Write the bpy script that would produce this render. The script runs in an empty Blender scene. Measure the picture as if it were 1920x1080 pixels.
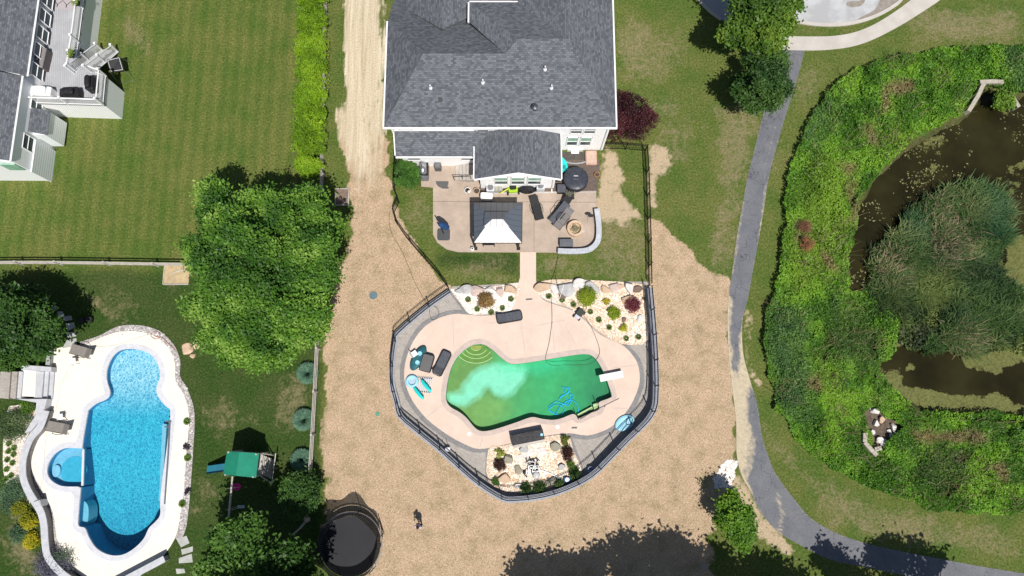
import bpy, bmesh, math, random
import numpy as np
from mathutils import Vector, Matrix
from mathutils.geometry import tessellate_polygon
random.seed(7); RNG=np.random.default_rng(11)
S=bpy.context.scene; COL=S.collection
# ---------------------------------------------------------------- camera
F=1300.0; T=math.radians(10.5); CH=51.0
ct,st=math.cos(T),math.sin(T)
cam=bpy.data.cameras.new('camera'); co=bpy.data.objects.new('camera',cam); COL.objects.link(co)
co.location=(0,0,CH); co.rotation_euler=(T,0,0)
cam.sensor_width=36; cam.lens=36*F/1920; cam.clip_start=1; cam.clip_end=3000
S.camera=co
# ---------------------------------------------------------------- sky, sun, exposure
SD=Vector((.17,-.455,.874)).normalized()
w=bpy.data.worlds.new("World"); S.world=w; w.use_nodes=True
nt=w.node_tree; sk=nt.nodes.new('ShaderNodeTexSky'); sk.sky_type='NISHITA'; sk.sun_disc=False
sk.sun_elevation=math.asin(SD.z); sk.sun_rotation=math.atan2(SD.x,SD.y)
bgn=nt.nodes['Background']; nt.links.new(sk.outputs[0],bgn.inputs[0]); bgn.inputs[1].default_value=0.06
sl=bpy.data.lights.new('sun','SUN'); sl.energy=4.6; sl.angle=math.radians(.55); sl.color=(1,.955,.89)
so=bpy.data.objects.new('sun',sl); COL.objects.link(so); so.rotation_euler=(-SD).to_track_quat('-Z','Y').to_euler()
so.location=(20,-40,80)
S.view_settings.view_transform='Standard'; S.view_settings.look='None'; S.view_settings.gamma=1
S.view_settings.exposure=0.19
S.cycles.max_bounces=6; S.cycles.transparent_max_bounces=12
# ---------------------------------------------------------------- pixel <-> world
def P(x,y,z=0.0):
    dx=(x-960)/F; dy=(540-y)/F; k=(CH-z)/(ct-dy*st)
    return Vector((dx*k,(dy*ct+st)*k,z))
def Q(pts,z=0.0): return [P(a,b,z) for a,b in pts]
def projn(X,Y,Z=0.0):
    zc=Z-CH; d=Y*st-zc*ct; u=Y*ct+zc*st
    return 960+F*X/d, 540-F*u/d
def smooth(pts,n=6,closed=False):
    pts=[Vector(p) for p in pts]; N=len(pts); out=[]
    for i in range(N if closed else N-1):
        g=lambda k: pts[k%N] if closed else pts[max(0,min(N-1,k))]
        a,b,c,d=g(i-1),g(i),g(i+1),g(i+2)
        for j in range(n):
            t=j/n
            out.append(.5*((2*b)+(c-a)*t+(2*a-5*b+4*c-d)*t*t+(3*b-3*c+d-a)*t**3))
    if not closed: out.append(pts[-1])
    return out
def offset(pts,d,closed=False):
    out=[];N=len(pts)
    for i in range(N):
        a=pts[(i-1)%N] if closed or i>0 else pts[i]; b=pts[(i+1)%N] if closed or i<N-1 else pts[i]
        t=(b-a); t.z=0; t.normalize(); out.append(pts[i]+Vector((t.y,-t.x,0))*d)
    return out
def area(p): return .5*sum(p[i].x*p[(i+1)%len(p)].y-p[(i+1)%len(p)].x*p[i].y for i in range(len(p)))
def inside(X,Y,poly):
    r=np.zeros(X.shape,bool); n=len(poly); j=n-1
    for i in range(n):
        xi,yi=poly[i][0],poly[i][1]; xj,yj=poly[j][0],poly[j][1]
        if yi!=yj:
            c=((yi>Y)!=(yj>Y)) & (X<(xj-xi)*(Y-yi)/(yj-yi)+xi); r^=c
        j=i
    return r
def vnoise(X,Y,s,seed=0):
    r=np.random.default_rng(seed); g=r.random((64,64))
    x=X/s; y=Y/s; xi=np.floor(x).astype(int); yi=np.floor(y).astype(int); fx=x-xi; fy=y-yi
    fx=fx*fx*(3-2*fx); fy=fy*fy*(3-2*fy)
    a=g[xi%64,yi%64]; b=g[(xi+1)%64,yi%64]; c=g[xi%64,(yi+1)%64]; d=g[(xi+1)%64,(yi+1)%64]
    return (a*(1-fx)+b*fx)*(1-fy)+(c*(1-fx)+d*fx)*fy
def fbm(X,Y,s,seed=0,o=4):
    t=0;a=.5
    for k in range(o): t=t+a*vnoise(X,Y,s/2**k,seed+k); a/=2
    return t
# ---------------------------------------------------------------- materials
def nodes(name):
    m=bpy.data.materials.new(name); m.use_nodes=True; nt=m.node_tree
    return m,nt,nt.nodes['Principled BSDF'],nt.nodes.new,nt.links.new
def tc(nt): 
    return nt.nodes.new('ShaderNodeTexCoord').outputs['Object']
def noise(nt,vec,scale,detail=4,rough=.6,dist=0):
    n=nt.nodes.new('ShaderNodeTexNoise'); n.inputs['Scale'].default_value=scale; n.inputs['Detail'].default_value=detail
    n.inputs['Roughness'].default_value=rough; n.inputs['Distortion'].default_value=dist; nt.links.new(vec,n.inputs['Vector']); return n.outputs['Fac']
def ramp(nt,fac,stops):
    r=nt.nodes.new('ShaderNodeValToRGB'); e=r.color_ramp.elements
    while len(e)<len(stops): e.new(.5)
    for k,(p,c) in enumerate(stops): e[k].position=p; e[k].color=(*c,1)
    nt.links.new(fac,r.inputs[0]); return r.outputs[0]
def mix(nt,fac,a,b,mode='MIX'):
    m=nt.nodes.new('ShaderNodeMix'); m.data_type='RGBA'; m.blend_type=mode
    for s,v in ((m.inputs[0],fac),(m.inputs[6],a),(m.inputs[7],b)):
        if isinstance(v,(int,float)): s.default_value=v
        elif isinstance(v,tuple): s.default_value=(*v,1)
        else: nt.links.new(v,s)
    return m.outputs[2]
def mth(nt,op,a,b=0.0,c=None):
    m=nt.nodes.new('ShaderNodeMath'); m.operation=op
    for s,v in zip(m.inputs,(a,b,c)):
        if v is None: continue
        if isinstance(v,(int,float)): s.default_value=v
        else: nt.links.new(v,s)
    return m.outputs[0]
def mapping(nt,vec,scale=(1,1,1),rot=(0,0,0)):
    m=nt.nodes.new('ShaderNodeMapping'); m.inputs['Scale'].default_value=scale; m.inputs['Rotation'].default_value=rot
    nt.links.new(vec,m.inputs[0]); return m.outputs[0]
def bump(nt,b,h,strength=.5,dist=.05):
    n=nt.nodes.new('ShaderNodeBump'); n.inputs['Strength'].default_value=strength; n.inputs['Distance'].default_value=dist
    nt.links.new(h,n.inputs['Height']); nt.links.new(n.outputs[0],b.inputs['Normal'])
def mat(name,c1,c2=None,scale=4,rough=.7,metal=0,bmp=0,bs=None,spec=.3,lo=.35,hi=.65,detail=5):
    m,nt,b,N,L=nodes(name); b.inputs['Roughness'].default_value=rough; b.inputs['Metallic'].default_value=metal
    b.inputs['Specular IOR Level'].default_value=spec
    if c2 is None: c2=tuple(x*.82 for x in c1)
    o=tc(nt); f=noise(nt,o,scale,detail,.65); L(ramp(nt,f,[(lo,c2),(hi,c1)]),b.inputs['Base Color'])
    if bmp: bump(nt,b,noise(nt,o,bs or scale*4,4),bmp,.04)
    return m
def attr(nt,name):
    a=nt.nodes.new('ShaderNodeAttribute'); a.attribute_name=name; return a
# ---------------------------------------------------------------- mesh builder
class MB:
    def __init__(s): s.v=[]; s.f=[]
    def add(s,v,f):
        n=len(s.v); s.v+= [Vector(p) for p in v]; s.f+=[[i+n for i in q] for q in f]; return s
    def box(s,c,d,rz=0,rx=0,ry=0):
        R=Matrix.Rotation(math.radians(rz),3,'Z')@Matrix.Rotation(math.radians(rx),3,'X')@Matrix.Rotation(math.radians(ry),3,'Y')
        v=[Vector(c)+R@Vector((x*d[0]/2,y*d[1]/2,z*d[2]/2)) for x in(-1,1) for y in(-1,1) for z in(-1,1)]
        return s.add(v,[(0,1,3,2),(4,6,7,5),(0,4,5,1),(2,3,7,6),(0,2,6,4),(1,5,7,3)])
    def rbox(s,c,d,r=.05,rz=0,n=3,crown=0):          # rounded-corner block
        R=Matrix.Rotation(math.radians(rz),3,'Z'); pts=[]
        r=min(r,d[0]/2*.98,d[1]/2*.98)
        for k,(sx,sy) in enumerate(((1,1),(-1,1),(-1,-1),(1,-1))):
            for i in range(n+1):
                a=math.pi/2*(k+i/n); pts.append(((d[0]/2-r)*sx+r*math.cos(a),(d[1]/2-r)*sy+r*math.sin(a)))
        m=len(pts); v=[];e=min(r*.4,d[2]*.3)
        for zz,sc in ((-d[2]/2,1),(d[2]/2-e,1),(d[2]/2,1-e/max(d[0],d[1])*2)):
            v+=[Vector(c)+R@Vector((x*sc,y*sc,zz)) for x,y in pts]
        v.append(Vector(c)+Vector((0,0,d[2]/2+crown)))
        f=[[i for i in range(m)][::-1]]
        for q in (0,m): f+=[[q+i,q+(i+1)%m,q+m+(i+1)%m,q+m+i] for i in range(m)]
        f+=[[2*m+i,2*m+(i+1)%m,3*m] for i in range(m)]
        return s.add(v,f)
    def prism(s,pts,z0,z1,bottom=True):
        if area(pts)<0: pts=pts[::-1]
        n=len(pts); z0=z0 if hasattr(z0,'__len__') else [z0]*n; z1=z1 if hasattr(z1,'__len__') else [z1]*n
        v=[Vector((p[0],p[1],a)) for p,a in zip(pts,z0)]+[Vector((p[0],p[1],a)) for p,a in zip(pts,z1)]
        f=[[i,(i+1)%n,n+(i+1)%n,n+i] for i in range(n)]
        t=tessellate_polygon([[Vector((p[0],p[1],0)) for p in pts]])
        for q in t:
            a=[pts[i] for i in q]; q=list(q) if area(a)>0 else list(q)[::-1]
            f.append([n+i for i in q])
            if bottom: f.append(q[::-1])
        return s.add(v,f)
    def sheet(s,outer,z,holes=()):
        loops=[outer]+list(holes); fl=[p for l in loops for p in l]
        t=tessellate_polygon([[Vector((p[0],p[1],0)) for p in l] for l in loops]); f=[]
        for q in t:
            a=[fl[i] for i in q]; f.append(list(q) if area(a)>0 else list(q)[::-1])
        return s.add([(p[0],p[1],z) for p in fl],f)
    def skirt(s,loop,z0,z1):
        n=len(loop); return s.add([(p[0],p[1],z0) for p in loop]+[(p[0],p[1],z1) for p in loop],[[i,(i+1)%n,n+(i+1)%n,n+i] for i in range(n)])
    def tube(s,pts,r,n=6,closed=False,r2=None):
        pts=[Vector(p) for p in pts]; N=len(pts); v=[]; up=None
        for i,p in enumerate(pts):
            a=pts[(i-1)%N] if closed or i else p; b=pts[(i+1)%N] if closed or i<N-1 else p
            t=(b-a).normalized() if (b-a).length>1e-9 else Vector((0,0,1))
            u=t.cross(Vector((0,0,1)) if abs(t.z)<.95 else Vector((1,0,0))).normalized(); q=t.cross(u)
            rr=r if r2 is None else r+(r2-r)*i/max(1,N-1)
            v+=[p+(u*math.cos(2*math.pi*k/n)+q*math.sin(2*math.pi*k/n))*rr for k in range(n)]
        f=[]
        for i in range(N if closed else N-1):
            j=(i+1)%N; f+=[[i*n+k,j*n+k,j*n+(k+1)%n,i*n+(k+1)%n] for k in range(n)]
        if not closed: f+=[[k for k in range(n)],[(N-1)*n+k for k in range(n)][::-1]]
        return s.add(v,f)
    def lathe(s,c,prof,n=20,sx=1,sy=1,rz=0):         # prof: (r,z) from bottom to top
        R=Matrix.Rotation(math.radians(rz),3,'Z'); v=[];m=len(prof)
        for r,z in prof: v+=[Vector(c)+R@Vector((r*sx*math.cos(2*math.pi*k/n),r*sy*math.sin(2*math.pi*k/n),z)) for k in range(n)]
        f=[[i*n+k,i*n+(k+1)%n,(i+1)*n+(k+1)%n,(i+1)*n+k] for i in range(m-1) for k in range(n)]
        f+=[[k for k in range(n)][::-1],[(m-1)*n+k for k in range(n)]]
        return s.add(v,f)
    def loft(s,rings,cap=True):
        n=len(rings[0]); v=[p for r in rings for p in r]
        f=[[i*n+k,i*n+(k+1)%n,(i+1)*n+(k+1)%n,(i+1)*n+k] for i in range(len(rings)-1) for k in range(n)]
        if cap: f+=[[k for k in range(n)][::-1],[(len(rings)-1)*n+k for k in range(n)]]
        return s.add(v,f)
    def band(s,left,right,z0,z1):                     # solid strip between two lines, z lists allowed
        n=len(left); g=lambda z:z if hasattr(z,'__len__') else [z]*n
        z0,z1=g(z0),g(z1); v=[]
        for i in range(n): 
            l,r=left[i],right[i]; v+=[(l[0],l[1],z0[i]),(r[0],r[1],z0[i]),(r[0],r[1],z1[i]),(l[0],l[1],z1[i])]
        f=[]
        for i in range(n-1):
            for k in range(4): f.append([i*4+k,i*4+(k+1)%4,(i+1)*4+(k+1)%4,(i+1)*4+k])
        f+=[[3,2,1,0],[(n-1)*4+k for k in range(4)]]
        return s.add(v,f)
    def build(s,name,m,parent=None,smooth=False,world=False):
        me=bpy.data.meshes.new(name); v=s.v
        if world and parent is not None:
            q=parent
            o=Vector(q.location)
            if q.parent is not None: o=o+q.parent.location
            v=[p-o for p in v]
        me.from_pydata([tuple(p) for p in v],[],s.f); me.validate()
        b=bmesh.new(); b.from_mesh(me); bmesh.ops.recalc_face_normals(b,faces=b.faces); b.to_mesh(me); b.free()
        me.materials.append(m)
        if smooth: me.polygons.foreach_set('use_smooth',[True]*len(me.polygons))
        o=bpy.data.objects.new(name,me); COL.objects.link(o)
        if parent is not None: o.parent=parent
        return o
def thing(name,label,cat,loc=(0,0,0),rz=0,group=None):
    o=bpy.data.objects.new(name,None); COL.objects.link(o); o.location=loc; o.rotation_euler=(0,0,math.radians(rz))
    o['label']=label; o['category']=cat; o.empty_display_size=.3
    if group: o['group']=group
    return o
def tag(o,label,cat,group=None,kind=None):
    o['label']=label; o['category']=cat
    if group: o['group']=group
    if kind: o['kind']=kind
    return o
def struct(o,label=None):
    o['kind']='structure'
    if label: o['label']=label
    return o
def dup(root,loc,rz,label,group=None):
    r=root.copy(); COL.objects.link(r); r.location=loc; r.rotation_euler=(0,0,math.radians(rz)); r['label']=label
    if group: r['group']=group
    for ch in list(root.children):
        c=ch.copy(); COL.objects.link(c); c.parent=r
        for g in list(ch.children):
            d=g.copy(); COL.objects.link(d); d.parent=c
    return r
def npmesh(name,V,Fq,m,parent=None,colors=None,cname='Col',smooth=False):
    me=bpy.data.meshes.new(name); k=Fq.shape[1]
    me.vertices.add(len(V)); me.vertices.foreach_set('co',V.astype(np.float32).ravel())
    me.loops.add(Fq.size); me.loops.foreach_set('vertex_index',Fq.astype(np.int32).ravel())
    me.polygons.add(len(Fq)); me.polygons.foreach_set('loop_start',np.arange(0,Fq.size,k,dtype=np.int32))
    me.polygons.foreach_set('loop_total',np.full(len(Fq),k,np.int32))
    if smooth: me.polygons.foreach_set('use_smooth',np.ones(len(Fq),bool))
    me.update(calc_edges=True)
    for cn,cv in (colors or {}).items():
        a=me.color_attributes.new(cn,'FLOAT_COLOR','POINT'); a.data.foreach_set('color',cv.astype(np.float32).ravel())
    me.materials.append(m); o=bpy.data.objects.new(name,me); COL.objects.link(o)
    if parent is not None: o.parent=parent
    return o
# ================================================================ GROUND
POOLDECK=[(975,473),(975,520),(968,545),(962,570),(958,584),(930,590),(900,592),(877,590),(850,589),(820,598),(795,614),(775,640),(762,672),(758,700),(761,722),(774,752),(801,786),(842,817),(872,833),(893,841),(916,840),(958,831),(1018,818),(1064,812),(1099,816.5),(1126,810),(1153,795),(1180,764),(1197,726),(1199,700),(1192,675),(1171,650),(1148,638),(1126,628),(1110,615),(1094,599),(1072,582),(1040,571),(1018,562),(1007,542),(1005,521),(1005,473)]
GZ=[(370,32),(450,36),(540,90),(640,180),(720,236),(800,246),(1000,220),(1250,178),(1480,143),(1580,141),(1640,165),(1700,235),(1760,345),(1800,450),(1842,585),(1822,618),(1702,668),(1706,742),(1590,790),(1485,840),(1452,806),(1410,795),(1300,838),(1200,857),(1080,845),(970,827),(800,885),(600,950),(480,978),(400,973),(340,930),(260,835),(180,770),(85,715),(38,640),(42,520),(80,330),(140,200),(220,110),(300,52)]
GPOOL=[(830+a/5.818,640+b/5.818) for a,b in GZ]
LDECK=[(103,655),(150,650),(190,633),(225,622),(262,622),(295,632),(318,655),(328,680),(330,715),(345,740),(355,780),(350,850),(345,920),(338,970),(328,1010),(300,1050),(265,1078),(235,1095),(200,1097),(160,1082),(125,1050),(108,1010),(100,960),(80,920),(62,885),(58,855),(62,830),(80,790),(95,740),(98,700)]
LPOOL=[(228,656),(255,655),(280,663),(296,682),(301,705),(294,728),(298,745),(312,762),(320,770),(318,800),(312,850),(305,900),(301,940),(301,965),(292,978),(280,990),(270,1010),(252,1028),(230,1040),(205,1040),(182,1028),(168,1008),(160,990),(148,985),(148,960),(153,900),(153,860),(157,820),(165,775),(167,768),(180,757),(200,748),(207,735),(201,712),(202,690),(212,668)]
PATHL=[(1468,92),(1450,150),(1432,210),(1412,290),(1400,340),(1393,380),(1382,440),(1374,500),(1366,560),(1364,600),(1366,660),(1372,720),(1380,790),(1381,850),(1390,890),(1407,921),(1422,954),(1456,995),(1504,1024),(1559,1050),(1622,1063),(1681,1076),(1800,1100),(1990,1120)]
PATHR=[(1509,94),(1494,150),(1472,220),(1452,290),(1440,340),(1434,380),(1424,440),(1413,500),(1402,560),(1392,600),(1393,660),(1406,712),(1420,760),(1428,815),(1442,860),(1456,891),(1489,936),(1522,973),(1574,1002),(1641,1023),(1718,1039),(1790,1053),(1863,1066),(1990,1086)]
POND=[(1930,172),(1900,180),(1862,160),(1848,160),(1820,205),(1800,215),(1760,235),(1715,262),(1685,285),(1645,325),(1615,370),(1603,420),(1592,480),(1590,540),(1605,600),(1650,650),(1655,700),(1690,745),(1740,775),(1800,785),(1860,790),(2150,800),(2150,172)]
BANK=[(1478,330),(1490,290),(1503,255),(1525,205),(1560,160),(1620,120),(1700,98),(1760,90),(1830,84),(1890,86),(2150,80),(2150,965),(1860,963),(1760,958),(1650,925),(1560,880),(1500,830),(1458,770),(1440,700),(1432,640),(1434,590),(1446,560),(1458,520),(1468,440),(1474,380)]
STRAW=[(640,235),(722,235),(724,330),(742,335),(742,390),(760,440),(800,490),(838,535),(845,560),(1216,560),(1216,400),(1228,398),(1255,425),(1290,462),(1310,492),(1345,517),(1374,520),(1366,600),(1372,700),(1380,800),(1381,850),(1360,880),(1345,950),(1345,985),(1318,1005),(1352,1030),(1330,1055),(1372,1110),(720,1100),(618,1030),(612,900),(602,800),(605,680),(612,600),(622,530),(645,470),(660,420)]
TRACK=[(632,-60),(724,-60),(723,330),(742,340),(742,392),(645,385),(650,330),(630,240),(630,120)]
dirt_polys=[[(1118,350),(1160,350),(1185,380),(1212,415),(1160,425),(1116,415)],[(1130,275),(1165,280),(1160,300),(1185,330),(1165,352),(1120,350),(1125,300)],[(1213,265),(1240,268),(1262,290),(1258,320),(1240,335),(1232,400),(1212,405)],
 [(1300,1000),(1335,950),(1350,900),(1385,880),(1430,960),(1400,960)],[(1395,570),(1412,580),(1410,690),(1440,720),(1425,735),(1400,700)],[(1756,955),(1766,955),(1768,972),(1758,975)],[(1400,945),(1425,955),(1500,1040),(1480,1050),(1410,1000)]]
dry_polys=[[(225,35),(285,50),(290,105),(240,100)],[(150,560),(240,540),(260,600),(190,620)],[(290,530),(350,520),(365,560),(300,565)],[(1150,20),(1290,60),(1300,110),(1170,170)],[(1190,170),(1300,180),(1290,220),(1210,215)],
 [(1340,190),(1440,210),(1400,380),(1370,500),(1330,500),(1345,350)],[(1230,230),(1300,250),(1290,300),(1240,310)],[(1500,100),(1560,130),(1500,220),(1450,420),(1440,540),(1425,540),(1460,260)],
 [(1720,20),(1920,20),(1920,80),(1700,90)],[(745,380),(812,350),(812,450),(760,430)],[(1115,400),(1212,400),(1212,470),(1125,470)],[(1005,490),(1212,475),(1212,532),(1005,530)],[(845,480),(970,480),(970,532),(850,532)],
 [(1430,730),(1460,830),(1540,900),(1640,950),(1760,975),(1920,985),(1920,1060),(1700,1030),(1560,980),(1480,900),(1430,820)],[(0,940),(60,990),(90,1080),(0,1080)],[(370,760),(440,740),(480,800),(380,830)],[(520,700),(560,690),(570,800),(520,820)],
 [(360,870),(420,900),(400,960),(365,960)],[(1510,75),(1600,65),(1690,20),(1740,-20),(1700,-20),(1640,40),(1580,55),(1500,55)]]
def soft(X,Y,polys,warp=10,sm=5,seed=1):
    wx=(fbm(X,Y,30,seed)-.47)*warp*2; wy=(fbm(X,Y,30,seed+9)-.47)*warp*2; t=np.zeros(X.shape)
    for a,b in ((0,0),(sm,0),(-sm,0),(0,sm),(0,-sm),(sm*.7,sm*.7),(-sm*.7,-sm*.7)):
        k=np.zeros(X.shape,bool)
        for p in polys: k|=inside(X+wx+a,Y+wy+b,p)
        t+=k
    return t/7
def sstep(x,a,b): 
    t=np.clip((x-a)/(b-a),0,1); return t*t*(3-2*t)
def N_MIX(nt,a,b,f):
    m=nt.nodes.new('ShaderNodeMix'); nt.links.new(f,m.inputs[0]); nt.links.new(b,m.inputs[2]); nt.links.new(a,m.inputs[3]); return m.outputs[0]
def ground_mat():
    m,nt,b,N,L=nodes('ground_cover'); b.inputs['Roughness'].default_value=.95; b.inputs['Specular IOR Level'].default_value=.1
    o=tc(nt); A=attr(nt,'M'); B=attr(nt,'K'); sp=N('ShaderNodeSeparateColor'); L(A.outputs['Color'],sp.inputs[0]); sq=N('ShaderNodeSeparateColor'); L(B.outputs['Color'],sq.inputs[0])
    big=noise(nt,o,.35,3,.6); mid=noise(nt,o,1.6,5,.7); fine=noise(nt,o,6.5,6,.82); fine2=noise(nt,mapping(nt,o,(1,1,1),(0,0,1)),5,8,.8,1.5)
    g1=ramp(nt,fine,[(.36,(.050,.080,.013)),(.5,(.108,.142,.032)),(.64,(.20,.22,.08))])
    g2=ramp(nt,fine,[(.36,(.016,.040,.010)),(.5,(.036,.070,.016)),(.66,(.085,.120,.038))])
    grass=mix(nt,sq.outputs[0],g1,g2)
    patch=ramp(nt,big,[(.36,(.72,.90,.70)),(.62,(1.16,1.04,1.12))]); grass=mix(nt,1,grass,patch,'MULTIPLY')
    cl=N('ShaderNodeClamp'); L(B.outputs['Alpha'],cl.inputs[0])
    # mowing stripes (left lawn) : grass laid in lines
    wv=N('ShaderNodeTexWave'); wv.inputs['Scale'].default_value=.33; wv.inputs['Distortion'].default_value=2.2; wv.inputs['Detail'].default_value=4; L(o,wv.inputs[0])
    st_=ramp(nt,wv.outputs['Fac'],[(.2,(.88,.94,.88)),(.8,(1.16,1.10,1.06))]); grass=mix(nt,mth(nt,'MULTIPLY',sq.outputs[2],.8),grass,mix(nt,1,grass,st_,'MULTIPLY'))
    dry=ramp(nt,fine,[(.3,(.11,.095,.04)),(.7,(.40,.33,.20))])
    dsp=noise(nt,o,2.4,6,.8)
    df=mth(nt,'ADD',mth(nt,'MULTIPLY',sp.outputs[2],.34),mth(nt,'MULTIPLY',mth(nt,'SUBTRACT',mid,.50),2.0)); 
    df2=mth(nt,'SUBTRACT',mth(nt,'ADD',sp.outputs[2],mth(nt,'MULTIPLY',dsp,3.0)),2.2)
    dfc=N('ShaderNodeClamp'); L(mth(nt,'MULTIPLY',mth(nt,'ADD',df,mth(nt,'MULTIPLY',df2,1.6)),.75),dfc.inputs[0])
    c=mix(nt,mth(nt,'MULTIPLY',dfc.outputs[0],.8),grass,dry)
    # straw
    s1=noise(nt,mapping(nt,o,(3,9,3),(0,0,.5)),2.3,7,.8,.6); s2=noise(nt,mapping(nt,o,(9,3,3),(0,0,-.7)),2.3,7,.8,.6); s3=noise(nt,o,.9,4,.6)
    sf=mth(nt,'ADD',mth(nt,'MULTIPLY',s1,.5),mth(nt,'MULTIPLY',s2,.5))
    straw=ramp(nt,sf,[(.395,(.17,.115,.07)),(.465,(.39,.285,.18)),(.53,(.55,.415,.28)),(.605,(.78,.63,.46))])
    straw=mix(nt,1,straw,ramp(nt,s3,[(.3,(.74,.75,.70)),(.48,(.98,.97,.95)),(.7,(1.12,1.08,1.12))]),'MULTIPLY')
    def thr(s,k=.9,nz=None):
        v=mth(nt,'ADD',s,mth(nt,'MULTIPLY',mth(nt,'SUBTRACT',nz or fine2,.5),k)); q=N('ShaderNodeMapRange'); q.inputs['From Min'].default_value=.4; q.inputs['From Max'].default_value=.62; L(v,q.inputs[0]); return q.outputs[0]
    c=mix(nt,thr(sp.outputs[0],1.0),c,straw)
    # bare, driven-over dirt with wheel streaks
    tr=noise(nt,mapping(nt,o,(3.2,.12,1)),1,6,.75); trb=noise(nt,o,7,6,.8); trm=mth(nt,'ADD',mth(nt,'MULTIPLY',tr,.6),mth(nt,'MULTIPLY',trb,.4)); d1=ramp(nt,trm,[(.34,(.34,.30,.16)),(.46,(.56,.47,.33)),(.62,(.78,.68,.53))])
    gr=noise(nt,mapping(nt,o,(2.2,.25,1)),1.3,5,.8)
    dm=thr(sp.outputs[1],.9,N_MIX(nt,gr,mid,B.outputs['Alpha'])); d1=mix(nt,B.outputs['Alpha'],ramp(nt,sf,[(.38,(.30,.23,.14)),(.5,(.50,.39,.26)),(.62,(.66,.53,.38))]),d1); c=mix(nt,dm,c,d1)
    mud=ramp(nt,fine,[(.3,(.03,.022,.012)),(.7,(.09,.07,.04))]); c=mix(nt,sq.outputs[1],c,mud)
    L(c,b.inputs['Base Color']); bump(nt,b,mth(nt,'ADD',fine,mth(nt,'MULTIPLY',sf,.7)),.9,.10); return m
GM=ground_mat()
def axis(lo,hi,step,far):
    a=list(np.arange(lo,hi+step/2,step)); d=step; x=a[-1]
    while x<far: d*=1.6; x+=d; a.append(x)
    d=step; x=a[0]; pre=[]
    while x>-far: d*=1.6; x-=d; pre.append(x)
    return np.array(pre[::-1]+a)
gx=axis(-43,43,.2,420); gy=axis(-13,36,.2,420)
X,Y=np.meshgrid(gx,gy); zc=-CH; dd=np.maximum(Y*st-zc*ct,5); uu=Y*ct+zc*st
PX=960+F*X/dd; PY=540-F*uu/dd
near=(np.abs(X)<48)&(Y>-16)&(Y<42)
mStraw=soft(PX,PY,[STRAW],16,10,3); mTrack=soft(PX,PY,[TRACK],10,20,4)
mDirt=np.clip(soft(PX,PY,dirt_polys,10,9,5)*.66+mTrack*(.86-sstep(PY,215,395)*.5),0,1)
mDry=(soft(PX,PY,dry_polys,24,30,6)+soft(PX,PY,dry_polys,40,14,7))/2*.9+sstep(fbm(PX,PY,90,77),.4,.62)*.25
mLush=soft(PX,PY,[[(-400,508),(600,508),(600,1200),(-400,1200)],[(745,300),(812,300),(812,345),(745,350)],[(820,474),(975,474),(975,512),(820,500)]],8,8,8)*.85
LWN=[(-400,-300),(610,-300),(612,480),(-400,480)]
mStr=soft(PX,PY,[LWN],2,2,2)
mPond=soft(PX,PY,[POND],10,14,9)
greenish=soft(PX,PY,[[(622,-60),(648,-60),(645,200),(622,200)],[(618,260),(640,300),(652,420),(615,420),(608,300)],[(728,250),(742,250),(742,350),(732,350)],[(708,-20),(722,-20),(722,90),(714,90)],[(684,180),(700,180),(696,300),(684,300)]],7,12,14)
mDirt=np.clip(mDirt-greenish*.42,0,1)
ruts=soft(PX,PY,[[(690,400),(700,400),(668,560),(650,760),(655,900),(645,900),(640,760),(658,560)],[(1290,560),(1298,560),(1310,700),(1275,860),(1180,960),(1172,955),(1265,855),(1300,700)],[(1262,540),(1270,540),(1284,700),(1250,840),(1160,930),(1152,925),(1240,835),(1274,700)]],6,5,61)
mStraw=np.clip(mStraw-sstep(fbm(PX,PY,60,55),.50,.68)*.20-ruts*.16-soft(PX,PY,[[(1290,840),(1360,850),(1370,900),(1320,940),(1280,900)]],14,16,62)*.25,0,1)
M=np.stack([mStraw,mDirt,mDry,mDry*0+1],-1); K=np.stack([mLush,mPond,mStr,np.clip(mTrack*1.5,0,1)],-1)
M[~near]=(0,0,.15,1); K[~near]=(.2,0,0,1)
Z=-.75*sstep(mPond,.3,1)+ (fbm(X,Y,9,21)-.47)*.0
V=np.stack([X,Y,Z],-1).reshape(-1,3); ny,nx=X.shape
i=np.arange((ny-1)*(nx-1)); r,cc=i//(nx-1),i%(nx-1); q=r*nx+cc
FQ=np.stack([q,q+1,q+1+nx,q+nx],-1)
fx=PX.ravel()[FQ]; fy=PY.ravel()[FQ]
hole=np.ones(len(FQ),bool)
hp=np.zeros(len(FQ),bool)
for poly in (POOLDECK,LDECK):
    k=np.ones(len(FQ),bool)
    for c4 in range(4): k&=inside(fx[:,c4],fy[:,c4],poly)
    hp|=k
cls=(M.reshape(-1,4)[:,0][FQ].mean(1)>.5)
def sub(name,sel):
    f=FQ[sel]; u,inv=np.unique(f,return_inverse=True); inv=inv.reshape(f.shape)
    return struct(npmesh(name,V[u],inv,GM,None,{'M':M.reshape(-1,4)[u],'K':K.reshape(-1,4)[u]},smooth=True))
sub('lawn',~hp&~cls); sub('straw_ground',~hp&cls)
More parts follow.
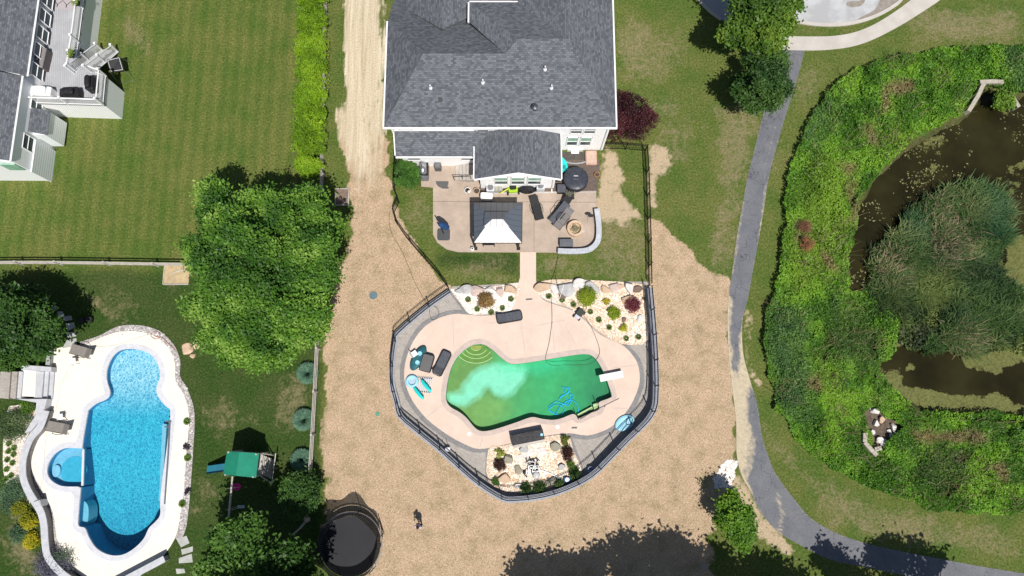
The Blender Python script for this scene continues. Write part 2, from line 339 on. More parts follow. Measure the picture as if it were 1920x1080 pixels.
# ---------------------------------------------------------------- pond water
def pond_mat():
    m,nt,b,N,L=nodes('pond_water'); o=tc(nt); A=attr(nt,'M'); sp=N('ShaderNodeSeparateColor'); L(A.outputs[0],sp.inputs[0])
    n1=noise(nt,o,.8,7,.72); n2=noise(nt,o,6,5,.7); n3=noise(nt,o,.25,3)
    w=ramp(nt,n3,[(.35,(.012,.011,.004)),(.65,(.028,.025,.009))])
    alg=ramp(nt,n2,[(.3,(.06,.07,.018)),(.7,(.17,.175,.06))])
    f=mth(nt,'ADD',sp.outputs[0],mth(nt,'MULTIPLY',mth(nt,'SUBTRACT',n1,.5),2.2)); q=N('ShaderNodeMapRange'); q.inputs['From Min'].default_value=.5; q.inputs['From Max'].default_value=.58; L(f,q.inputs[0])
    L(mix(nt,q.outputs[0],w,alg),b.inputs['Base Color']); 
    rr=mth(nt,'ADD',mth(nt,'MULTIPLY',q.outputs[0],.7),.12); L(rr,b.inputs['Roughness']); bump(nt,b,n2,.08,.02); b.inputs['Specular IOR Level'].default_value=.15; return m
xs=np.arange(15,60,.35); ys=np.arange(-8,34,.35); X2,Y2=np.meshgrid(xs,ys); d2=Y2*st+(CH+.45)*ct; u2=Y2*ct-(CH+.45)*st
P2=960+F*X2/d2; P3=540-F*u2/d2
al=soft(P2,P3,[[(1650,690),(1720,690),(1800,720),(1920,745),(2100,760),(2100,820),(1700,800)],[(1880,440),(1930,440),(1930,620),(1880,560)],[(1800,640),(1925,640),(1925,700),(1800,700)],[(1650,690),(1700,740),(1740,800),(1660,760)],[(1715,705),(1790,700),(1790,775),(1730,775)],[(1740,745),(1930,745),(1930,800),(1740,800)],[(1620,520),(1700,560),(1680,680),(1610,610)]],14,14,31)*.95
al=np.clip(al+soft(P2,P3,[[(1690,260),(1760,240),(1800,230),(1790,330),(1700,350)],[(1860,200),(1920,210),(1920,400),(1870,380)],[(1690,350),(1740,340),(1740,410),(1690,400)]],12,18,33)*.42,0,1)
al=np.clip(al-soft(P2,P3,[[(1700,700),(1760,690),(1850,705),(1850,740),(1790,740),(1700,725)],[(1870,690),(1930,680),(1930,760),(1890,750)]],10,8,35)*.75,0,1)
V2=np.stack([X2,Y2,X2*0-.45],-1).reshape(-1,3); nx2=X2.shape[1]; i=np.arange((X2.shape[0]-1)*(nx2-1)); q=(i//(nx2-1))*nx2+i%(nx2-1)
pm=np.stack([al,al,al,al*0+1],-1).reshape(-1,4)
k=inside(P2.ravel(),P3.ravel(),[(1585,150),(2160,150),(2160,810),(1640,800),(1580,620)])
FF=np.stack([q,q+1,q+1+nx2,q+nx2],-1); FF=FF[k[FF].all(1)]
struct(npmesh('pond_water',V2,FF,pond_mat(),None,{'M':pm}))
# ---------------------------------------------------------------- asphalt path, sidewalk, road
def strip(name,left,right,m,z,nu=6,masks=None,kind=True):
    l=smooth(Q(left,0),8); r_=smooth(Q(right,0),8); W=nu
    V=np.array([[(*(l[i].lerp(r_[i],j/W)).xy,z) for j in range(W+1)] for i in range(len(l))]); h=V.shape[0]
    d=V[...,1]*st+CH*ct; u=V[...,1]*ct-CH*st; px=960+F*V[...,0]/d; py=540-F*u/d
    mk=masks(px,py) if masks else np.zeros(px.shape+(4,))
    mk[:,0,0]+=.35; mk[:,-1,0]+=.35; mk[:,1,0]+=.06; mk[:,-2,0]+=.06
    i=np.arange((h-1)*W); q=(i//W)*(W+1)+i%W
    o=npmesh(name,V.reshape(-1,3),np.stack([q,q+1,q+2+W,q+1+W],-1),m,None,{'M':mk.reshape(-1,4)})
    return struct(o)
def asphalt():
    m,nt,b,N,L=nodes('asphalt'); o=tc(nt); b.inputs['Roughness'].default_value=.85; A=attr(nt,'M'); sp=N('ShaderNodeSeparateColor'); L(A.outputs[0],sp.inputs[0])
    n1=noise(nt,o,14,5,.8); n2=noise(nt,o,.8,4,.6); n3=noise(nt,o,3,6,.8)
    c=ramp(nt,n1,[(.3,(.09,.095,.105)),(.7,(.185,.19,.21))]); c=mix(nt,1,c,ramp(nt,n2,[(.3,(.8,.82,.86)),(.7,(1.12,1.1,1.08))]),'MULTIPLY')
    mud=ramp(nt,n3,[(.3,(.36,.30,.20)),(.7,(.55,.47,.34))])
    f=mth(nt,'ADD',sp.outputs[0],mth(nt,'MULTIPLY',mth(nt,'SUBTRACT',n3,.5),1.3)); q=N('ShaderNodeMapRange'); q.inputs['From Min'].default_value=.3; q.inputs['From Max'].default_value=.85; L(f,q.inputs[0])
    cv=N('ShaderNodeTexVoronoi'); cv.feature='DISTANCE_TO_EDGE'; cv.inputs['Scale'].default_value=.33; vm=N('ShaderNodeVectorMath'); vm.operation='MULTIPLY_ADD'; nn=N('ShaderNodeTexNoise'); nn.inputs['Scale'].default_value=1.5; L(o,nn.inputs[0]); L(nn.outputs['Color'],vm.inputs[0]); vm.inputs[1].default_value=(1.2,1.2,1.2); L(o,vm.inputs[2]); L(vm.outputs[0],cv.inputs[0]); c=mix(nt,1,c,ramp(nt,cv.outputs[0],[(0,(.55,.55,.55)),(.012,(1,1,1))]),'MULTIPLY')
    L(mix(nt,q.outputs[0],c,mud),b.inputs['Base Color']); bump(nt,b,n1,.3,.02); return m
def pmask(px,py):
    t=soft(px,py,[[(1360,555),(1372,556),(1370,640),(1376,700),(1384,860),(1410,935),(1395,930),(1375,860),(1360,700)],[(1404,560),(1394,600),(1400,680),(1408,720),(1385,750),(1384,640)],[(1375,700),(1405,715),(1402,760),(1408,830),(1402,880),(1378,880)]],5,7,41)*.95
    t=np.maximum(t,soft(px,py,[[(1408,820),(1420,815),(1412,880),(1395,920),(1390,900)],[(1452,925),(1462,925),(1472,960),(1465,1000),(1456,1000),(1462,960)]],2,3,43)*.6)
    t=np.maximum(t,soft(px,py,[[(1474,150),(1478,150),(1440,300),(1425,480),(1420,480),(1435,300)],[(1392,380),(1396,382),(1376,520),(1372,510)]],2,2,44)*.4)
    return np.stack([t,t,t,t*0+1],-1)
ASPH=asphalt()
strip('footpath',PATHL,PATHR,ASPH,.02,10,pmask)
CONC=mat('pale_concrete',(.52,.49,.45),(.44,.41,.37),.8,.85,bmp=.15,bs=20)
so_=[(1466,94),(1520,95),(1560,93),(1600,87),(1640,73),(1690,47),(1730,22),(1765,-2),(1800,-35)]
si=[(1466,68),(1520,69),(1560,68),(1598,62),(1635,48),(1672,26),(1705,2),(1730,-20),(1750,-50)]
mb=MB(); mb.band(smooth(Q(so_),6),smooth(Q(si),6),-.1,.05); o=struct(mb.build('sidewalk',CONC))
ROADM=mat('worn_road',(.46,.47,.48),(.36,.365,.375),.5,.9,bmp=.2,bs=15,lo=.45,hi=.6)
road=[(1288,-25),(1320,14),(1350,38),(1400,44),(1450,34),(1482,40),(1520,47),(1560,49),(1600,45),(1640,33),(1672,16),(1692,-4),(1720,-60),(1500,-90),(1290,-60)]
mb=MB(); mb.sheet(Q(road),.012); struct(mb.build('road',ROADM))
mb=MB(); kr=[(1480,41.5),(1520,48.5),(1560,50.5),(1600,46.5),(1640,34.5),(1673,17),(1695,-3),(1722,-58)]
a=smooth(Q(kr),6); mb.band(a,offset(a,-.28),-.05,.10); mb.band(smooth(Q([(1288,-26),(1320,15),(1350,39)]),4),offset(smooth(Q([(1288,-26),(1320,15),(1350,39)]),4),-.25),-.05,.09); struct(mb.build('kerb',CONC))
# patches of broken asphalt on the road
RPM=mat('patched_asphalt',(.22,.19,.16),(.30,.27,.24),3,.9)
mb=MB()
for pl in ([(1588,4),(1606,2),(1622,0),(1614,11),(1598,14),(1588,11)],[(1655,-5),(1690,-6),(1676,8),(1650,22),(1625,33),(1608,36),(1640,18)]): mb.sheet(smooth(Q(pl),3,True),.018)
struct(mb.build('road_patch',RPM))
# ================================================================ POOL TERRACE
WATERZ=-.14
def conc_mat(name,c1,c2,sc=.6):
    m,nt,b,N,L=nodes(name); o=tc(nt); b.inputs['Roughness'].default_value=.85; b.inputs['Specular IOR Level'].default_value=.2
    a=ramp(nt,noise(nt,o,sc,5,.7),[(.35,c2),(.65,c1)]); f=noise(nt,o,25,3,.8)
    L(mix(nt,1,a,ramp(nt,f,[(.3,(.9,.9,.9)),(.7,(1.06,1.06,1.06))]),'MULTIPLY'),b.inputs['Base Color']); bump(nt,b,f,.1,.01); return m
PINK=conc_mat('blush_concrete',(.68,.545,.455),(.60,.475,.395)); COPE=conc_mat('coping_stone',(.56,.45,.40),(.46,.38,.34),2)
PATIO=conc_mat('patio_concrete',(.46,.37,.30),(.36,.29,.235),.9); CREAM=conc_mat('cream_concrete',(.80,.75,.66),(.75,.70,.61),.8)
def brick_mat(name,c1,c2,mo,scale,rz=0,bw=.5,rh=.25,ms=.015,rough=.85,vary=.14,rx=0,msm=.1):
    m,nt,b,N,L=nodes(name); o=tc(nt); b.inputs['Roughness'].default_value=rough; b.inputs['Specular IOR Level'].default_value=.25
    t=N('ShaderNodeTexBrick'); t.inputs['Scale'].default_value=scale; t.inputs['Color1'].default_value=(*c1,1); t.inputs['Color2'].default_value=(*c2,1)
    t.inputs['Mortar'].default_value=(*mo,1); t.inputs['Mortar Size'].default_value=ms; t.inputs['Mortar Smooth'].default_value=msm; t.inputs['Brick Width'].default_value=bw; t.inputs['Row Height'].default_value=rh
    L(mapping(nt,o,(1,1,1),(rx,0,rz)),t.inputs[0]); c=t.outputs[0]
    f=noise(nt,o,1.2,6,.75); c=mix(nt,1,c,ramp(nt,f,[(.3,(1-vary,)*3),(.7,(1+vary*.7,)*3)]),'MULTIPLY'); L(c,b.inputs['Base Color'])
    bump(nt,b,noise(nt,o,20,4,.8),.3,.02); return m
PAVER=brick_mat('grey_paver',(.335,.305,.275),(.42,.385,.35),(.25,.235,.22),3,.35)
DKPAV=brick_mat('dark_paver',(.20,.195,.20),(.27,.26,.26),(.15,.15,.15),4,.2)
CAPM=conc_mat('cap_stone',(.36,.375,.42),(.27,.285,.325),3); WALLM=brick_mat('block_wall',(.30,.30,.31),(.36,.36,.37),(.2,.2,.2),2,0,.5,.2,rx=math.pi/2)
def gravel_mat(name,cs,scale=9):
    m,nt,b,N,L=nodes(name); o=tc(nt); b.inputs['Roughness'].default_value=.9
    v=N('ShaderNodeTexVoronoi'); v.inputs['Scale'].default_value=scale; L(o,v.inputs[0])
    sp=N('ShaderNodeSeparateColor'); L(v.outputs['Color'],sp.inputs[0]); n=len(cs)
    c=ramp(nt,sp.outputs[0],[(i/(n-1)*.9+.05,k) for i,k in enumerate(cs)])
    e=N('ShaderNodeTexVoronoi'); e.feature='DISTANCE_TO_EDGE'; e.inputs['Scale'].default_value=scale; L(o,e.inputs[0])
    c=mix(nt,1,c,ramp(nt,e.outputs[0],[(0,(.45,.4,.36)),(.12,(1,1,1))]),'MULTIPLY'); L(c,b.inputs['Base Color']); bump(nt,b,e.outputs[0],1,.06); return m
GRAV=gravel_mat('pale_river_gravel',[(.86,.82,.76),(.80,.68,.55),(.88,.84,.78),(.70,.52,.38),(.82,.76,.70),(.87,.83,.78)],8)
TGRAV=gravel_mat('tan_river_gravel',[(.80,.66,.50),(.78,.70,.60),(.66,.44,.28),(.84,.72,.56),(.78,.54,.36),(.82,.76,.66)],8)
GGRAV=gravel_mat('grey_river_gravel',[(.50,.48,.48),(.36,.33,.33),(.64,.62,.61),(.44,.40,.38),(.28,.26,.26)],9)
dk=Q(POOLDECK); dk=smooth(dk[1:-1],3)+[dk[-1],dk[0]]; gp=smooth(Q(GPOOL),4,True)
if area(gp)<0: gp=gp[::-1]
cop_o=offset(gp,.36,True)
mb=MB(); mb.sheet(dk,.055,[cop_o[::-1]]); mb.skirt(dk,0,.055); struct(mb.build('pool_deck',PINK))
mb=MB(); mb.sheet(cop_o,.066,[gp[::-1]]); mb.skirt(cop_o,-.05,.066); mb.skirt(gp,-.2,.066)
pool=thing('swimming_pool','freeform pool full of cloudy green algae water inside the black-fenced pink terrace','swimming pool',P(990,730,0))
mb.build('coping',COPE,pool,world=True)
# basin
def basin_mat(name,fl=None):
    m,nt,b,N,L=nodes(name); b.inputs['Roughness'].default_value=.8; A=attr(nt,'C'); o=tc(nt)
    L(mix(nt,1,A.outputs[0],ramp(nt,noise(nt,o,2.2,6,.7),[(.3,(.9,.92,.9)),(.7,(1.08,1.07,1.06))]),'MULTIPLY'),b.inputs['Base Color']); return m
def basin(parent,loop,depth,colfn,m,z0=-.02,res=.12):
    l=[p-Vector(parent.location) for p in loop]
    xs=[p.x for p in loop]; ys=[p.y for p in loop]
    gx=np.arange(min(xs)-.3,max(xs)+.3,res); gy=np.arange(min(ys)-.3,max(ys)+.3,res); X,Y=np.meshgrid(gx,gy)
    Zd=depth(X,Y) if callable(depth) else X*0+depth
    d=Y*st-(Zd-CH)*ct; u=Y*ct+(Zd-CH)*st; px=960+F*X/d; py=540-F*u/d
    C=colfn(px,py,X,Y); V=np.stack([X-parent.location.x,Y-parent.location.y,Zd],-1).reshape(-1,3); nx=X.shape[1]
    i=np.arange((X.shape[0]-1)*(nx-1)); q=(i//(nx-1))*nx+i%(nx-1)
    npmesh('pool_floor',V,np.stack([q,q+1,q+1+nx,q+nx],-1),m,parent,{'C':np.concatenate([C,np.ones(C.shape[:2]+(1,))],-1).reshape(-1,4)})
def layer(C,mask,col): return C*(1-mask[...,None])+np.array(col)*mask[...,None]
def gcol(px,py,X,Y):
    C=np.zeros(px.shape+(3,)); t=sstep(px,860,1040)
    C[:]=(.15,.26,.055); C=layer(C,t,(.012,.34,.12))
    C=layer(C,sstep(px,1030,1140)*.8,(.0,.15,.062))
    mottle=sstep(fbm(px,py,26,61),.5,.62)*.35*(1-t); C=layer(C,mottle,(.10,.22,.05))
    b=soft(px,py,[[(862,735),(885,705),(910,690),(945,680),(985,685),(985,712),(965,735),(945,748),(922,738),(912,722),(898,742),(872,763),(845,758),(840,742)]],9,6,51)
    C=layer(C,b*.95,(.27,.72,.56)); b2=soft(px,py,[[(930,675),(1060,668),(1060,690),(1000,700),(940,700)]],10,12,52); C=layer(C,b2*.55,(.02,.55,.32))
    b3=soft(px,py,[[(930,770),(1010,720),(1100,700),(1040,760),(960,790)]],12,20,53); C=layer(C,b3*.25,(.08,.42,.14))
    b4=soft(px,py,[[(860,775),(930,745),(960,770),(925,795),(890,800)]],12,12,54); C=layer(C,b4*.7,(.21,.37,.09))
    b5=soft(px,py,[[(1110,740),(1160,730),(1160,770),(1110,770)]],10,16,57); C=layer(C,b5*.4,(.0,.08,.06)); C=C*.9+np.array((.26,.40,.30))*.1; C=C*(1+(fbm(px,py,9,71)-.47)*.35*(.4+.6*sstep(fbm(px,py,50,72),.35,.6)))[...,None]
    return C
BAS=basin_mat('algae_plaster')
basin(pool,gp,-.55,gcol,BAS)
def solidC(name,c): return mat(name,c,None,3,.8)
mb=MB(); mb.skirt([p for p in offset(gp,-.004,True)],-1.2,-.05); mb.build('pool_wall',solidC('pool_wall_plaster',(.08,.45,.24)),pool,world=True)
def water(name,parent,loop,z,tint,gl=.06,sc=3,bs=.15):
    m,nt,b,N,L=nodes(name); nt.nodes.remove(b); o=tc(nt); T_=N('ShaderNodeBsdfTransparent'); T_.inputs[0].default_value=(*tint,1)
    G=N('ShaderNodeBsdfGlossy'); G.inputs['Roughness'].default_value=.07; G.inputs[0].default_value=(1,1,1,1)
    fr=N('ShaderNodeFresnel'); fr.inputs[0].default_value=1.33; n=noise(nt,o,sc,4,.6)
    bm=N('ShaderNodeBump'); bm.inputs['Strength'].default_value=bs; bm.inputs['Distance'].default_value=.05; L(n,bm.inputs['Height']); L(bm.outputs[0],G.inputs['Normal']); L(bm.outputs[0],fr.inputs['Normal'])
    X_=N('ShaderNodeMixShader'); L(fr.outputs[0],X_.inputs[0]); L(T_.outputs[0],X_.inputs[1]); L(G.outputs[0],X_.inputs[2]); L(X_.outputs[0],nt.nodes['Material Output'].inputs[0])
    mb=MB(); mb.sheet(loop,z); return mb.build('water',m,parent,world=True)
water('green_water',pool,gp,WATERZ,(.86,.97,.92))
# curved entry steps
STEPG=solidC('step_tread_plaster',(.16,.27,.06)); mb=MB(); c0=P(893,648,-.5)
for k,(rr,zz,w) in enumerate(((.50,-.22,.09),(.88,-.30,.055),(1.22,-.38,.05),(1.62,-.46,.05))):
    a0,a1=(-152,-28) if k<3 else (-143,-42)
    ar=[c0+Vector((math.cos(math.radians(a))*rr*(1.0 if k else .9),math.sin(math.radians(a))*rr*.82,0)) for a in np.linspace(a0,a1,18)]
    ar=[Vector((p.x,p.y,zz)) for p in ar]; mb.band(ar,offset(ar,-w*.8),-1.2,zz)
    sb=MB(); sb.prism([Vector((p.x,p.y,0)) for p in ar]+[c0+Vector((.3*rr,.35,0)),c0+Vector((-.3*rr,.35,0))],-1.2,zz-.012); sb.build('entry_step',STEPG,pool,world=True)
mb.build('step_edge',solidC('step_edge_tile',(.66,.72,.40)),pool,world=True)
mb=MB(); top=[c0+Vector((math.cos(a)*.45,math.sin(a)*.38,0)) for a in np.linspace(math.pi*1.02,math.pi*1.98,14)]; mb.prism(top,-.9,-.19); mb.build('entry_step',solidC('entry_step_plaster',(.36,.35,.10)),pool,world=True)
mb=MB(); mb.prism(Q([(1082,777),(1110,762),(1112,767),(1085,781)],-.3),-1.1,-.3); mb.prism(Q([(1112,758),(1121,755),(1122,766),(1114,770)],-.24),-1.1,-.24); mb.build('bench_step',solidC('bench_plaster',(.62,.66,.36)),pool,world=True)
GRM=mat('dark_rail_metal',(.05,.05,.055),None,5,.35,.6)
for ex,ey in ((1084,786),(1121,762)):
    mb=MB(); a=P(ex,ey,.07); mb.tube([a,a+Vector((0,.02,.5)),a+Vector((-.05,.15,.6)),a+Vector((-.1,.3,.4)),a+Vector((-.1,.32,-.3))],.022,6); mb.build('grab_rail',GRM,pool,world=True)
# ---- pavers inside the wall
INW=[(843,545),(800,573),(746,622),(738,645),(735,700),(739,740),(751,781),(785,811),(822,841),(857,871),(897,905),(925,925),(950,932),(985,933),(1016,929),(1060,914),(1108,890),(1143,858),(1177,824),(1211,790),(1224,765),(1226,720),(1226,650),(1222,590),(1217,537)]
mb=MB(); mb.sheet(Q(INW+[(1216,528),(1005,528),(1002,545),(980,545),(975,531),(848,537)]),.02,[cop_o[::-1]]); struct(mb.build('paver_terrace',PAVER))
def ribbon(name,pts,w,z,m,sm=4,parent=None,z0=None):
    a=smooth(Q(pts),sm); mb=MB(); mb.band(offset(a,w/2),offset(a,-w/2),(z-.03 if z0 is None else z0),z); o=mb.build(name,m,parent,world=parent is not None); return o if parent is not None else struct(o)
ribbon('paver_border',[(877,588),(850,586),(818,595),(791,612),(771,640),(758,672),(754,700),(757,724),(770,754),(797,788),(838,820),(868,836),(891,844),(917,843)],.34,.045,DKPAV)
ribbon('paver_border',[(1064,815),(1099,820),(1128,813),(1157,797),(1184,766),(1201,728),(1203,700),(1196,674),(1173,649)],.34,.045,DKPAV)
ribbon('paver_border',[(844,546),(860,567),(877,589)],.26,.047,DKPAV,2); ribbon('paver_border',[(1167,649),(1190,644),(1218,638)],.26,.047,DKPAV,2)
ribbon('paver_border',[(915,843),(914,870),(914,903)],.26,.047,DKPAV,2); ribbon('paver_border',[(1067,816),(1080,850),(1092,884)],.26,.047,DKPAV,2)
# ---- gravel beds
def bed(name,pts,z,m,sm=3):
    mb=MB(); mb.sheet(smooth(Q(pts),sm,True),z); o=mb.build(name,m); o['kind']='structure'; return o
bed('gravel_bed',[(846,545),(852,541),(900,540),(950,533),(973,531),(974,545),(964,568),(959,582),(930,588),(900,590),(879,588),(862,567)],.075,GRAV)
bed('gravel_bed',[(1006,545),(1010,530),(1060,524),(1212,534),(1215,560),(1216,637),(1170,646),(1128,626),(1112,613),(1096,597),(1074,580),(1041,569),(1019,560)],.075,TGRAV)
bed('gravel_bed',[(916,842),(940,836),(960,832),(1019,819),(1064,817),(1075,845),(1091,886),(1062,903),(1010,920),(960,922),(916,902)],.075,TGRAV)
bed('gravel_patch',[(1008,546),(1022,536),(1058,541),(1052,566),(1038,567),(1018,559)],.084,GRAV); bed('gravel_patch',[(1168,640),(1190,600),(1214,596),(1214,634)],.084,GRAV)
bed('gravel_patch',[(958,836),(1018,822),(1035,840),(1030,880),(1000,900),(965,890),(950,860)],.084,GRAV)
# ---- retaining wall with fence on it
WP=[(842.5,547,.35),(800,577,.35),(746,623,.35),(740,640,.35),(735,680,.35),(735,720,.38),(744,756,.42),(751,781,.5),(785,811,.5),(822,841,.52),(857,873,.55),(897,907,.58),(941,934,.6),(966,937,.62),(1015.5,931,.65),(1062,917,.7),(1108,893,.8),(1143,860,.85),(1177,825,.88),(1212,791,.9),(1227,765,.9),(1230,735,.88),(1230,700,.85),(1228,650,.8),(1224,595,.8),(1219,540,.75)]
wc=[P(a,b,h) for a,b,h in WP]; wcs=smooth(wc,3); L_=offset(wcs,.21); R_=offset(wcs,-.21); zz=[p.z for p in wcs]
wall=thing('retaining_wall','low grey block retaining wall with flat cap curving round the green pool terrace','wall',P(960,935,0))
mb=MB(); mb.band(offset(wcs,.15),offset(wcs,-.15),-.1,[z-.06 for z in zz]); mb.build('block_course',WALLM,wall,world=True)
mb=MB(); mb.band(L_,R_,[z-.06 for z in zz],zz); mb.build('wall_cap',CAPM,wall,world=True)
# earth banked outside against the wall would hide its foot: straw bank
mb=MB(); ob=[p for p,f in zip(wcs,range(len(wcs)))]
FENCEM=mat('black_fence_metal',(.012,.012,.014),None,5,.45,.4)
def fence(name,label,pts,post_every=1.83,h=1.2,gap=.13,m=FENCEM,off=0,closed=False,postpts=None):
    root=thing(name,label,'fence',pts[len(pts)//2])
    if off: pts=offset(pts,off)
    rl=MB()
    for zz_ in (h-.03,h-.19,.12): rl.tube([p+Vector((0,0,zz_)) for p in pts],.022,4)
    rl.build('rail',m,root,world=True)
    L=0; nx=0; npk=0; pk=MB(); posts=[]
    for a,b in zip(pts[:-1],pts[1:]):
        s=(b-a).length
        while nx<=L+s and s>0:
            q=a.lerp(b,(nx-L)/s); posts.append(q); nx+=post_every
        while npk<=L+s and s>0:
            q=a.lerp(b,(npk-L)/s); pk.box(q+Vector((0,0,h/2)),(.018,.018,h-.08)); npk+=gap
        L+=s
    pk.build('picket_panel',m,root,world=True)
    for q in (postpts or posts)[:100]:
        pb=MB(); pb.box(q+Vector((0,0,h/2+.02)),(.065,.065,h+.1)); pb.box(q+Vector((0,0,h+.08)),(.085,.085,.03)); pb.build('fence_post',m,root,world=True)
    return root
fence('metal_fence','black metal picket fence standing on the grey retaining wall around the green pool',[p.copy() for p in wcs],1.83,1.2,off=-.08)
FL=[(744,297),(741,360),(749,379),(740,399),(746,422),(763,447),(791,480),(820,512),(842,542)]
fence('metal_fence','black metal picket fence bending down the left side of the inner lawn',[P(a,b,0) for a,b in FL],1.83,1.2)
fence('metal_fence','short black metal fence run between the house corner and the purple bush',[P(a,b,0) for a,b in [(1128,279),(1170,280),(1207,283)]],1.83,1.2)
fence('metal_fence','straight black metal fence down the right side of the inner lawn',[P(a,b,0) for a,b in [(1209,283),(1212,330),(1214,400),(1216,470),(1217,536)]],1.83,1.2)
# ================================================================ LEFT POOL
ld=smooth(Q(LDECK),3,True); 
if area(ld)<0: ld=ld[::-1]
lp=smooth(Q(LPOOL),4,True)
if area(lp)<0: lp=lp[::-1]
SPA=[(166,842),(140,840),(120,841),(104,850),(93,865),(89,882),(94,897),(108,908),(125,912),(166,912)]
sp_=smooth(Q(SPA),4,False)
if area(sp_)<0: sp_=sp_[::-1]
mb=MB(); lco=offset(lp,.38,True)
spo=offset(sp_,.38,False)
# cream deck with one hole that holds pool + spa
def unionish(a,b):   # walk outer ring a, splice ring b between the two nearest crossings
    px=[p.x for p in b]; out=[]; ins=[inside(np.array([p.x]),np.array([p.y]),[(q.x,q.y) for q in b])[0] for p in a]; done=False
    for p,i in zip(a,ins):
        if i:
            if not done:
                bo=[q for q in b if not inside(np.array([q.x]),np.array([q.y]),[(r.x,r.y) for r in a])[0]]
                if (bo[0]-out[-1]).length>(bo[-1]-out[-1]).length: bo=bo[::-1]
                out+=bo; done=True
        else: out.append(p)
    return out
n0=max(range(len(lco)),key=lambda i:lco[i].x); lco_r=lco[n0:]+lco[:n0]; lp_r=lp[n0:]+lp[:n0]
hole=unionish(lco_r,spo); inner=unionish(lp_r,sp_)
mb.sheet(ld,.05,[hole[::-1]]); mb.skirt(ld,-.05,.05); struct(mb.build('pool_deck',CREAM))
pool2=thing('swimming_pool','long blue pool with rounded head, stepped shoulders and round spa on a cream deck','swimming pool',P(235,850,0))
COPE2=brick_mat('pale_coping',(.55,.56,.60),(.62,.63,.67),(.42,.43,.46),3,.1)
mb=MB(); mb.sheet(hole,.062,[inner[::-1]]); mb.skirt(hole,-.05,.062); mb.skirt(inner,-.2,.062); mb.build('coping',COPE2,pool2,world=True)
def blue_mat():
    m,nt,b,N,L=nodes('blue_caustic_floor'); b.inputs['Roughness'].default_value=.8; A=attr(nt,'C'); o=tc(nt)
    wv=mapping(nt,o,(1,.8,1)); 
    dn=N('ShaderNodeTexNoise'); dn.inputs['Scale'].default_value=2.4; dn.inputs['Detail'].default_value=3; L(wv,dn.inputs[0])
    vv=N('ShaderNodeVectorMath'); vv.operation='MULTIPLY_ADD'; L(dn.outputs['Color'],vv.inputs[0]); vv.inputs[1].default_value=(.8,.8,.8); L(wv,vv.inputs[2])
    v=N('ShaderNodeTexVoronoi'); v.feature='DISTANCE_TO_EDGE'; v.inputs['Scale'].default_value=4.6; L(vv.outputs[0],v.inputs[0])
    cr=ramp(nt,v.outputs[0],[(0,(3.6,1.75,1.4)),(.05,(1.65,1.22,1.12)),(.13,(1.05,1.02,1.0)),(.3,(.62,.78,.84))])  # bright cell edges: water caustics painted into the floor colour
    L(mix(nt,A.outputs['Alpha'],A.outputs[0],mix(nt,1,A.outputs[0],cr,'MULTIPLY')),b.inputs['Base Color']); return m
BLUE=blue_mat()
def bcol(px,py,X,Y):
    C=np.zeros(px.shape+(3,)); C[:]=(.018,.29,.42)
    C=layer(C,1-sstep(py,700,790),(.20,.46,.58)); C=layer(C,sstep(py,900,1010)*.5,(.008,.22,.36)); return C
def bdepth(X,Y):
    y0=P(240,700,0).y; y1=P(240,1000,0).y
    t=np.clip((y0-Y)/(y0-y1),0,1); return -.45-sstep(t,.1,1)*1.5
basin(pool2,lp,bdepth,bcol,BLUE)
mb=MB(); mb.skirt(offset(inner,-.004,True),-2.2,-.05); mb.build('pool_wall',solidC('blue_wall_tile',(.05,.24,.42)),pool2,world=True)
water('blue_water',pool2,inner,WATERZ,(.80,.95,1),sc=5,bs=.5)
# spa floor rings and seat
mb=MB(); xlim=P(153,880,-.5).x; mb.prism([Vector((min(p.x,xlim),p.y,0)) for p in sp_],-1.6,-.5); mb.build('spa_seat',solidC('spa_plaster',(.22,.48,.62)),pool2,world=True)
mb=MB(); c1=P(138,882,-.44); mb.lathe((c1.x,c1.y,-.497),[(.95,0),(.95,.02)],24,1,1.05); mb.build('spa_well',solidC('spa_well_plaster',(.06,.42,.58)),pool2,world=True)
mb=MB(); mb.lathe((*P(100,884,0).xy,-.5),[(.42,0),(.42,.18)],18,.7,1); mb.build('spa_step',solidC('spa_step_plaster',(.30,.55,.68)),pool2,world=True)
mb=MB(); sq=Q([(152,843),(156,843),(154,911),(150,911)]); mb.prism(sq,-.25,-.13); mb.build('spa_spillway',COPE2,pool2,world=True); mb=MB(); mb.prism(sq,-1.6,-.255); mb.build('spa_wall',solidC('deep_blue_tile',(.03,.20,.36)),pool2,world=True)
mb=MB(); mb.prism(smooth(Q([(156,942),(164,946),(166,958),(165,975),(160,982),(154,983)],-.5),3,True),-1.6,-.5); mb.build('bench_step',solidC('light_blue_plaster',(.20,.48,.58)),pool2,world=True)
mb=MB(); mb.prism(Q([(303,795),(311,795),(303,915),(298,940),(296,940)],-.2),-1.6,-.32); mb.build('pool_bench',solidC('light_blue_plaster_bench',(.26,.50,.60)),pool2,world=True)
mb=MB()
for a,b in (((312,790),(322,790)),((310,800),(320,800))): mb.box((P(*a)+P(*b))/2+Vector((0,0,.09)),(.4,.1,.06))
mb.band(Q([(321,790),(318,850),(311,945)]),Q([(318,790),(315,850),(308.5,945)]),.05,.1)
mb.build('cover_track',mat('grey_track',(.13,.14,.17),None,4,.5),pool2,world=True)
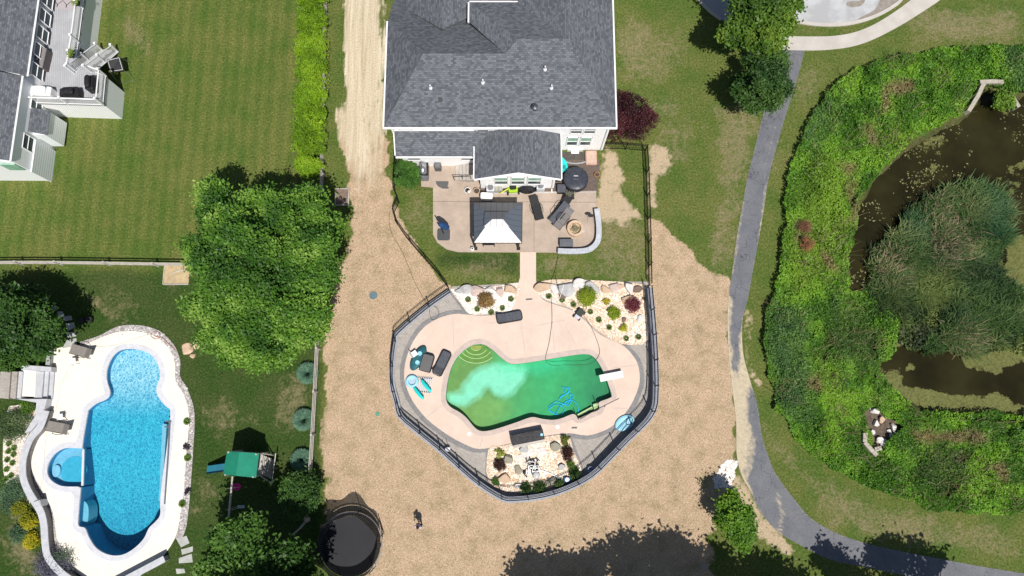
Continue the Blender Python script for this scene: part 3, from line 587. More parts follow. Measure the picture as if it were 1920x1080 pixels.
# gravel ring
gl=[(150,641),(185,630),(222,612),(262,610),(298,620),(325,645),(338,675),(338,705),(352,730),(365,775),(362,850),(357,920),(350,985),(338,1018)]
gr=[(152,652),(190,637),(225,624),(262,623),(294,633),(317,656),(327,681),(329,716),(344,741),(354,781),(349,850),(344,920),(337,971),(328,1008)]
mb=MB(); mb.band(smooth(Q(gl),4),smooth(Q(gr),4),0,.035); struct(mb.build('gravel_border',GGRAV))
gl=[(88,735),(75,790),(62,825),(52,850),(50,880),(60,910),(78,938),(92,965),(98,1005),(112,1040),(140,1070),(180,1100)]
gr=[(98,735),(88,775),(72,812),(62,832),(59,856),(63,886),(82,922),(101,960),(108,1008),(124,1046),(158,1078),(195,1100)]
mb=MB(); mb.band(smooth(Q(gl),4),smooth(Q(gr),4),0,.035); struct(mb.build('gravel_border',GGRAV))
# curved garden wall left of the blue pool
gw=[(93,640,.6),(97,665,.7),(100,690,.7)]
TW=[(86,770,.75),(75,800,.75),(58,820,.75),(47,845,.75),(42,868,.75),(43,895,.75),(52,920,.75),(64,940,.75),(76,960,.75),(82,985,.75),(84,1015,.75),(90,1045,.75),(115,1075,.75),(150,1100,.75)]
gwl=thing('garden_wall','curved grey stone wall with pale cap hugging the left side of the cream pool deck','wall',P(47,850,0))
a=smooth([P(x,y,h) for x,y,h in TW],4); mb=MB(); mb.band(offset(a,.15),offset(a,-.15),-.05,.68); mb.build('stone_course',mat('stone_veneer',(.26,.25,.25),(.14,.13,.13),7,.9,bmp=.6,bs=12),gwl,world=True)
mb=MB(); mb.band(offset(a,.24),offset(a,-.24),.68,.75); mb.build('wall_cap',CREAMG:=mat('pale_cap_stone',(.52,.53,.56),(.42,.43,.46),3,.8),gwl,world=True)
mb=MB(); q=P(71,945,.75); mb.rbox(q+Vector((0,0,-.33)),(.5,.5,.9),.12,20); mb.build('wall_pillar',CREAMG,gwl,world=True)
mb=MB(); a=smooth([P(x,y,.72) for x,y in ((308,1048),(270,1068),(232,1088),(200,1105))],4); mb.band(offset(a,.16),offset(a,-.16),0,.66); 
w2=thing('garden_wall','low grey seat wall at the bottom right end of the cream pool deck','wall',P(280,1065,0)); mb.build('stone_course',CAPM,w2,world=True)
mb=MB(); mb.band(offset(a,.22),offset(a,-.22),.66,.72); mb.build('wall_cap',CREAMG,w2,world=True)
# terrace steps of the left garden
st1=thing('garden_steps','grey block steps leading down to the cream pool deck from the left','steps',P(60,718,0))
for k,(x0,x1,h) in enumerate(((0,20,.95),(20,33,.80),(33,43,.66),(68,82,.50),(82,92,.34),(92,102,.18))):
    mb=MB(); mb.prism([P(x0,696,h),P(x1,697,h),P(x1-4,748,h),P(x0-4,746,h)][::1],0,h); mb.build('step_tread',[PAVER,PAVER,CREAMG][min(k,2)],st1,world=True)
mb=MB(); mb.prism(Q([(43,694),(68,696),(66,744),(40,743)],.55),0,.55); mb.build('landing',CREAM,st1,world=True)
mb=MB(); mb.prism(Q([(40,684),(96,688),(96,697),(40,694)],.7),0,.7); mb.build('side_wall',CREAMG,st1,world=True)
mb=MB(); mb.prism(Q([(30,748),(88,748),(84,765),(74,790),(58,808),(46,812),(66,780),(68,755)],.7),0,.7); mb.build('side_wall',CREAMG,st1,world=True)
mb=MB(); mb.band(Q([(103,648),(100,695)]),Q([(97,640),(92,695)]),0,.45); w3=mb.build('low_wall',WALLM); tag(w3,'short low block wall between the dark green tree and the cream pool deck corner','wall')
bed('gravel_bed',[(14,770),(30,760),(66,760),(60,800),(46,830),(40,860),(44,900),(60,935),(40,950),(10,900),(6,840)],.02,GRAV)
STEPM=mat('flagstone',(.44,.45,.42),(.34,.35,.33),2,.85,bmp=.3)
for k,(pl,lb) in enumerate([([(75,560),(88,556),(94,568),(82,574)],'flagstone in the shade at the top of the curved stepping path'),([(90,575),(104,570),(108,580),(96,586)],'small flagstone second down the curved stepping path'),([(108,584),(118,584),(122,594),(110,596)],'shaded square flagstone third down the curved stepping path'),([(118,594),(134,592),(136,600),(122,602)],'narrow flagstone where the tree shade ends on the stepping path'),
    ([(122,608),(138,604),(142,614),(128,620)],'sunlit flagstone in the middle of the stepping path'),([(124,624),(142,622),(144,630),(128,634)],'wide flagstone just above the pool deck corner'),([(126,638),(144,634),(144,650),(118,652)],'large flagstone touching the cream deck corner'),
    ([(332,1012),(350,1004),(356,1018),(340,1026)],'upper flagstone by the bottom right gravel curve'),([(340,1030),(362,1024),(362,1034),(342,1040)],'second flagstone down by the bottom right gravel curve'),([(336,1046),(360,1038),(362,1054),(336,1056)],'third flagstone down by the bottom right gravel curve'),([(330,1066),(346,1066),(348,1074),(332,1076)],'lowest small flagstone below the bottom right deck corner')]):
    mb=MB(); mb.prism(Q(pl),0,.05); tag(mb.build('stepping_stone',STEPM),lb,'stepping stone','flagstone stepping stones beside the cream pool deck')

for k,pts in enumerate(([(849,592),(851,650)],[(975,592),(985,668)],[(1033,575),(1040,660)],[(918,606),(975,603)],[(1000,612),(1060,600)],[(765,690),(832,700)],[(800,783),(838,752)],[(900,838),(905,818)],[(1150,690),(1196,684)],[(1060,612),(1078,645)],[(1150,765),(1176,766)])):
    mb=MB(); a=Q(pts); mb.band(offset(a,.02),offset(a,-.02),.05,.0565); struct(mb.build('deck_joint',COPE))
# ================================================================ HOUSES
def shingle(name,rz,c1=(.08,.088,.102),c2=(.165,.178,.198)):
    m=brick_mat(name,c1,c2,(.075,.08,.092),1,rz,.24,.125,.012,.95,vary=.05,msm=.4); return m
SHX=shingle('shingles_along',0); SHY=shingle('shingles_across',math.pi/2)
def siding_mat(name,c,dark=.72,ps=.2):
    m,nt,b,N,L=nodes(name); o=tc(nt); b.inputs['Roughness'].default_value=.5; sx=N('ShaderNodeSeparateXYZ'); L(o,sx.inputs[0])
    f=mth(nt,'FRACT',mth(nt,'DIVIDE',sx.outputs[2],ps)); c2=tuple(x*dark for x in c)
    L(ramp(nt,f,[(0,c2),(.12,c2),(.2,c),(1,tuple(x*1.03 for x in c))]),b.inputs['Base Color']); bump(nt,b,f,.25,.02); return m
SID=siding_mat('white_siding',(.97,.97,.97),.95,.13); SIDG=siding_mat('grey_white_siding',(.88,.91,.94),.62,.22)
WHITE=mat('white_trim',(.82,.82,.82),(.76,.76,.76),3,.45); GLASS=mat('window_glass',(.06,.09,.10),(.03,.05,.06),1.5,.25,spec=.3); GLASSG=mat('green_tinted_blind',(.30,.50,.38),(.20,.38,.28),2,.3); GUT=WHITE
def face(mb,pts): mb.add(pts,[list(range(len(pts)))])
ze=5.0; pit=.45
ys=P(900,238.5,ze).y; xw=-9.02; xe=7.33
zA=7.03; yA=ys+(zA-ze)/pit; xA=-6.12; zC=7.42; yC=ys+(zC-ze)/pit; xC=.37; xB=xC-(zC-zA)/pit; xR=3.83; zh=5.88; h2=(zC-zh)/pit; yV=29.2; hw=(zA-ze)/pit; yN=28.2; yEnd=yC+15
house=thing('house','large white two storey house with slate grey hip roofs above the patio','house',(0,ys+6,0))
def roofpart(name,polys,m,name2=None):
    mb=MB()
    for p in polys: face(mb,[Vector(q) for q in p])
    # give thickness
    n=len(mb.f)
    return mb.build('roof',m,house,world=True)
V3=lambda x,y,z:Vector((x,y,z))
roofpart('roof',[[V3(xw,ys,ze),V3(xe,ys,ze),V3(xR,yC,zC),V3(xC,yC,zC),V3(xB,yA,zA),V3(xA,yA,zA)]],SHX)
ylow=yN+3.2; zlow=ze-3.2*.55
gx_=-4.95; gyb=P(815,52,6.2).y; zg=zA-pit*(gyb-yA)
roofpart('roof',[[V3(xA,yA,zA),V3(xB,yA,zA),V3(xC-h2-.01,yN,ze),V3(xC+4,yN,ze),V3(xC+4,ylow,zlow),V3(xw+.1,ylow,zlow),V3(xw,yN,ze)],
                 [V3(xC,yC,zC),V3(xR,yC,zC),V3(xR-h2,yV,zh),V3(xC-h2,yV,zh)]],SHX)
roofpart('roof',[[V3(xA,yA,zA),V3(xw,yN,ze),V3(xw,ys,ze)],[V3(xC,yC,zC),V3(xC-h2,yV,zh),V3(xC-h2,yC+2.2,zh),V3(xB-.02,yA+.02,zA)],
                 [V3(xR,yC,zC),V3(xR,yEnd,zC),V3(xR-h2,yEnd,zh),V3(xR-h2,yV,zh)],
                 [V3(xe,ys,ze),V3(xe,yEnd,ze),V3(xR,yEnd,zC),V3(xR,yC,zC)]],SHY)
roofpart('roof',[[V3(gx_,gyb,zg+.02),V3(gx_,yEnd-6,zg+.02),V3(gx_-3.2,yEnd-6,zg-1.9),V3(gx_-2.9,gyb+2.75,zg-1.72)],[V3(gx_,gyb,zg+.02),V3(gx_+3.2,gyb+2.9,zg-1.85),V3(gx_+3.2,yEnd-6,zg-1.85),V3(gx_,yEnd-6,zg+.02)]],SHY)
mb=MB(); g=.06
mb.box(((xw+xe)/2,ys-.05,ze-.08),(xe-xw+.2,.12,.14)); mb.box((xw-.05,(ys+yN)/2+.05,ze-.08),(.12,yN-ys,.14)); mb.box((xe+.05,(ys+yEnd)/2,ze-.08),(.12,yEnd-ys,.14))
mb.box((xC-h2-.05,(yC+2.2+yV)/2,zh-.08),(.12,yV-yC-2.2,.14)); mb.box(((xC-h2+xR-h2)/2,yV+.05,zh-.08),(xR-xC,.12,.14)); mb.build('gutter',GUT,house,world=True)
ov=.3; mb=MB(); mb.prism([V3(xw+ov,ys+ov,0),V3(xe-ov,ys+ov,0),V3(xe-ov,yEnd,0),V3(xR-h2+ov,yEnd,0),V3(xR-h2+ov,yN-ov,0),V3(xw+ov,yN-ov,0)],0,ze-.16); mb.build('wall',SID,house,world=True)
mb=MB(); mb.sheet([V3(xw,ys,0),V3(xe,ys,0),V3(xe,ys+.4,0),V3(xw,ys+.4,0)],ze-.15); mb.build('soffit',WHITE,house,world=True)
yw=ys+ov
def window(cx,cz,w_,h_,y,blind=False,arch=False,green=True,m=None):
    f=MB(); t=.07
    for s in (-1,1): f.box((cx+s*w_/2,y-.03,cz),(t,.06,h_+t)); f.box((cx,y-.031,cz+s*h_/2),(w_+t,.062,t))
    f.box((cx,y-.025,cz),(w_,.05,.05)); fo=f.build('window',WHITE,house,world=True)
    p=MB(); p.box((cx,y-.006,cz-h_/4),(w_,.02,h_/2-.02)); pv=p.build('pane',GLASS if not blind=='g' else GLASS,fo); 
    p2=MB(); p2.box((cx,y-.006,cz+h_/4),(w_,.02,h_/2-.02)); p2v=p2.build('pane',GLASSG if green else GLASS,fo)
    for o in (pv,p2v): 
        for v in o.data.vertices: v.co-=Vector(house.location)
# x from px at facade
for px_,pz,w_,h_,gr in ((760,3.95,.95,.9,False),(905,3.95,.85,.9,True),(1081,3.75,.82,1.0,False),(1106,3.75,.82,1.0,False),(1073,1.75,.8,1.5,True),(1098,1.75,.8,1.5,True)):
    yy=240+ (5-pz)*9; X_=P(px_,yy,pz).x; window(X_,pz,w_,h_,yw,green=gr)
# vents on the roof
PIPE=mat('vent_pipe',(.75,.76,.78),None,4,.4)
def onroof(px,py):
    lo,hi=ze,zC
    for _ in range(40):
        m_=(lo+hi)/2; q=P(px,py,m_)
        if ze+pit*(q.y-ys)>m_: lo=m_
        else: hi=m_
    return P(px,py,m_)
for a in ((807.5,165),(905.5,155),(1022,130),(1034,165)):
    q=onroof(*a); mb=MB(); mb.tube([q-V3(0,0,.1),q+V3(0,0,.42)],.055,8); mb.lathe(q-V3(0,0,.06),[(.14,0),(.12,.12),(.06,.16)],10); mb.build('roof_vent',PIPE,house,world=True)
q=onroof(1002,204); mb=MB(); mb.lathe(q-V3(0,0,.1),[(.16,0),(.16,.4),(.24,.42),(.24,.5),(.05,.56)],12); mb.build('flue_cap',mat('flue_metal',(.25,.25,.27),(.06,.06,.06),8,.35,.8),house,world=True)
q=onroof(826,188); mb=MB(); mb.box(q+V3(0,0,.05),(.26,.3,.16),rx=30); mb.build('roof_vent',mat('dark_vent',(.05,.05,.055)),house,world=True)
# lower west roof
z1=2.75; yb=P(760,311,0).y; yl=yb-.3; xl0=P(742,290,z1).x; xl1=P(889,289,z1).x; zt=3.75
mb=MB(); face(mb,[V3(xl0,yl,z1),V3(xl1+1.9,yl,z1),V3(xl1+1.9,yw,zt),V3(xl0,yw,zt)]); 
mb.build('roof',SHX,house,world=True)
mb=MB(); mb.box(((xl0+xl1)/2,yl-.05,z1-.08),(xl1-xl0,.12,.14)); mb.box((xl0-.04,(yl+yw)/2,3.17),(.08,abs(yw-yl)+.1,.12),rx=math.degrees(math.atan2(zt-z1,yw-yl))); mb.box(((xl0+xl1)/2,yw-.03,zt+.04),(xl1-xl0,.05,.1)); mb.build('gutter',GUT,house,world=True)
mb=MB(); mb.box(((xl0+.3+xl1+.2)/2,(yb+yw)/2+.2,z1/2-.06),(xl1-xl0-.1,yw-yb+.4,z1-.12)); mb.build('wall',SID,house,world=True)
for px_ in (775,876): X_=P(px_,297,1.9).x; window(X_,1.75,.95,.95,yb,green=False)
# gable addition
zg1=3.15; yg=P(902,353,0).y; yf=yg-.35; xg0=P(889.5,325,zg1).x; xg1=P(1052,323,zg1).x; xm=(xg0+xg1)/2; zr=zg1+1.35
mb=MB(); face(mb,[V3(xg0,yf,zg1),V3(xm,yf,zr),V3(xm,yw,zr),V3(xg0,yw,zg1)]); face(mb,[V3(xg1,yf,zg1),V3(xg1,yw,zg1),V3(xm,yw,zr),V3(xm,yf,zr)]); mb.build('roof',SHY,house,world=True)
mb=MB(); 
for a,b in ((V3(xg0,yf-.03,zg1-.07),V3(xm,yf-.03,zr-.07)),(V3(xm,yf-.03,zr-.07),V3(xg1,yf-.03,zg1-.07))): mb.tube([a,b],.085,4)
mb.box((xg0-.04,(yf+yw)/2,zg1-.08),(.1,yw-yf,.13)); mb.box((xg1+.04,(yf+yw)/2,zg1-.08),(.1,yw-yf,.13)); mb.build('gutter',GUT,house,world=True)
mb=MB(); a0,a1=xg0+.35,xg1-.35
zz0=zg1-.1
pr=[V3(a0,yg,0),V3(a1,yg,0),V3(a1,yg,zz0+.12),V3(xm,yg,zr-.12),V3(a0,yg,zz0+.12)]; bk=[p+V3(0,yw-yg+.2,0) for p in pr]
mb.loft([pr,bk]); mb.build('wall',SID,house,world=True)
for px_ in (939.5,971,1002): X_=P(px_,332,2.0).x; window(X_,1.75,.98,1.5,yg,green=True)
f=MB(); X_=P(971,325,2.8).x; f.tube([V3(X_+.5*math.cos(a),yg-.03,2.65+.32*math.sin(a)) for a in np.linspace(0,math.pi,9)],.035,5); f.box((X_,yg-.03,2.65),(1.05,.06,.06)); fo=f.build('window',WHITE,house,world=True)
mb=MB(); mb.tube([V3(a1-.15,yg-.05,zg1-.15),V3(a1-.15,yg-.06,.1),V3(a1-.15,yg-.4,.05)],.045,6); mb.build('downspout',WHITE,house,world=True); mb=MB(); mb.tube([V3(xw+ov+.2,yw-.06,ze-.2),V3(xw+ov+.2,yw-.06,zt)],.045,6); mb.build('downspout',WHITE,house,world=True); mb=MB(); mb.tube([V3(xe-ov-.15,yw-.06,ze-.2),V3(xe-ov-.15,yw-.06,.1)],.045,6)
mb.build('downspout',WHITE,house,world=True)
# stoop and steps by the west kitchen wall
WOODG=mat('weathered_deck_board',(.44,.40,.36),(.34,.31,.28),2.5,.85)
stp=thing('patio_steps','grey plank steps with dark rail against the left side of the gabled wing','steps',P(868,340,0))
for k,(a,b) in enumerate(((854,861),(861,867),(867,874),(874,889))):
    mb=MB(); h=.14+.15*k; mb.prism([P(a,308,h),P(b-.4,308,h),P(b-.4,337,h),P(a,338,h)],0,h); mb.build('step_tread',WOODG,stp,world=True)
mb=MB(); a=[P(852,338.5,.3),P(884,340,.9)]; 
for q in (P(852,338.5,0),P(868,339,0),P(884,340,0)): mb.tube([q,q+V3(0,0,.9)],.03,5)
mb.tube([P(852,338.5,0)+V3(0,0,.9),P(868,339,0)+V3(0,0,1.0),P(884,340,0)+V3(0,0,1.2)],.03,5); mb.tube([P(852,309,0)+V3(0,0,.9),P(884,306,0)+V3(0,0,1.2)],.03,5); mb.build('handrail',FENCEM,stp,world=True)
# egress window well
ww=thing('window_well','curved grey window well with basement window at the right house wall','window well',P(1078,292,0))
c=P(1078,286,0); ar=[c+V3(1.25*math.cos(a),-1.0*abs(math.sin(a))**.6,0) for a in np.linspace(0,-math.pi,20)]
mb=MB(); mb.band(ar,offset(ar,.1),0,.16); mb.build('rim',mat('galvanised_rim',(.45,.45,.46),None,4,.45,.5),ww,world=True)
mb=MB(); mb.sheet(ar,.035); mb.build('well_floor',mat('dark_well_gravel',(.10,.09,.08),(.05,.045,.04),9),ww,world=True)
mb=MB(); mb.box(c+V3(0,.12,.14),(1.2,.08,.5)); mb.box(c+V3(0,-.02,.1),(.6,.22,.08)); mb.build('window_frame',WHITE,ww,world=True)
# ================================================================ NEIGHBOUR HOUSE
nh=thing('house','pale sided neighbour house with grey roof and raised deck at the top left edge','house',(-38,22,0))
zn=4.6; rc=P(18,302,zn); rc2=P(62,0,zn); dv=(rc2-rc); dv.z=0; U=dv.normalized(); Wd=V3(-U.y,U.x,0)
if Wd.x>0: Wd=-Wd
c0_=rc; L1=P(38,142,zn); l1=(L1-rc).dot(U); jog=.35
ridge=3.6; mb=MB()
A0=rc; A1=rc+U*l1; B1=A1-Wd*jog; B2=B1+U*16
face(mb,[A0,A1,A1+Wd*7+V3(0,0,ridge),A0+Wd*7+V3(0,0,ridge)]); face(mb,[B1,B2,B2+Wd*7+V3(0,0,ridge+.25),B1+Wd*7+V3(0,0,ridge+.25)])
face(mb,[A0+Wd*7+V3(0,0,ridge),A1+Wd*7+V3(0,0,ridge),A1+Wd*14,A0+Wd*14]); face(mb,[B1+Wd*7+V3(0,0,ridge+.25),B2+Wd*7+V3(0,0,ridge+.25),B2+Wd*14,B1+Wd*14])
mb.build('roof',SHY,nh,world=True)
mb=MB(); mb.tube([A0-V3(0,0,.05),A1-V3(0,0,.05)],.08,4); mb.tube([B1-V3(0,0,.05),B2-V3(0,0,.05)],.08,4); mb.tube([A0-V3(0,0,.05),A0+Wd*7+V3(0,0,ridge-.05)],.08,4); mb.build('gutter',WHITE,nh,world=True)
iw=-.12   # wall set back from gutter
W0=A0+U*.15+Wd*.15; W1=A1+Wd*.15; W2=B1+Wd*.2; W3=B2
mb=MB(); mb.prism([W0,W1,W1+Wd*13,W0+Wd*13],0,zn-.1); mb.build('wall',siding_mat('pale_blue_siding',(.93,.94,.96),.92,.2),nh,world=True)
mb=MB(); mb.prism([W1+Wd*.1,W3+Wd*.2,W3+Wd*13,W1+Wd*13],0,zn-.1); mb.build('wall',siding_mat('pale_blue_wall',(.88,.91,.94),.9,.2),nh,world=True)
def nwin(org,s,z,w_,h_,wd=Wd,u=U,off=0.02,mull=2):
    n=-wd; c=org+u*s+n*off; c=V3(c.x,c.y,z); fo=MB(); t=.07
    for k in (-1,1): fo.tube([c+u*(k*w_/2)-V3(0,0,h_/2),c+u*(k*w_/2)+V3(0,0,h_/2)],.05,4); fo.tube([c-u*w_/2+V3(0,0,k*h_/2),c+u*w_/2+V3(0,0,k*h_/2)],.05,4)
    if mull: fo.tube([c-u*w_/2,c+u*w_/2],.04,4)
    o=fo.build('window',WHITE,nh,world=True); p=MB(); p.add([c-u*w_/2-V3(0,0,h_/2),c+u*w_/2-V3(0,0,h_/2),c+u*w_/2+V3(0,0,h_/2),c-u*w_/2+V3(0,0,h_/2)],[(0,1,2,3)])
    po=p.build('pane',GLASS,o)
    for v in po.data.vertices: v.co-=Vector(nh.location)
for s in (1.9,): nwin(W0,s,2.9,1.1,1.1)
nwin(W0,5.2,2.6,1.3,1.2)
for s in (.9,2.5,3.9,5.3,6.7,8.1): nwin(W2,s,3.55,1.0,1.2,off=.12)
n=-Wd
# bay bump out with its own small roof
bo=W0+U*2.7; bw=1.9
mb=MB(); mb.prism([bo+n*0,bo+U*bw,bo+U*bw+n*.9,bo+n*.9],.3,2.5); mb.build('bay_wall',SIDG,nh,world=True)
mb=MB(); mb.add([bo+n*1.05+V3(0,0,2.45-zn),bo+U*bw+n*1.05+V3(0,0,2.45-zn),bo+U*bw+V3(0,0,3.1-zn),bo+V3(0,0,3.1-zn)],[(0,1,2,3)]); mb.build('bay_roof',SHY,nh,world=True)
ss=W0+n*.01; mb=MB(); mb.prism([ss-U*.1-Wd*.02,ss+U*2.4-Wd*.02,ss+U*2.4+n*.12,ss-U*.1+n*.12],0,2.3); mb.build('panel',siding_mat('lap_siding',(.80,.83,.86),.5,.24),nh,world=True)
# south gable window
so2=A0+Wd*.7; mb=MB(); f_=-U
c=so2+Wd*.1+f_*-.08; c=V3(c.x,c.y,3.2); mb.box(c,(1.1,.1,1.1),rz=math.degrees(math.atan2(Wd.y,Wd.x))); fo=mb.build('window',GLASSG,nh,world=True)
# ---- raised deck
DZ=2.6; dkx=thing('raised_deck','raised grey board deck with white railings and lattice skirt on the neighbour house','deck',P(180,200,0))
D0=P(62,193,DZ); D1=P(194,197,DZ); D2=P(199,143,DZ); D3=P(172,133,DZ); D4=P(139,137,DZ); D5=P(148,80,DZ); D6=P(166,-60,DZ); D7=P(95,-60,DZ); D8=P(76,120,DZ)
BRD=brick_mat('deck_board',(.36,.365,.385),(.40,.41,.43),(.26,.26,.275),1,math.pi/2-.1,12,.14,.012,.6)
mb=MB(); mb.prism([D0,D1,D2,D3,D4,D5,D6,D7,D8],DZ-.22,DZ); mb.build('deck_floor',BRD,dkx,world=True)
def lattice_mat():
    m,nt,b,N,L=nodes('white_lattice'); o=tc(nt); sx=N('ShaderNodeSeparateXYZ'); L(o,sx.inputs[0]); b.inputs['Roughness'].default_value=.6
    s=mth(nt,'ADD',mth(nt,'ADD',sx.outputs[0],mth(nt,'MULTIPLY',sx.outputs[1],-1)),sx.outputs[2]); f=mth(nt,'FRACT',mth(nt,'DIVIDE',s,.17))
    s2=mth(nt,'SUBTRACT',mth(nt,'ADD',sx.outputs[0],mth(nt,'MULTIPLY',sx.outputs[1],-1)),sx.outputs[2]); f2=mth(nt,'FRACT',mth(nt,'DIVIDE',s2,.17))
    k=mth(nt,'MULTIPLY',mth(nt,'LESS_THAN',f,.32),mth(nt,'LESS_THAN',f2,.5)); L(mix(nt,k,(.97,.97,.97),(.42,.46,.48)),b.inputs['Base Color']); return m
LAT=lattice_mat()
mb=MB(); G0=V3(D0.x+1.6,D0.y-.05,0)
mb.prism([V3(p.x,p.y,0) for p in (D0+V3(.3,.06,0),D1+V3(-.04,.06,0),D2+V3(-.04,-.02,0),D2+V3(-.25,-.02,0),D1+V3(-.25,.25,0),D0+V3(.3,.25,0))],0,DZ-.23); mb.build('lattice_skirt',LAT,dkx,world=True)
mb=MB(); mb.prism([V3(p.x,p.y,0) for p in (D5+V3(-.3,0,0),D6+V3(-.3,0,0),D6+V3(-.5,0,0),D5+V3(-.5,0,0))],0,DZ-.23); mb.build('lattice_skirt',LAT,dkx,world=True)
def railing(pts,z,root,h=1.0,baluster=.13,posts=True,z2=None):
    pts=[Vector(p) for p in pts]
    mb=MB()
    for zz_,r in ((h,.055),(.1,.035)): mb=MB(); mb.tube([p+V3(0,0,zz_) for p in pts],r,4); mb.build('rail',WHITE,root,world=True)
    bb=MB()
    for a,b in zip(pts[:-1],pts[1:]):
        n_=max(1,int((b-a).length/baluster))
        for i in range(n_): q=a.lerp(b,i/n_); bb.box(q+V3(0,0,h/2),(.03,.03,h-.1))
    bb.build('baluster_panel',WHITE,root,world=True)
def rpost(q,root,h=1.12): mb=MB(); mb.box(q+V3(0,0,h/2),(.11,.11,h)); mb.box(q+V3(0,0,h+.02),(.16,.16,.05)); mb.build('post',WHITE,root,world=True)
for r in ([D0,D1],[D1,D2],[D2,D2.lerp(D3,.7)],[D6,D5,D4],): railing(r,DZ,dkx)
for q in (D0,D0.lerp(D1,.5),D1,D2,D4,D5,D5.lerp(D6,.45),D4.lerp(D5,.5)): rpost(q,dkx)
# stairs going up-right away from the deck
E0=D3.lerp(D4,.12); E1=D4; dirn=P(215,88,0)-P(152,136,DZ); 
s0=(D3+D4)/2; e_=P(208,97,0); run=V3(e_.x-s0.x,e_.y-s0.y,0); rd=run.normalized(); sd=V3(rd.y,-rd.x,0); Wst=.62; ns=12
mb=MB()
for k in range(ns): 
    t0=k/ns; zz_=DZ*(1-(k+1)/(ns+1)); c=s0+run*((k+.5)/ns); mb.box((c.x,c.y,zz_),(run.length/ns+.03,Wst*2,.05),rz=math.degrees(math.atan2(rd.y,rd.x)))
mb.build('stair_tread',BRD,dkx,world=True)
for sgn in (-1,1):
    a=s0+sd*Wst*sgn; b=V3(e_.x,e_.y,.1)+sd*Wst*sgn; railing([a,b],0,dkx,.95); mbs=MB(); mbs.tube([a-V3(0,0,.1),b-V3(0,0,.0)],.09,4); mbs.build('stringer',WHITE,dkx,world=True)
    for t in (0.02,.5,1): rpost(a.lerp(b,t),dkx,1.1)
# ================================================================ VEGETATION
def leaf_mat(name,rough=.5,trans=.22):
    m,nt,b,N,L=nodes(name); A=attr(nt,'Col'); b.inputs['Roughness'].default_value=rough; b.inputs['Specular IOR Level'].default_value=.25; L(A.outputs[0],b.inputs['Base Color'])
    t=N('ShaderNodeBsdfTranslucent'); L(mix(nt,1,A.outputs[0],(1.3,1.4,.6),'MULTIPLY'),t.inputs[0]); x=N('ShaderNodeMixShader'); x.inputs[0].default_value=trans
    L(b.outputs[0],x.inputs[1]); L(t.outputs[0],x.inputs[2]); L(x.outputs[0],nt.nodes['Material Output'].inputs[0]); return m
LEAF=leaf_mat('foliage'); BARK=mat('bark',(.07,.055,.04),(.04,.03,.022),6,.95,bmp=.6); BLADE=leaf_mat('reed_blade',.6,.25)
def leaves(name,C,size,cols,parent,up=.5,asp=.55,m=None,blade=False,spread=1.0):
    n=len(C); a=RNG.normal(size=(n,3)); a[:,2]=np.abs(a[:,2])+up*2; nrm=a/np.linalg.norm(a,axis=1,keepdims=True)
    t=RNG.normal(size=(n,3)); t-=nrm*(t*nrm).sum(1,keepdims=True); t/=np.linalg.norm(t,axis=1,keepdims=True); b=np.cross(nrm,t)
    s=(size*(.6+.8*RNG.random(n)))[:,None]/2
    V=np.stack([C-t*s,C+b*s*asp,C+t*s,C-b*s*asp],1).reshape(-1,3); Fq=np.arange(n*4).reshape(n,4)
    cc=np.repeat(np.concatenate([cols,np.ones((n,1))],1),4,0)
    return npmesh(name,V,Fq,m or LEAF,parent,{'Col':cc})
def colmix(n,cs,w=None,var=.25,ctr=None,sc=.8,seed=0):
    cs=np.array(cs)
    if ctr is not None: f=np.clip((fbm(ctr[:,0]+ctr[:,2]*.7,ctr[:,1]+50,sc,seed,3)-.25)/.45,0,.999)
    else: f=RNG.random(n)
    f=np.clip(f+RNG.normal(size=n)*.12,0,.999)*(len(cs)-1); i=f.astype(int); t=(f-i)[:,None]
    return (cs[i]*(1-t)+cs[i+1]*t)*(1-var/2+var*RNG.random((n,1)))
def crown(lobes,n,size,cs,parent,loc,clump=.55,per=26,fill=.25,up=.6,name='crown',asp=.55,flat=.85,sc=1.4):
    # lobes: (x,y,z,r) world; clumps near lobe surfaces
    L=np.array(lobes); wt=L[:,3]**2; wt/=wt.sum(); k=max(8,n//per); id_=RNG.choice(len(L),k,p=wt)
    d=RNG.normal(size=(k,3)); d/=np.linalg.norm(d,axis=1,keepdims=True); d[:,2]=np.where(d[:,2]<-.35,-d[:,2],d[:,2])
    rr=np.where(RNG.random(k)<fill,RNG.random(k)*.8,.86+.22*RNG.random(k)); c=L[id_,:3]+d*(L[id_,3]*rr)[:,None]*np.array([1,1,flat])
    cl=clump*(.6+.8*RNG.random(k)); q=RNG.normal(size=(k,per,3))*.5; pts=(c[:,None]+q*cl[:,None,None]*np.array([1,1,.7])).reshape(-1,3)
    pts[:,2]=np.maximum(pts[:,2],.05)
    tone=np.repeat(RNG.normal(size=k)*.10,per)[:,None]; cols=colmix(len(pts),cs,ctr=pts,sc=sc)*(1+tone)*(.9+.2*fbm(pts[:,0]+9,pts[:,1],3,seed=8)[:,None])
    return leaves(name,pts-np.array(loc),size,np.clip(cols,0,1),parent,up,asp)
G_MAP=[(.03,.09,.012),(.065,.16,.018),(.115,.24,.025),(.24,.38,.07)]
G_DARK=[(.022,.06,.012),(.045,.11,.018),(.09,.17,.03)]
G_LIME=[(.08,.15,.012),(.13,.23,.015),(.19,.29,.02)]
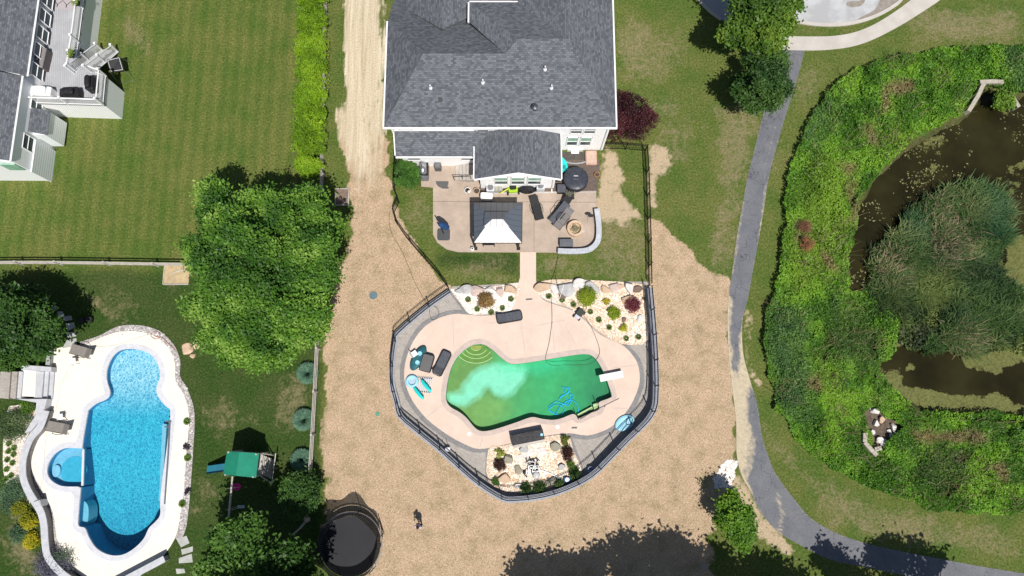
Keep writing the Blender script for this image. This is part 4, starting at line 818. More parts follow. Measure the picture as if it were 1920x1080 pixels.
def autolobes(poly,n,z0,z1,r0,r1,seed=1,cx=None):
    r=np.random.default_rng(seed); xs=[p[0] for p in poly]; ys_=[p[1] for p in poly]; out=[]; c=cx or (sum(xs)/len(xs),sum(ys_)/len(ys_)); R=max(np.hypot(a-c[0],b-c[1]) for a,b in poly)
    k=0
    while len(out)<n and k<5000:
        k+=1; a=r.uniform(min(xs),max(xs)); b=r.uniform(min(ys_),max(ys_))
        if not inside(np.array([a]),np.array([b]),poly)[0]: continue
        d=np.hypot(a-c[0],b-c[1])/R; z=z1+(z0-z1)*(1-d*d)+r.normal()*.55; rad=r.uniform(r0,r1)
        if any(np.hypot(a-o[0],b-o[1])<.62*(rad+o[3])/1.0 and abs(z-o[2])<1.4 for o in out) and k<3500: continue
        out.append((a,b,max(z,1.2),rad))
    return out
def tree(name,label,cat,base,lobes_px,n,size,cs,clump=.55,group=None,trunk=.18,up=.6,fill=.25,asp=.55,per=26,limbs=True):
    b=P(*base,0); r=thing(name,label,cat,b,0,group)
    lob=[]
    for (x,y,z,rp) in lobes_px:
        q=P(x,y,z); lob.append((q.x,q.y,q.z,rp/26.0*(1-z/CH)))
    crown(lob,n,size,cs,r,b,clump,up=up,fill=fill,asp=asp,per=per)
    mb=MB(); cz=sum(l[2] for l in lob)/len(lob); c=Vector((sum(l[0] for l in lob)/len(lob),sum(l[1] for l in lob)/len(lob),cz))
    mb.tube([b-V3(0,0,.1),b.lerp(c,.35)+V3(.05,0,0),b.lerp(c,.7),c],trunk,8,r2=trunk*.45)
    if limbs:
        for l in lob: e=Vector(l[:3])-V3(0,0,.7); mb.tube([b.lerp(c,.45),b.lerp(c,.5).lerp(e,.5)+V3(0,0,.2),e],trunk*.45,5,r2=trunk*.12)
    mb.build('trunk',BARK,r,world=True,smooth=True); return r
MPO=[(375,350),(400,338),(425,345),(455,340),(480,352),(510,345),(545,355),(585,358),(598,378),(628,392),(645,415),(630,430),(600,428),(622,448),(655,468),(648,482),(625,500),(640,525),(630,548),(600,550),(605,575),(612,600),(604,640),(598,660),(570,672),(520,668),(498,690),(465,695),(440,672),(405,670),(380,650),(378,620),(350,600),(345,570),(360,545),(350,520),(345,480),(345,455),(372,440),(380,410),(376,380)]
MPO=[(503+(a-497)*.92,526+(b-522)*.92) for a,b in MPO]
tree('maple_tree','huge bright green broadleaf tree covering the rail fence between lawn and straw','tree',(545,545),autolobes(MPO,70,8.2,4.2,15,27,3,(490,500)),100000,.20,G_MAP,.50,trunk=.32,fill=.12,per=22)
tree('shade_tree','dark green rounded tree at the left edge beside the garden steps','tree',(70,640),autolobes([(-60,552),(30,548),(68,558),(90,574),(98,604),(94,635),(82,658),(60,676),(10,682),(-60,680)],34,4.0,2.6,15,24,5),20000,.24,G_DARK,.45,trunk=.2)
tree('street_tree','bright green tree at the top beside the concrete sidewalk corner','tree',(1408,82),autolobes([(1370,-40),(1480,-40),(1492,15),(1488,45),(1470,70),(1450,88),(1415,85),(1390,72),(1366,84),(1362,66),(1378,48)],30,4.6,2.8,12,20,6),19000,.25,[(.045,.10,.012),(.085,.17,.018),(.14,.22,.025)],.42)
tree('street_tree','mid green tree overhanging the asphalt path just below the sidewalk corner','tree',(1408,175),autolobes([(1400,108),(1430,100),(1462,105),(1474,130),(1470,165),(1452,195),(1425,210),(1395,205),(1385,180),(1388,145)],22,3.4,2.2,10,17,7),15000,.20,[(.022,.06,.012),(.05,.11,.02),(.085,.16,.03)],.36,per=20)
tree('young_tree','small bright green tree by the path bend near the white stone patch','tree',(1362,985),[(1366,948,2.0,15),(1378,972,2.3,20),(1360,975,1.8,14),(1395,962,1.8,13),(1388,1000,2.0,17),(1372,932,1.6,9),(1396,985,1.8,12),(1392,1016,1.6,10)],9000,.20,[(.05,.13,.01),(.09,.20,.015),(.14,.26,.02)],.38,per=22)
# trees below the frame which throw the long shade at the bottom
tree('deciduous_tree','dark broad tree at the bottom left edge behind the swing beam','tree',(500,1080),autolobes([(405,995),(430,985),(450,995),(470,985),(482,1020),(520,1040),(560,1020),(585,1030),(592,1080),(600,1150),(380,1150),(370,1085),(400,1050)],36,5.6,4.2,14,22,8),24000,.26,[(.03,.08,.012),(.06,.14,.02),(.11,.21,.035)],.5)
tree('evergreen_shrub','dark green bush filling the corner between rail fence and play set shade','shrub',(562,945),[(555,915,1.7,24),(570,935,1.7,24),(540,935,1.5,18),(585,915,1.3,14),(560,955,1.4,16),(575,895,1.2,12)],7500,.16,[(.018,.055,.012),(.04,.10,.02),(.07,.15,.025)],.3,trunk=.08)
for k,(x0_,x1_,y0_,y1_,zt_,nl) in enumerate(((1010,1080,1186,1235,5.5,6),(1120,1190,1180,1235,6.2,7),(1225,1290,1176,1235,6.4,7),(1305,1370,1174,1235,6.4,7),(1395,1470,1185,1240,6.2,7),(1490,1580,1185,1235,6.0,8),(1330,1420,1195,1240,7.4,8),(1660,1715,1178,1215,5.6,5),(1780,1900,1155,1215,6.6,9),(370,470,1140,1215,8.6,12),(470,560,1135,1215,8.8,12),(1000,1090,1200,1240,6.2,6))):
    lo=autolobes([(x0_,y0_+14),((x0_+x1_)/2,y0_),(x1_,y0_+10),(x1_,y1_),(x0_,y1_)],nl,zt_,zt_-1.5,12,21,20+k)
    tree('unseen_boundary_tree','dense green boundary tree standing just below the photo, casting the bottom shade','tree',((x0_+x1_)/2,y1_),lo,3000,.34,G_DARK,.7,group='trees below the picture that shade its bottom edge')
# purple shrub
tree('plum_shrub','large dark purple leaved bush at the right corner of the white house','shrub',(1172,240),[(1183,205,2.2,30),(1160,215,2.0,30),(1205,225,2.0,26),(1180,235,1.8,30),(1152,240,1.6,26),(1200,245,1.4,18),(1165,190,1.8,20),(1222,222,1.4,12),(1150,200,1.6,22)],17000,.14,[(.035,.010,.013),(.07,.018,.024),(.11,.03,.035)],.24,trunk=.1,asp=.35)
tree('broadleaf_shrub','round green bush beside the silver grill at the house corner','shrub',(765,332),[(762,322,.9,20),(778,332,.8,14),(752,338,.8,12),(768,342,.8,12),(752,318,.8,10)],4500,.16,[(.03,.09,.012),(.06,.15,.02),(.09,.2,.03)],.22,trunk=.05)
# arborvitae hedge
hl=['topmost arborvitae, cut by the top edge of the photo','second arborvitae from the top of the tall yellow green row','third arborvitae from the top of the yellow green row','fourth arborvitae down, in the middle of the row by the fence','fifth arborvitae down the row, just below its middle','sixth arborvitae down the yellow green row','seventh arborvitae, second from the lower end of the row','lowest arborvitae, partly in the shade of the big tree']
for k,y in enumerate((-12,38,86,130,178,222,266,312)):
    x=587-k*1.2; lo=[(x+dx,y+dy,z,r) for dx,dy,z,r in ((-2,-6,1.7,23),(-12,6,1.5,17),(10,2,1.6,20),(2,12,1.5,19),(-16,-10,1.2,14),(18,-10,1.2,13),(-18,10,1.0,12),(18,14,1.0,12),(-2,0,2.4,13))]
    if k==7: lo=[(x+dx,y+dy*.6,z,r*.85) for dx,dy,z,r in ((-8,-6,1.6,20),(8,2,1.6,20),(2,10,1.4,18),(-2,0,2.1,13))]
    tree('arborvitae',hl[k],'hedge shrub',(600,y+14),lo,8000,.14,[(.11,.21,.008),(.18,.32,.012),(.26,.40,.02)],.2,'arborvitae in a row beside the rail fence',trunk=.07,asp=.4,fill=.1,limbs=False)
# grasses and tufts
def tuft(name,label,cat,px,py,r,h,n,cs,group=None,width=.03,lean=1.0,z=0,parent=None):
    b=P(px,py,z); root=b if parent is None else None
    a=RNG.random(n)*2*np.pi; rr=r*(.3+.7*np.sqrt(RNG.random(n))); tip=np.stack([np.cos(a)*rr*lean,np.sin(a)*rr*lean,h*(1-.55*(rr/r)**2)*(.7+.3*RNG.random(n))],1)
    base=np.stack([np.cos(a)*rr*.15,np.sin(a)*rr*.15,np.zeros(n)],1); mid=base*.45+tip*.55+np.array([0,0,1])*h*.22
    s=np.stack([-np.sin(a),np.cos(a),np.zeros(n)],1)*width/2
    V=np.stack([base-s,base+s,mid+s*1.2,mid-s*1.2,tip+s*.2,tip-s*.2],1).reshape(-1,3); i=np.arange(n)[:,None]*6
    Fq=np.concatenate([i+np.array([0,1,2,3]),i+np.array([3,2,4,5])],0); c=np.repeat(np.concatenate([colmix(n,cs),np.ones((n,1))],1),6,0)
    o=npmesh(name,V,Fq,BLADE,None,{'Col':c}); o.location=b; tag(o,label,cat,group); return o
BLU=[(.07,.16,.11),(.13,.26,.18),(.22,.36,.26)]; GRN=[(.05,.11,.015),(.10,.19,.03),(.17,.26,.05)]
for (x,y,r,l) in ((579,700,.85,'highest blue green grass clump against the wooden rail fence'),(572,787,.85,'middle blue green grass clump beside the wooden rail fence'),(568,862,.85,'lowest blue green grass clump beside the rail fence, above the dark bush')):
    tuft('ornamental_grass',l,'grass clump',x,y,r,.9,1800,BLU,'blue green grass clumps along the rail fence',.03)
tf=[(878,562,'top left grass tuft in the white gravel near the grey pavers'),(895,580,'grass tuft below left of the brown bush'),(921,586,'grass tuft nearest the pool deck edge left of the walkway'),(942,578,'grass tuft just above the dark chaise'),(958,561,'grass tuft closest to the walkway on its left side'),
 (1029,556,'grass tuft closest to the walkway on its right side'),(1054,563,'grass tuft touching the small dark rock'),(1075,571,'grass tuft behind the pool cleaner trolley'),(1107,585,'grass tuft just below the large lime bush'),(1123,600,'grass tuft second in the diagonal line below the lime bush'),(1142,614,'grass tuft third in the diagonal line along the deck'),(1174,635,'grass tuft at the lower tip of the right gravel bed'),(1197,632,'grass tuft nearest the wall at the lower right of the gravel bed')]
for x,y,l in tf: tuft('grass_tuft',l,'grass tuft',x,y,.24+.05*random.random(),.25,160,[(.05,.09,.02),(.11,.17,.04),(.2,.26,.08)],'small grass tufts in the gravel beds',.03,z=.08)
def bush(name,label,px,py,r,h,cs,n=1500,group=None,size=.09,z=.08,asp=.5):
    b=P(px,py,z); root=thing(name,label,'shrub',b,0,group); lb=[(b.x,b.y,z+h*.35,r*.8)]+[(b.x+math.cos(a)*r*.45,b.y+math.sin(a)*r*.45,z+h*.35,r*.55) for a in (0.3,1.6,2.9,4.2,5.4)]
    crown(lb,n,size,cs,root,b,r*.28,per=16,fill=.15,flat=h/r*.8,name='foliage',asp=asp); mb=MB(); mb.tube([b-V3(0,0,.1),b+V3(0,0,h*.5)],.03,5); mb.build('stem',BARK,root,world=True); return root
LIME=[(.10,.16,.012),(.20,.28,.015),(.32,.38,.03)]
bush('globe_shrub','largest round lime green bush in the right gravel bed',1100,557,.68,.75,LIME,3500)
bush('globe_shrub','medium round lime green bush left of the small brown rock',1150,588,.45,.5,LIME,1900)
bush('dwarf_shrub','small golden yellow bush in the middle of the right gravel bed',1137,566,.28,.3,[(.30,.26,.02),(.48,.40,.03),(.6,.5,.05)],700,size=.07)
bush('dwarf_shrub','small yellow green bush below the brown rock in the right gravel bed',1168,615,.30,.35,[(.20,.22,.02),(.38,.38,.03),(.5,.48,.05)],900,size=.07)
bush('dwarf_maple','feathery dark red shrub at the right of the gravel bed near the wall',1185,572,.62,.55,[(.10,.02,.03),(.18,.035,.05),(.26,.06,.07)],2300,size=.10,asp=.3)
bush('dry_shrub','brown and gold rounded bush in the left white gravel bed',911,564,.62,.6,[(.20,.12,.05),(.34,.22,.08),(.45,.34,.10)],3000,size=.08)
bush('dark_shrub','dark maroon bush on the left side of the pump garden',937,871,.44,.5,[(.03,.012,.012),(.06,.025,.02)],1600,size=.09,asp=.3)
bush('dark_shrub','dark maroon bush on the right side of the pump garden',1063,850,.50,.5,[(.04,.014,.012),(.08,.03,.02)],1600,size=.1,asp=.3)
bush('yucca_plant','spiky yellow green plant at the top left of the pump garden',937,849,.38,.3,[(.10,.12,.02),(.55,.6,.12)],220,size=.25,asp=.25)
bush('yucca_plant','spiky yellow green plant at the top right of the pump garden',1058,826,.40,.3,[(.10,.12,.02),(.55,.6,.12)],240,size=.25,asp=.25)
bush('globe_shrub','small round green bush at the bottom left of the pump garden',930,902,.28,.4,[(.04,.10,.015),(.1,.2,.03)],900,size=.07)
bush('globe_shrub','small round green bush at the right of the pump garden above the blue tub',1070,871,.28,.4,[(.05,.11,.015),(.12,.22,.03)],900,size=.07)
for x,y,r,l in ((986,915,.36,'low green shrub left of the middle along the southern wall'),(1011,915,.46,'widest low green shrub along the southern wall'),(1048,908,.34,'low green shrub just left of the blue tub'),(1076,887,.44,'tall green shrub right of the blue tub along the southern wall')):
    bush('perennial_shrub',l,x,y,r,.5,[(.03,.07,.012),(.07,.13,.03),(.12,.18,.04)],1100,size=.11,group='green shrubs growing along the southern wall')
YEL=[(.18,.20,.01),(.42,.38,.015),(.60,.46,.02)]
for x,y,l in ((42,950,'highest of three golden shrubs beside the curved garden wall'),(58,976,'middle one of three golden shrubs beside the curved garden wall'),(63,1012,'lowest of three golden shrubs beside the curved garden wall')):
    bush('golden_shrub',l,x,y,.56,.55,YEL,2400,'golden shrubs by the curved garden wall',size=.10,z=0)
for x,y,r,l in ((25,935,1.0,'loose blue grey green plant above the golden shrubs'),(40,1000,.6,'blue grey plant between the two lower golden shrubs'),(35,920,.9,'dark green plant hugging the curved garden wall')):
    bush('perennial_plant',l,x,y,r,.6,[(.05,.10,.05),(.10,.18,.09),(.16,.26,.14)],2500,size=.13,z=0,asp=.25)
bush('ground_plant','bright green low bush next to the garden steps',55,764,.5,.5,[(.07,.15,.015),(.14,.26,.02)],1800,size=.09,z=.1)
bush('feathery_plant','large feathery grey green plant left of the gravel strip',32,795,1.15,.8,[(.05,.09,.03),(.12,.18,.07),(.25,.22,.15)],4500,size=.18,z=0,asp=.2)
for k,(x,y) in enumerate(((18,832),(28,840),(17,846),(27,852),(15,862),(25,868),(14,880),(22,892),(12,898),(24,905))):
    tuft('perennial_tuft','small dark green tuft planted in the gravel strip left of the curved wall','plant',x,y,.25,.25,110,GRN,'green tufts planted in the left gravel strip',.035)
bush('lavender_bush','purple grey feathery bush under the curve of the garden wall',105,1060,1.3,.6,[(.07,.08,.10),(.16,.15,.22),(.10,.16,.08)],6000,size=.14,z=.1,asp=.22)
for x,y,l in ((353,858,'green tuft at the middle of the right gravel edge'),(352,790,'green tuft high on the right gravel edge of the blue pool'),(343,944,'green tuft at the lower right gravel edge')): tuft('grass_tuft',l,'grass tuft',x,y,.3,.3,200,GRN,'tufts on the gravel edge of the blue pool',.03)
for x,y,l in ((351,838,'upper dark purple plant on the right gravel edge'),(353,921,'lower dark purple plant on the right gravel edge')): bush('dark_plant',l,x,y,.25,.3,[(.03,.02,.04),(.06,.05,.07)],400,size=.07,z=.03)
# ---- bank undergrowth and reed island (nobody could count these)
def sample(polys,n,excl=()):
    xs=[p[0] for q in polys for p in q]; ys_=[p[1] for q in polys for p in q]
    x=RNG.uniform(min(xs),min(max(xs),1990),n); y=RNG.uniform(min(ys_),max(ys_),n); k=np.zeros(n,bool)
    wx=(fbm(x,y,22,91)-.47)*22; wy=(fbm(x,y,22,92)-.47)*22
    for q in polys: k|=inside(x+wx,y+wy,q)
    for q in excl: k&=~inside(x+wx,y+wy,q)
    return x[k],y[k]
def PW(x,y,z=0): 
    dx=(x-960)/F; dy=(540-y)/F; k=(CH-z)/(ct-dy*st); return dx*k,(dy*ct+st)*k
REEDS=[(1690,430),(1700,400),(1740,370),(1790,345),(1830,340),(1870,350),(1900,390),(1900,440),(1880,470),(1880,500),(1930,560),(1940,670),(1860,655),(1820,668),(1780,655),(1740,660),(1700,650),(1690,640),(1650,600),(1630,540),(1640,480),(1625,470),(1660,450)]
SHELF=[(1590,545),(1640,545),(1690,600),(1680,660),(1650,690),(1650,735),(1690,765),(1760,775),(1820,770),(1930,775),(1990,780),(1990,830),(1560,830),(1500,700),(1540,600)]
CLEAR=[(1618,770),(1640,762),(1665,785),(1690,795),(1668,825),(1650,845),(1635,830),(1625,800)]
x,y=sample([BANK],330000,[POND,CLEAR]); x2,y2=sample([SHELF],55000,[CLEAR,[(1690,740),(1990,760),(1990,700),(1700,690)]]); x=np.concatenate([x,x2]); y=np.concatenate([y,y2])
x0,y0=PW(x,y,0); hgt=.25+sstep(fbm(x0,y0,1.6,101),.3,.62)*.55*(.6+.4*vnoise(x0,y0,6,5)); hgt=hgt*(.35+.65*RNG.random(len(x))**.5)+.0
edge=soft(x,y,[[(p[0],p[1]) for p in POND]],0,22,3); hgt-=edge*.45
f1=np.clip((fbm(x,y,95,111)-.3)/.36,0,1); f2=np.clip((fbm(x,y,34,113)-.32)/.34,0,1)
ca=np.array([(.05,.135,.012),(.10,.24,.018),(.18,.35,.028)]); t=np.clip(f2+RNG.normal(size=len(x))*.2,0,1)[:,None]
cols=np.where(t<.5,ca[0]*(1-2*t)+ca[1]*2*t,ca[1]*(2-2*t)+ca[2]*(2*t-1))
def region(polys,warp=18,sm=14,seed=7): return soft(x,y,polys,warp,sm,seed)[:,None]
yl_=region([[(1520,300),(1590,300),(1600,420),(1560,520),(1500,560),(1460,480),(1500,380)],[(1640,270),(1700,230),(1720,260),(1690,290)],[(1520,650),(1570,690),(1590,760),(1550,760)],[(1560,430),(1600,440),(1590,510)]],26,18)
cols=cols*(1-yl_*.6)+np.array((.19,.30,.03))*yl_*.6
gy_=region([[(1440,560),(1500,560),(1530,700),(1500,800),(1450,730)],[(1470,640),(1510,640),(1520,720)],[(1500,240),(1560,160),(1580,200),(1520,280)],[(1880,100),(1990,100),(1990,200),(1900,170)]],24,16,8)
cols=cols*(1-gy_*.65)+np.array((.06,.11,.05))*gy_*.65
br_=region([[(1650,160),(1665,155),(1675,200),(1655,210)],[(1620,240),(1640,235),(1645,270),(1625,270)],[(1495,415),(1520,412),(1522,435),(1498,438)],[(1495,445),(1522,448),(1520,470),(1500,465)],[(1540,470),(1560,470),(1565,510),(1545,505)],[(1520,700),(1540,705),(1545,735),(1525,730)],[(1580,300),(1600,300),(1605,320),(1585,325)],[(1590,340),(1600,330),(1610,400),(1595,420)],[(1700,805),(1800,810),(1850,815),(1850,830),(1720,830)],[(1850,860),(1880,870),(1900,900),(1870,900)],[(1780,860),(1810,850),(1815,870)],[(1565,765),(1585,760),(1590,775)],[(1655,150),(1700,150),(1720,170),(1680,175)]],14,7,9)
cols=cols*(1-br_*.8)+np.array((.24,.16,.09))*br_*.8
dk_=region([[(1555,560),(1620,560),(1660,640),(1630,690),(1560,680)],[(1720,840),(1780,835),(1830,880),(1780,930),(1700,880)],[(1520,870),(1560,850),(1545,880)]],26,16,10)
cols=cols*(1-dk_*.6)+np.array((.045,.07,.025))*dk_*.6
px_,py_=PW(x,y,hgt); C=np.stack([px_,py_,np.maximum(hgt,-.4)],1); cols=cols*(.8+.4*RNG.random((len(x),1)))
o=leaves('bank_undergrowth',C,.18,cols,None,.45,.5); o['kind']='stuff'; tag(o,'dense bright green weeds covering the bank all round the pond','undergrowth')
x,y=sample([REEDS],80000); k=(fbm(x,y,26,141)>.40)|(RNG.random(len(x))<.15); k&=~((y>560)&(fbm(x,y,40,142)<.47)); x,y=x[k],y[k]; x0,y0=PW(x,y,.3); n=len(x); hh=.3+.6*RNG.random(n)*np.clip(fbm(x0,y0,2.5,121)*1.6,.3,1)
dirx=.25+RNG.normal(size=n)*.75; diry=-.1+RNG.normal(size=n)*.75; s=np.stack([-diry,dirx,0*x],1); s/=np.linalg.norm(s,axis=1,keepdims=True); s*=.028
base=np.stack([x0,y0,0*x-.45+hh*.2],1); tip=base+np.stack([dirx*hh*.9,diry*hh*.9,hh],1); mid=(base+tip)/2+np.array([0,0,.12])
Vv=np.stack([base-s,base+s,mid+s,mid-s,tip+s*.2,tip-s*.2],1).reshape(-1,3); i=np.arange(n)[:,None]*6; Fq=np.concatenate([i+np.array([0,1,2,3]),i+np.array([3,2,4,5])],0)
cols=colmix(n,[(.025,.05,.02),(.05,.11,.03),(.09,.16,.045),(.19,.23,.09)],ctr=np.stack([x0,y0,0*x],1),sc=1.6,seed=5)
q=soft(x,y,[[(1630,465),(1690,455),(1705,520),(1640,530)],[(1745,400),(1810,395),(1830,480),(1750,500)],[(1720,370),(1780,350),(1790,390)],[(1780,610),(1850,620),(1850,650),(1790,650)]],18,14,15)[:,None]; cols=np.where(RNG.random((n,1))<q*.42,np.array((.34,.27,.17))*(.6+.6*RNG.random((n,1))),cols)
q=soft(x,y,[[(1715,510),(1790,505),(1790,560),(1720,580)],[(1640,590),(1700,590),(1710,640),(1650,630)],[(1640,540),(1680,540),(1680,570)]],18,14,16)[:,None]; cols=cols*(1-q*.7)+np.array((.20,.25,.07))*q*.7
q=soft(x,y,[[(1840,360),(1895,380),(1890,440),(1850,430)],[(1690,420),(1740,400),(1730,460)]],14,14,17)[:,None]; cols=cols*(1-q*.6)+np.array((.03,.13,.075))*q*.6
o=npmesh('pond_reeds',Vv,Fq,BLADE,None,{'Col':np.repeat(np.concatenate([cols,np.ones((n,1))],1),6,0)}); tag(o,'tangled island of reeds and cattails growing out of the dark pond','reeds',kind='stuff')
xx,yy=sample([REEDS],34000); a,b=PW(xx,yy,-.2); C=np.stack([a,b,-.4+.35*RNG.random(len(xx))],1); o=leaves('pond_plants',C,.22,colmix(len(xx),[(.03,.045,.018),(.09,.13,.03),(.17,.20,.05)],ctr=C,sc=1.6),None,.6); tag(o,'low matted water plants under and between the reeds of the pond island','water plants',kind='stuff')
xx,yy=sample([[(1680,250),(1800,215),(1830,300),(1740,400),(1620,420),(1610,370),(1640,320)],[(1870,180),(1930,190),(1930,420),(1890,400),(1880,260)],[(1600,420),(1640,560),(1660,640),(1600,560),(1580,480)]],4200); k=fbm(xx,yy,26,131)>.52; xx,yy=xx[k],yy[k]; a,b=PW(xx,yy,-.44); C=np.stack([a,b,-.43+.03*RNG.random(len(xx))],1)
o=leaves('floating_leaves',C,.16,colmix(len(xx),[(.12,.11,.05),(.2,.2,.07),(.3,.27,.14)]),None,3); tag(o,'scattered floating leaves and scum on the dark open pond water','pond scum',kind='stuff')
tree('water_willow','bright green leafy plant standing in the water by the concrete culvert','plant',(1882,200),[(1878,185,.6,13),(1888,195,.6,12),(1870,192,.5,9),(1885,180,.4,9)],1600,.2,[(.08,.16,.02),(.16,.28,.03)],.25,trunk=.04,limbs=False)

bush('brush_pile','upper rust brown brush mound in the weeds above the middle of the bank',1507,426,.55,.5,[(.16,.07,.04),(.32,.15,.08)],900,size=.12,z=.5,asp=.2)
bush('brush_pile','lower rust orange brush mound in the weeds of the left bank',1513,457,.6,.5,[(.20,.08,.04),(.38,.17,.08)],900,size=.12,z=.5,asp=.2)
x,y=sample([BANK],9000,[POND,CLEAR]); k=fbm(x,y,30,151)>.5; x,y=x[k],y[k]; n=len(x); x0,y0=PW(x,y,.3); hh=.5+.5*RNG.random(n); dx_=RNG.normal(size=n)*.5; dy_=RNG.normal(size=n)*.5; s_=np.stack([-dy_,dx_,0*x],1); s_/=np.linalg.norm(s_,axis=1,keepdims=True); s_*=.02
b0=np.stack([x0,y0,0*x+.35],1); t0_=b0+np.stack([dx_*hh,dy_*hh,hh],1); Vv=np.stack([b0-s_,b0+s_,t0_+s_*.4,t0_-s_*.4],1).reshape(-1,3)
o=npmesh('dead_stems',Vv,np.arange(n*4).reshape(n,4),BLADE,None,{'Col':np.repeat(np.concatenate([colmix(n,[(.12,.10,.05),(.30,.24,.14),(.20,.26,.08)]),np.ones((n,1))],1),4,0)}); tag(o,'dry tan stems poking out of the green weeds on the pond bank','dead stems',kind='stuff')
# ================================================================ STRUCTURES AND OBJECTS
BLK=mat('black_wicker',(.035,.034,.036),(.018,.018,.02),14,.75,bmp=.5,bs=40); GREYC=mat('grey_cushion',(.13,.125,.13),(.12,.115,.115),4,.85); DKM=mat('dark_metal',(.03,.03,.032),None,4,.4,.5)
CHAR=mat('charcoal_cushion',(.095,.10,.12),(.065,.07,.085),5,.8); WPL=mat('white_plastic',(.84,.84,.83),(.78,.78,.77),3,.35); RUB=mat('black_cover',(.022,.022,.026),(.012,.012,.014),4,.5,bmp=.4)
ALU=mat('silver_metal',(.62,.62,.64),(.5,.5,.52),5,.28,.9); TEAL=mat('turquoise_plastic',(.02,.62,.60),(.02,.5,.5),2,.35); LBLUE=mat('light_blue_foam',(.34,.66,.80),(.27,.56,.72),3,.5)
DTEAL=mat('dark_teal_fabric',(.02,.13,.16),(.012,.08,.10),4,.6); ROCKS={k:mat('rock_'+k,c1,c2,1.6,.9,bmp=.8,bs=6) for k,(c1,c2) in dict(grey=((.50,.49,.48),(.34,.34,.34)),tan=((.62,.46,.32),(.46,.33,.23)),pale=((.74,.71,.67),(.54,.52,.50)),pink=((.62,.50,.44),(.44,.34,.30)),brown=((.24,.17,.13),(.14,.10,.08)),green=((.36,.34,.26),(.24,.22,.17))).items()}
WOOD=mat('weathered_wood',(.50,.47,.43),(.36,.33,.29),3,.85,bmp=.3)
# retaining-wall boulders
def rock(label,px,py,w_,d_,h,kind,rz=0,z=.03,group=None,cat='boulder',jag=.13,name='boulder'):
    me=bmesh.new(); bmesh.ops.create_icosphere(me,subdivisions=3,radius=1); r=np.random.default_rng(int(px*7+py*13)); dirs=r.normal(size=(9,3))*np.array([1,1,.6]); dirs/=np.linalg.norm(dirs,axis=1,keepdims=True); dirs[0]=(0,0,1); lim=.42+.38*r.random(9); lim[0]=.5+.08*r.random()
    for v in me.verts:
        p=np.array(v.co)
        for dd_,l in zip(dirs,lim):
            t=p@dd_
            if t>l: p=p-dd_*(t-l)*.97
        p=p*(1+jag*(r.random()-.5)*.35); v.co=p
    m=bpy.data.meshes.new(name); 
    for v in me.verts: v.co=Vector((v.co.x*w_/2*1.62,v.co.y*d_/2*1.62,v.co.z*h*.8+h*.38))
    me.to_mesh(m); me.free(); m.materials.append(ROCKS[kind]); o=bpy.data.objects.new(name,m); COL.objects.link(o); o.location=P(px,py,z); o.rotation_euler=(0,0,math.radians(rz)); tag(o,label,cat,group); return o
BW='boulders edging the upper lawn'
_rock=rock
for a in [(860,543,.55,.4,.35,'grey',0,'small dark grey boulder at the left end of the boulder row'),(874,541,.75,.62,.5,'grey',5,'blue grey boulder second from the left end of the row'),(895,543,.92,.62,.5,'pink',0,'pinkish boulder third from the left of the row'),(919,545,.9,.85,.45,'pale',12,'pale grey speckled boulder above the brown bush'),(938,545,.6,.75,.4,'pink',0,'narrow brownish boulder between two pale ones left of the walkway'),(957,540,.85,.62,.5,'tan',0,'peach coloured boulder nearest the walkway on its left side'),
 (1020,536,1.15,.85,.55,'tan',20,'large tan triangular boulder just right of the walkway'),(1041,538,.6,.7,.45,'pale',0,'white boulder right of the tan triangular one'),(1062,540,1.05,.85,.6,'grey',0,'large grey rounded boulder under the white pole'),(1086,533,.78,.8,.6,'pale',5,'square white boulder standing above the big lime bush'),(1111,538,1.15,.85,.45,'grey',0,'wide flat grey boulder right of the square white one'),(1134,540,.7,.62,.35,'tan',0,'low tan boulder in the middle of the right boulder row'),(1149,536,.75,.62,.4,'pink',0,'low pink boulder left of the pointed white boulder'),(1178,536,.72,.95,.65,'pale',25,'pointed white boulder upright near the right end of the row'),(1195,542,.6,.5,.35,'brown',10,'small reddish brown boulder at the right end of the row'),(1163,534,.4,.4,.25,'tan',0,'tiny tan rock between the pink boulder and pointed white boulder')]:
    rock(a[7],a[0],a[1]+3,a[2]*.95,a[3]*.9,a[4]*.8,a[5],a[6],group=BW)
for a in [(1056,556,.36,.42,.3,'brown',0,'rounded dark grey rock beside a grass tuft left of the pool cleaner'),(1177,561,.75,.34,.35,'tan',12,'long tan rock behind the dark red shrub'),(1169,600,.28,.28,.2,'brown',0,'small brown rock between lime bush and yellow bush'),(1198,598,.5,.38,.25,'pale',30,'pale wedge shaped rock near the right wall'),(1206,560,.2,.2,.15,'brown',0,'tiny brown rock right of the dark red shrub'),
 (953,861,.42,.62,.4,'green',10,'upright olive rock on the left side of the pump garden'),(981,842,.42,.55,.3,'grey',15,'flat grey rock just below the dark water feature'),(1041,839,.62,.5,.35,'green',0,'striped brown rock on the upper right of the pump garden'),(1053,876,.42,.32,.3,'grey',0,'small grey rock at the right side of the pump garden'),(946,898,.75,.5,.35,'tan',0,'wide tan rock at the lower left of the pump garden'),(972,910,.55,.24,.25,'pale',0,'flat white rock near the southern wall'),(1036,901,.85,.4,.35,'green',12,'long brown rock near the southern wall'),(972,881,.42,.5,.2,'green',20,'olive grey rock beside the left pump pipe')]:
    rock(a[7],a[0],a[1],a[2],a[3],a[4],a[5],a[6],z=.06,cat='rock',name='rock')
for a in [(994,848,.75,.5,'pale stepping slab in the gravel under the water feature'),(1015,846,.7,.5,'cream stepping slab in the middle of the pump garden gravel'),(975,857,.5,.35,'small pale slab left of the pump pipes')]:
    mb=MB(); mb.rbox((0,0,.02),(a[2],a[3],.05),.15,15); o=mb.build('stone_slab',ROCKS['pale']); o.location=P(a[0],a[1],.085); tag(o,a[4],'stone slab')
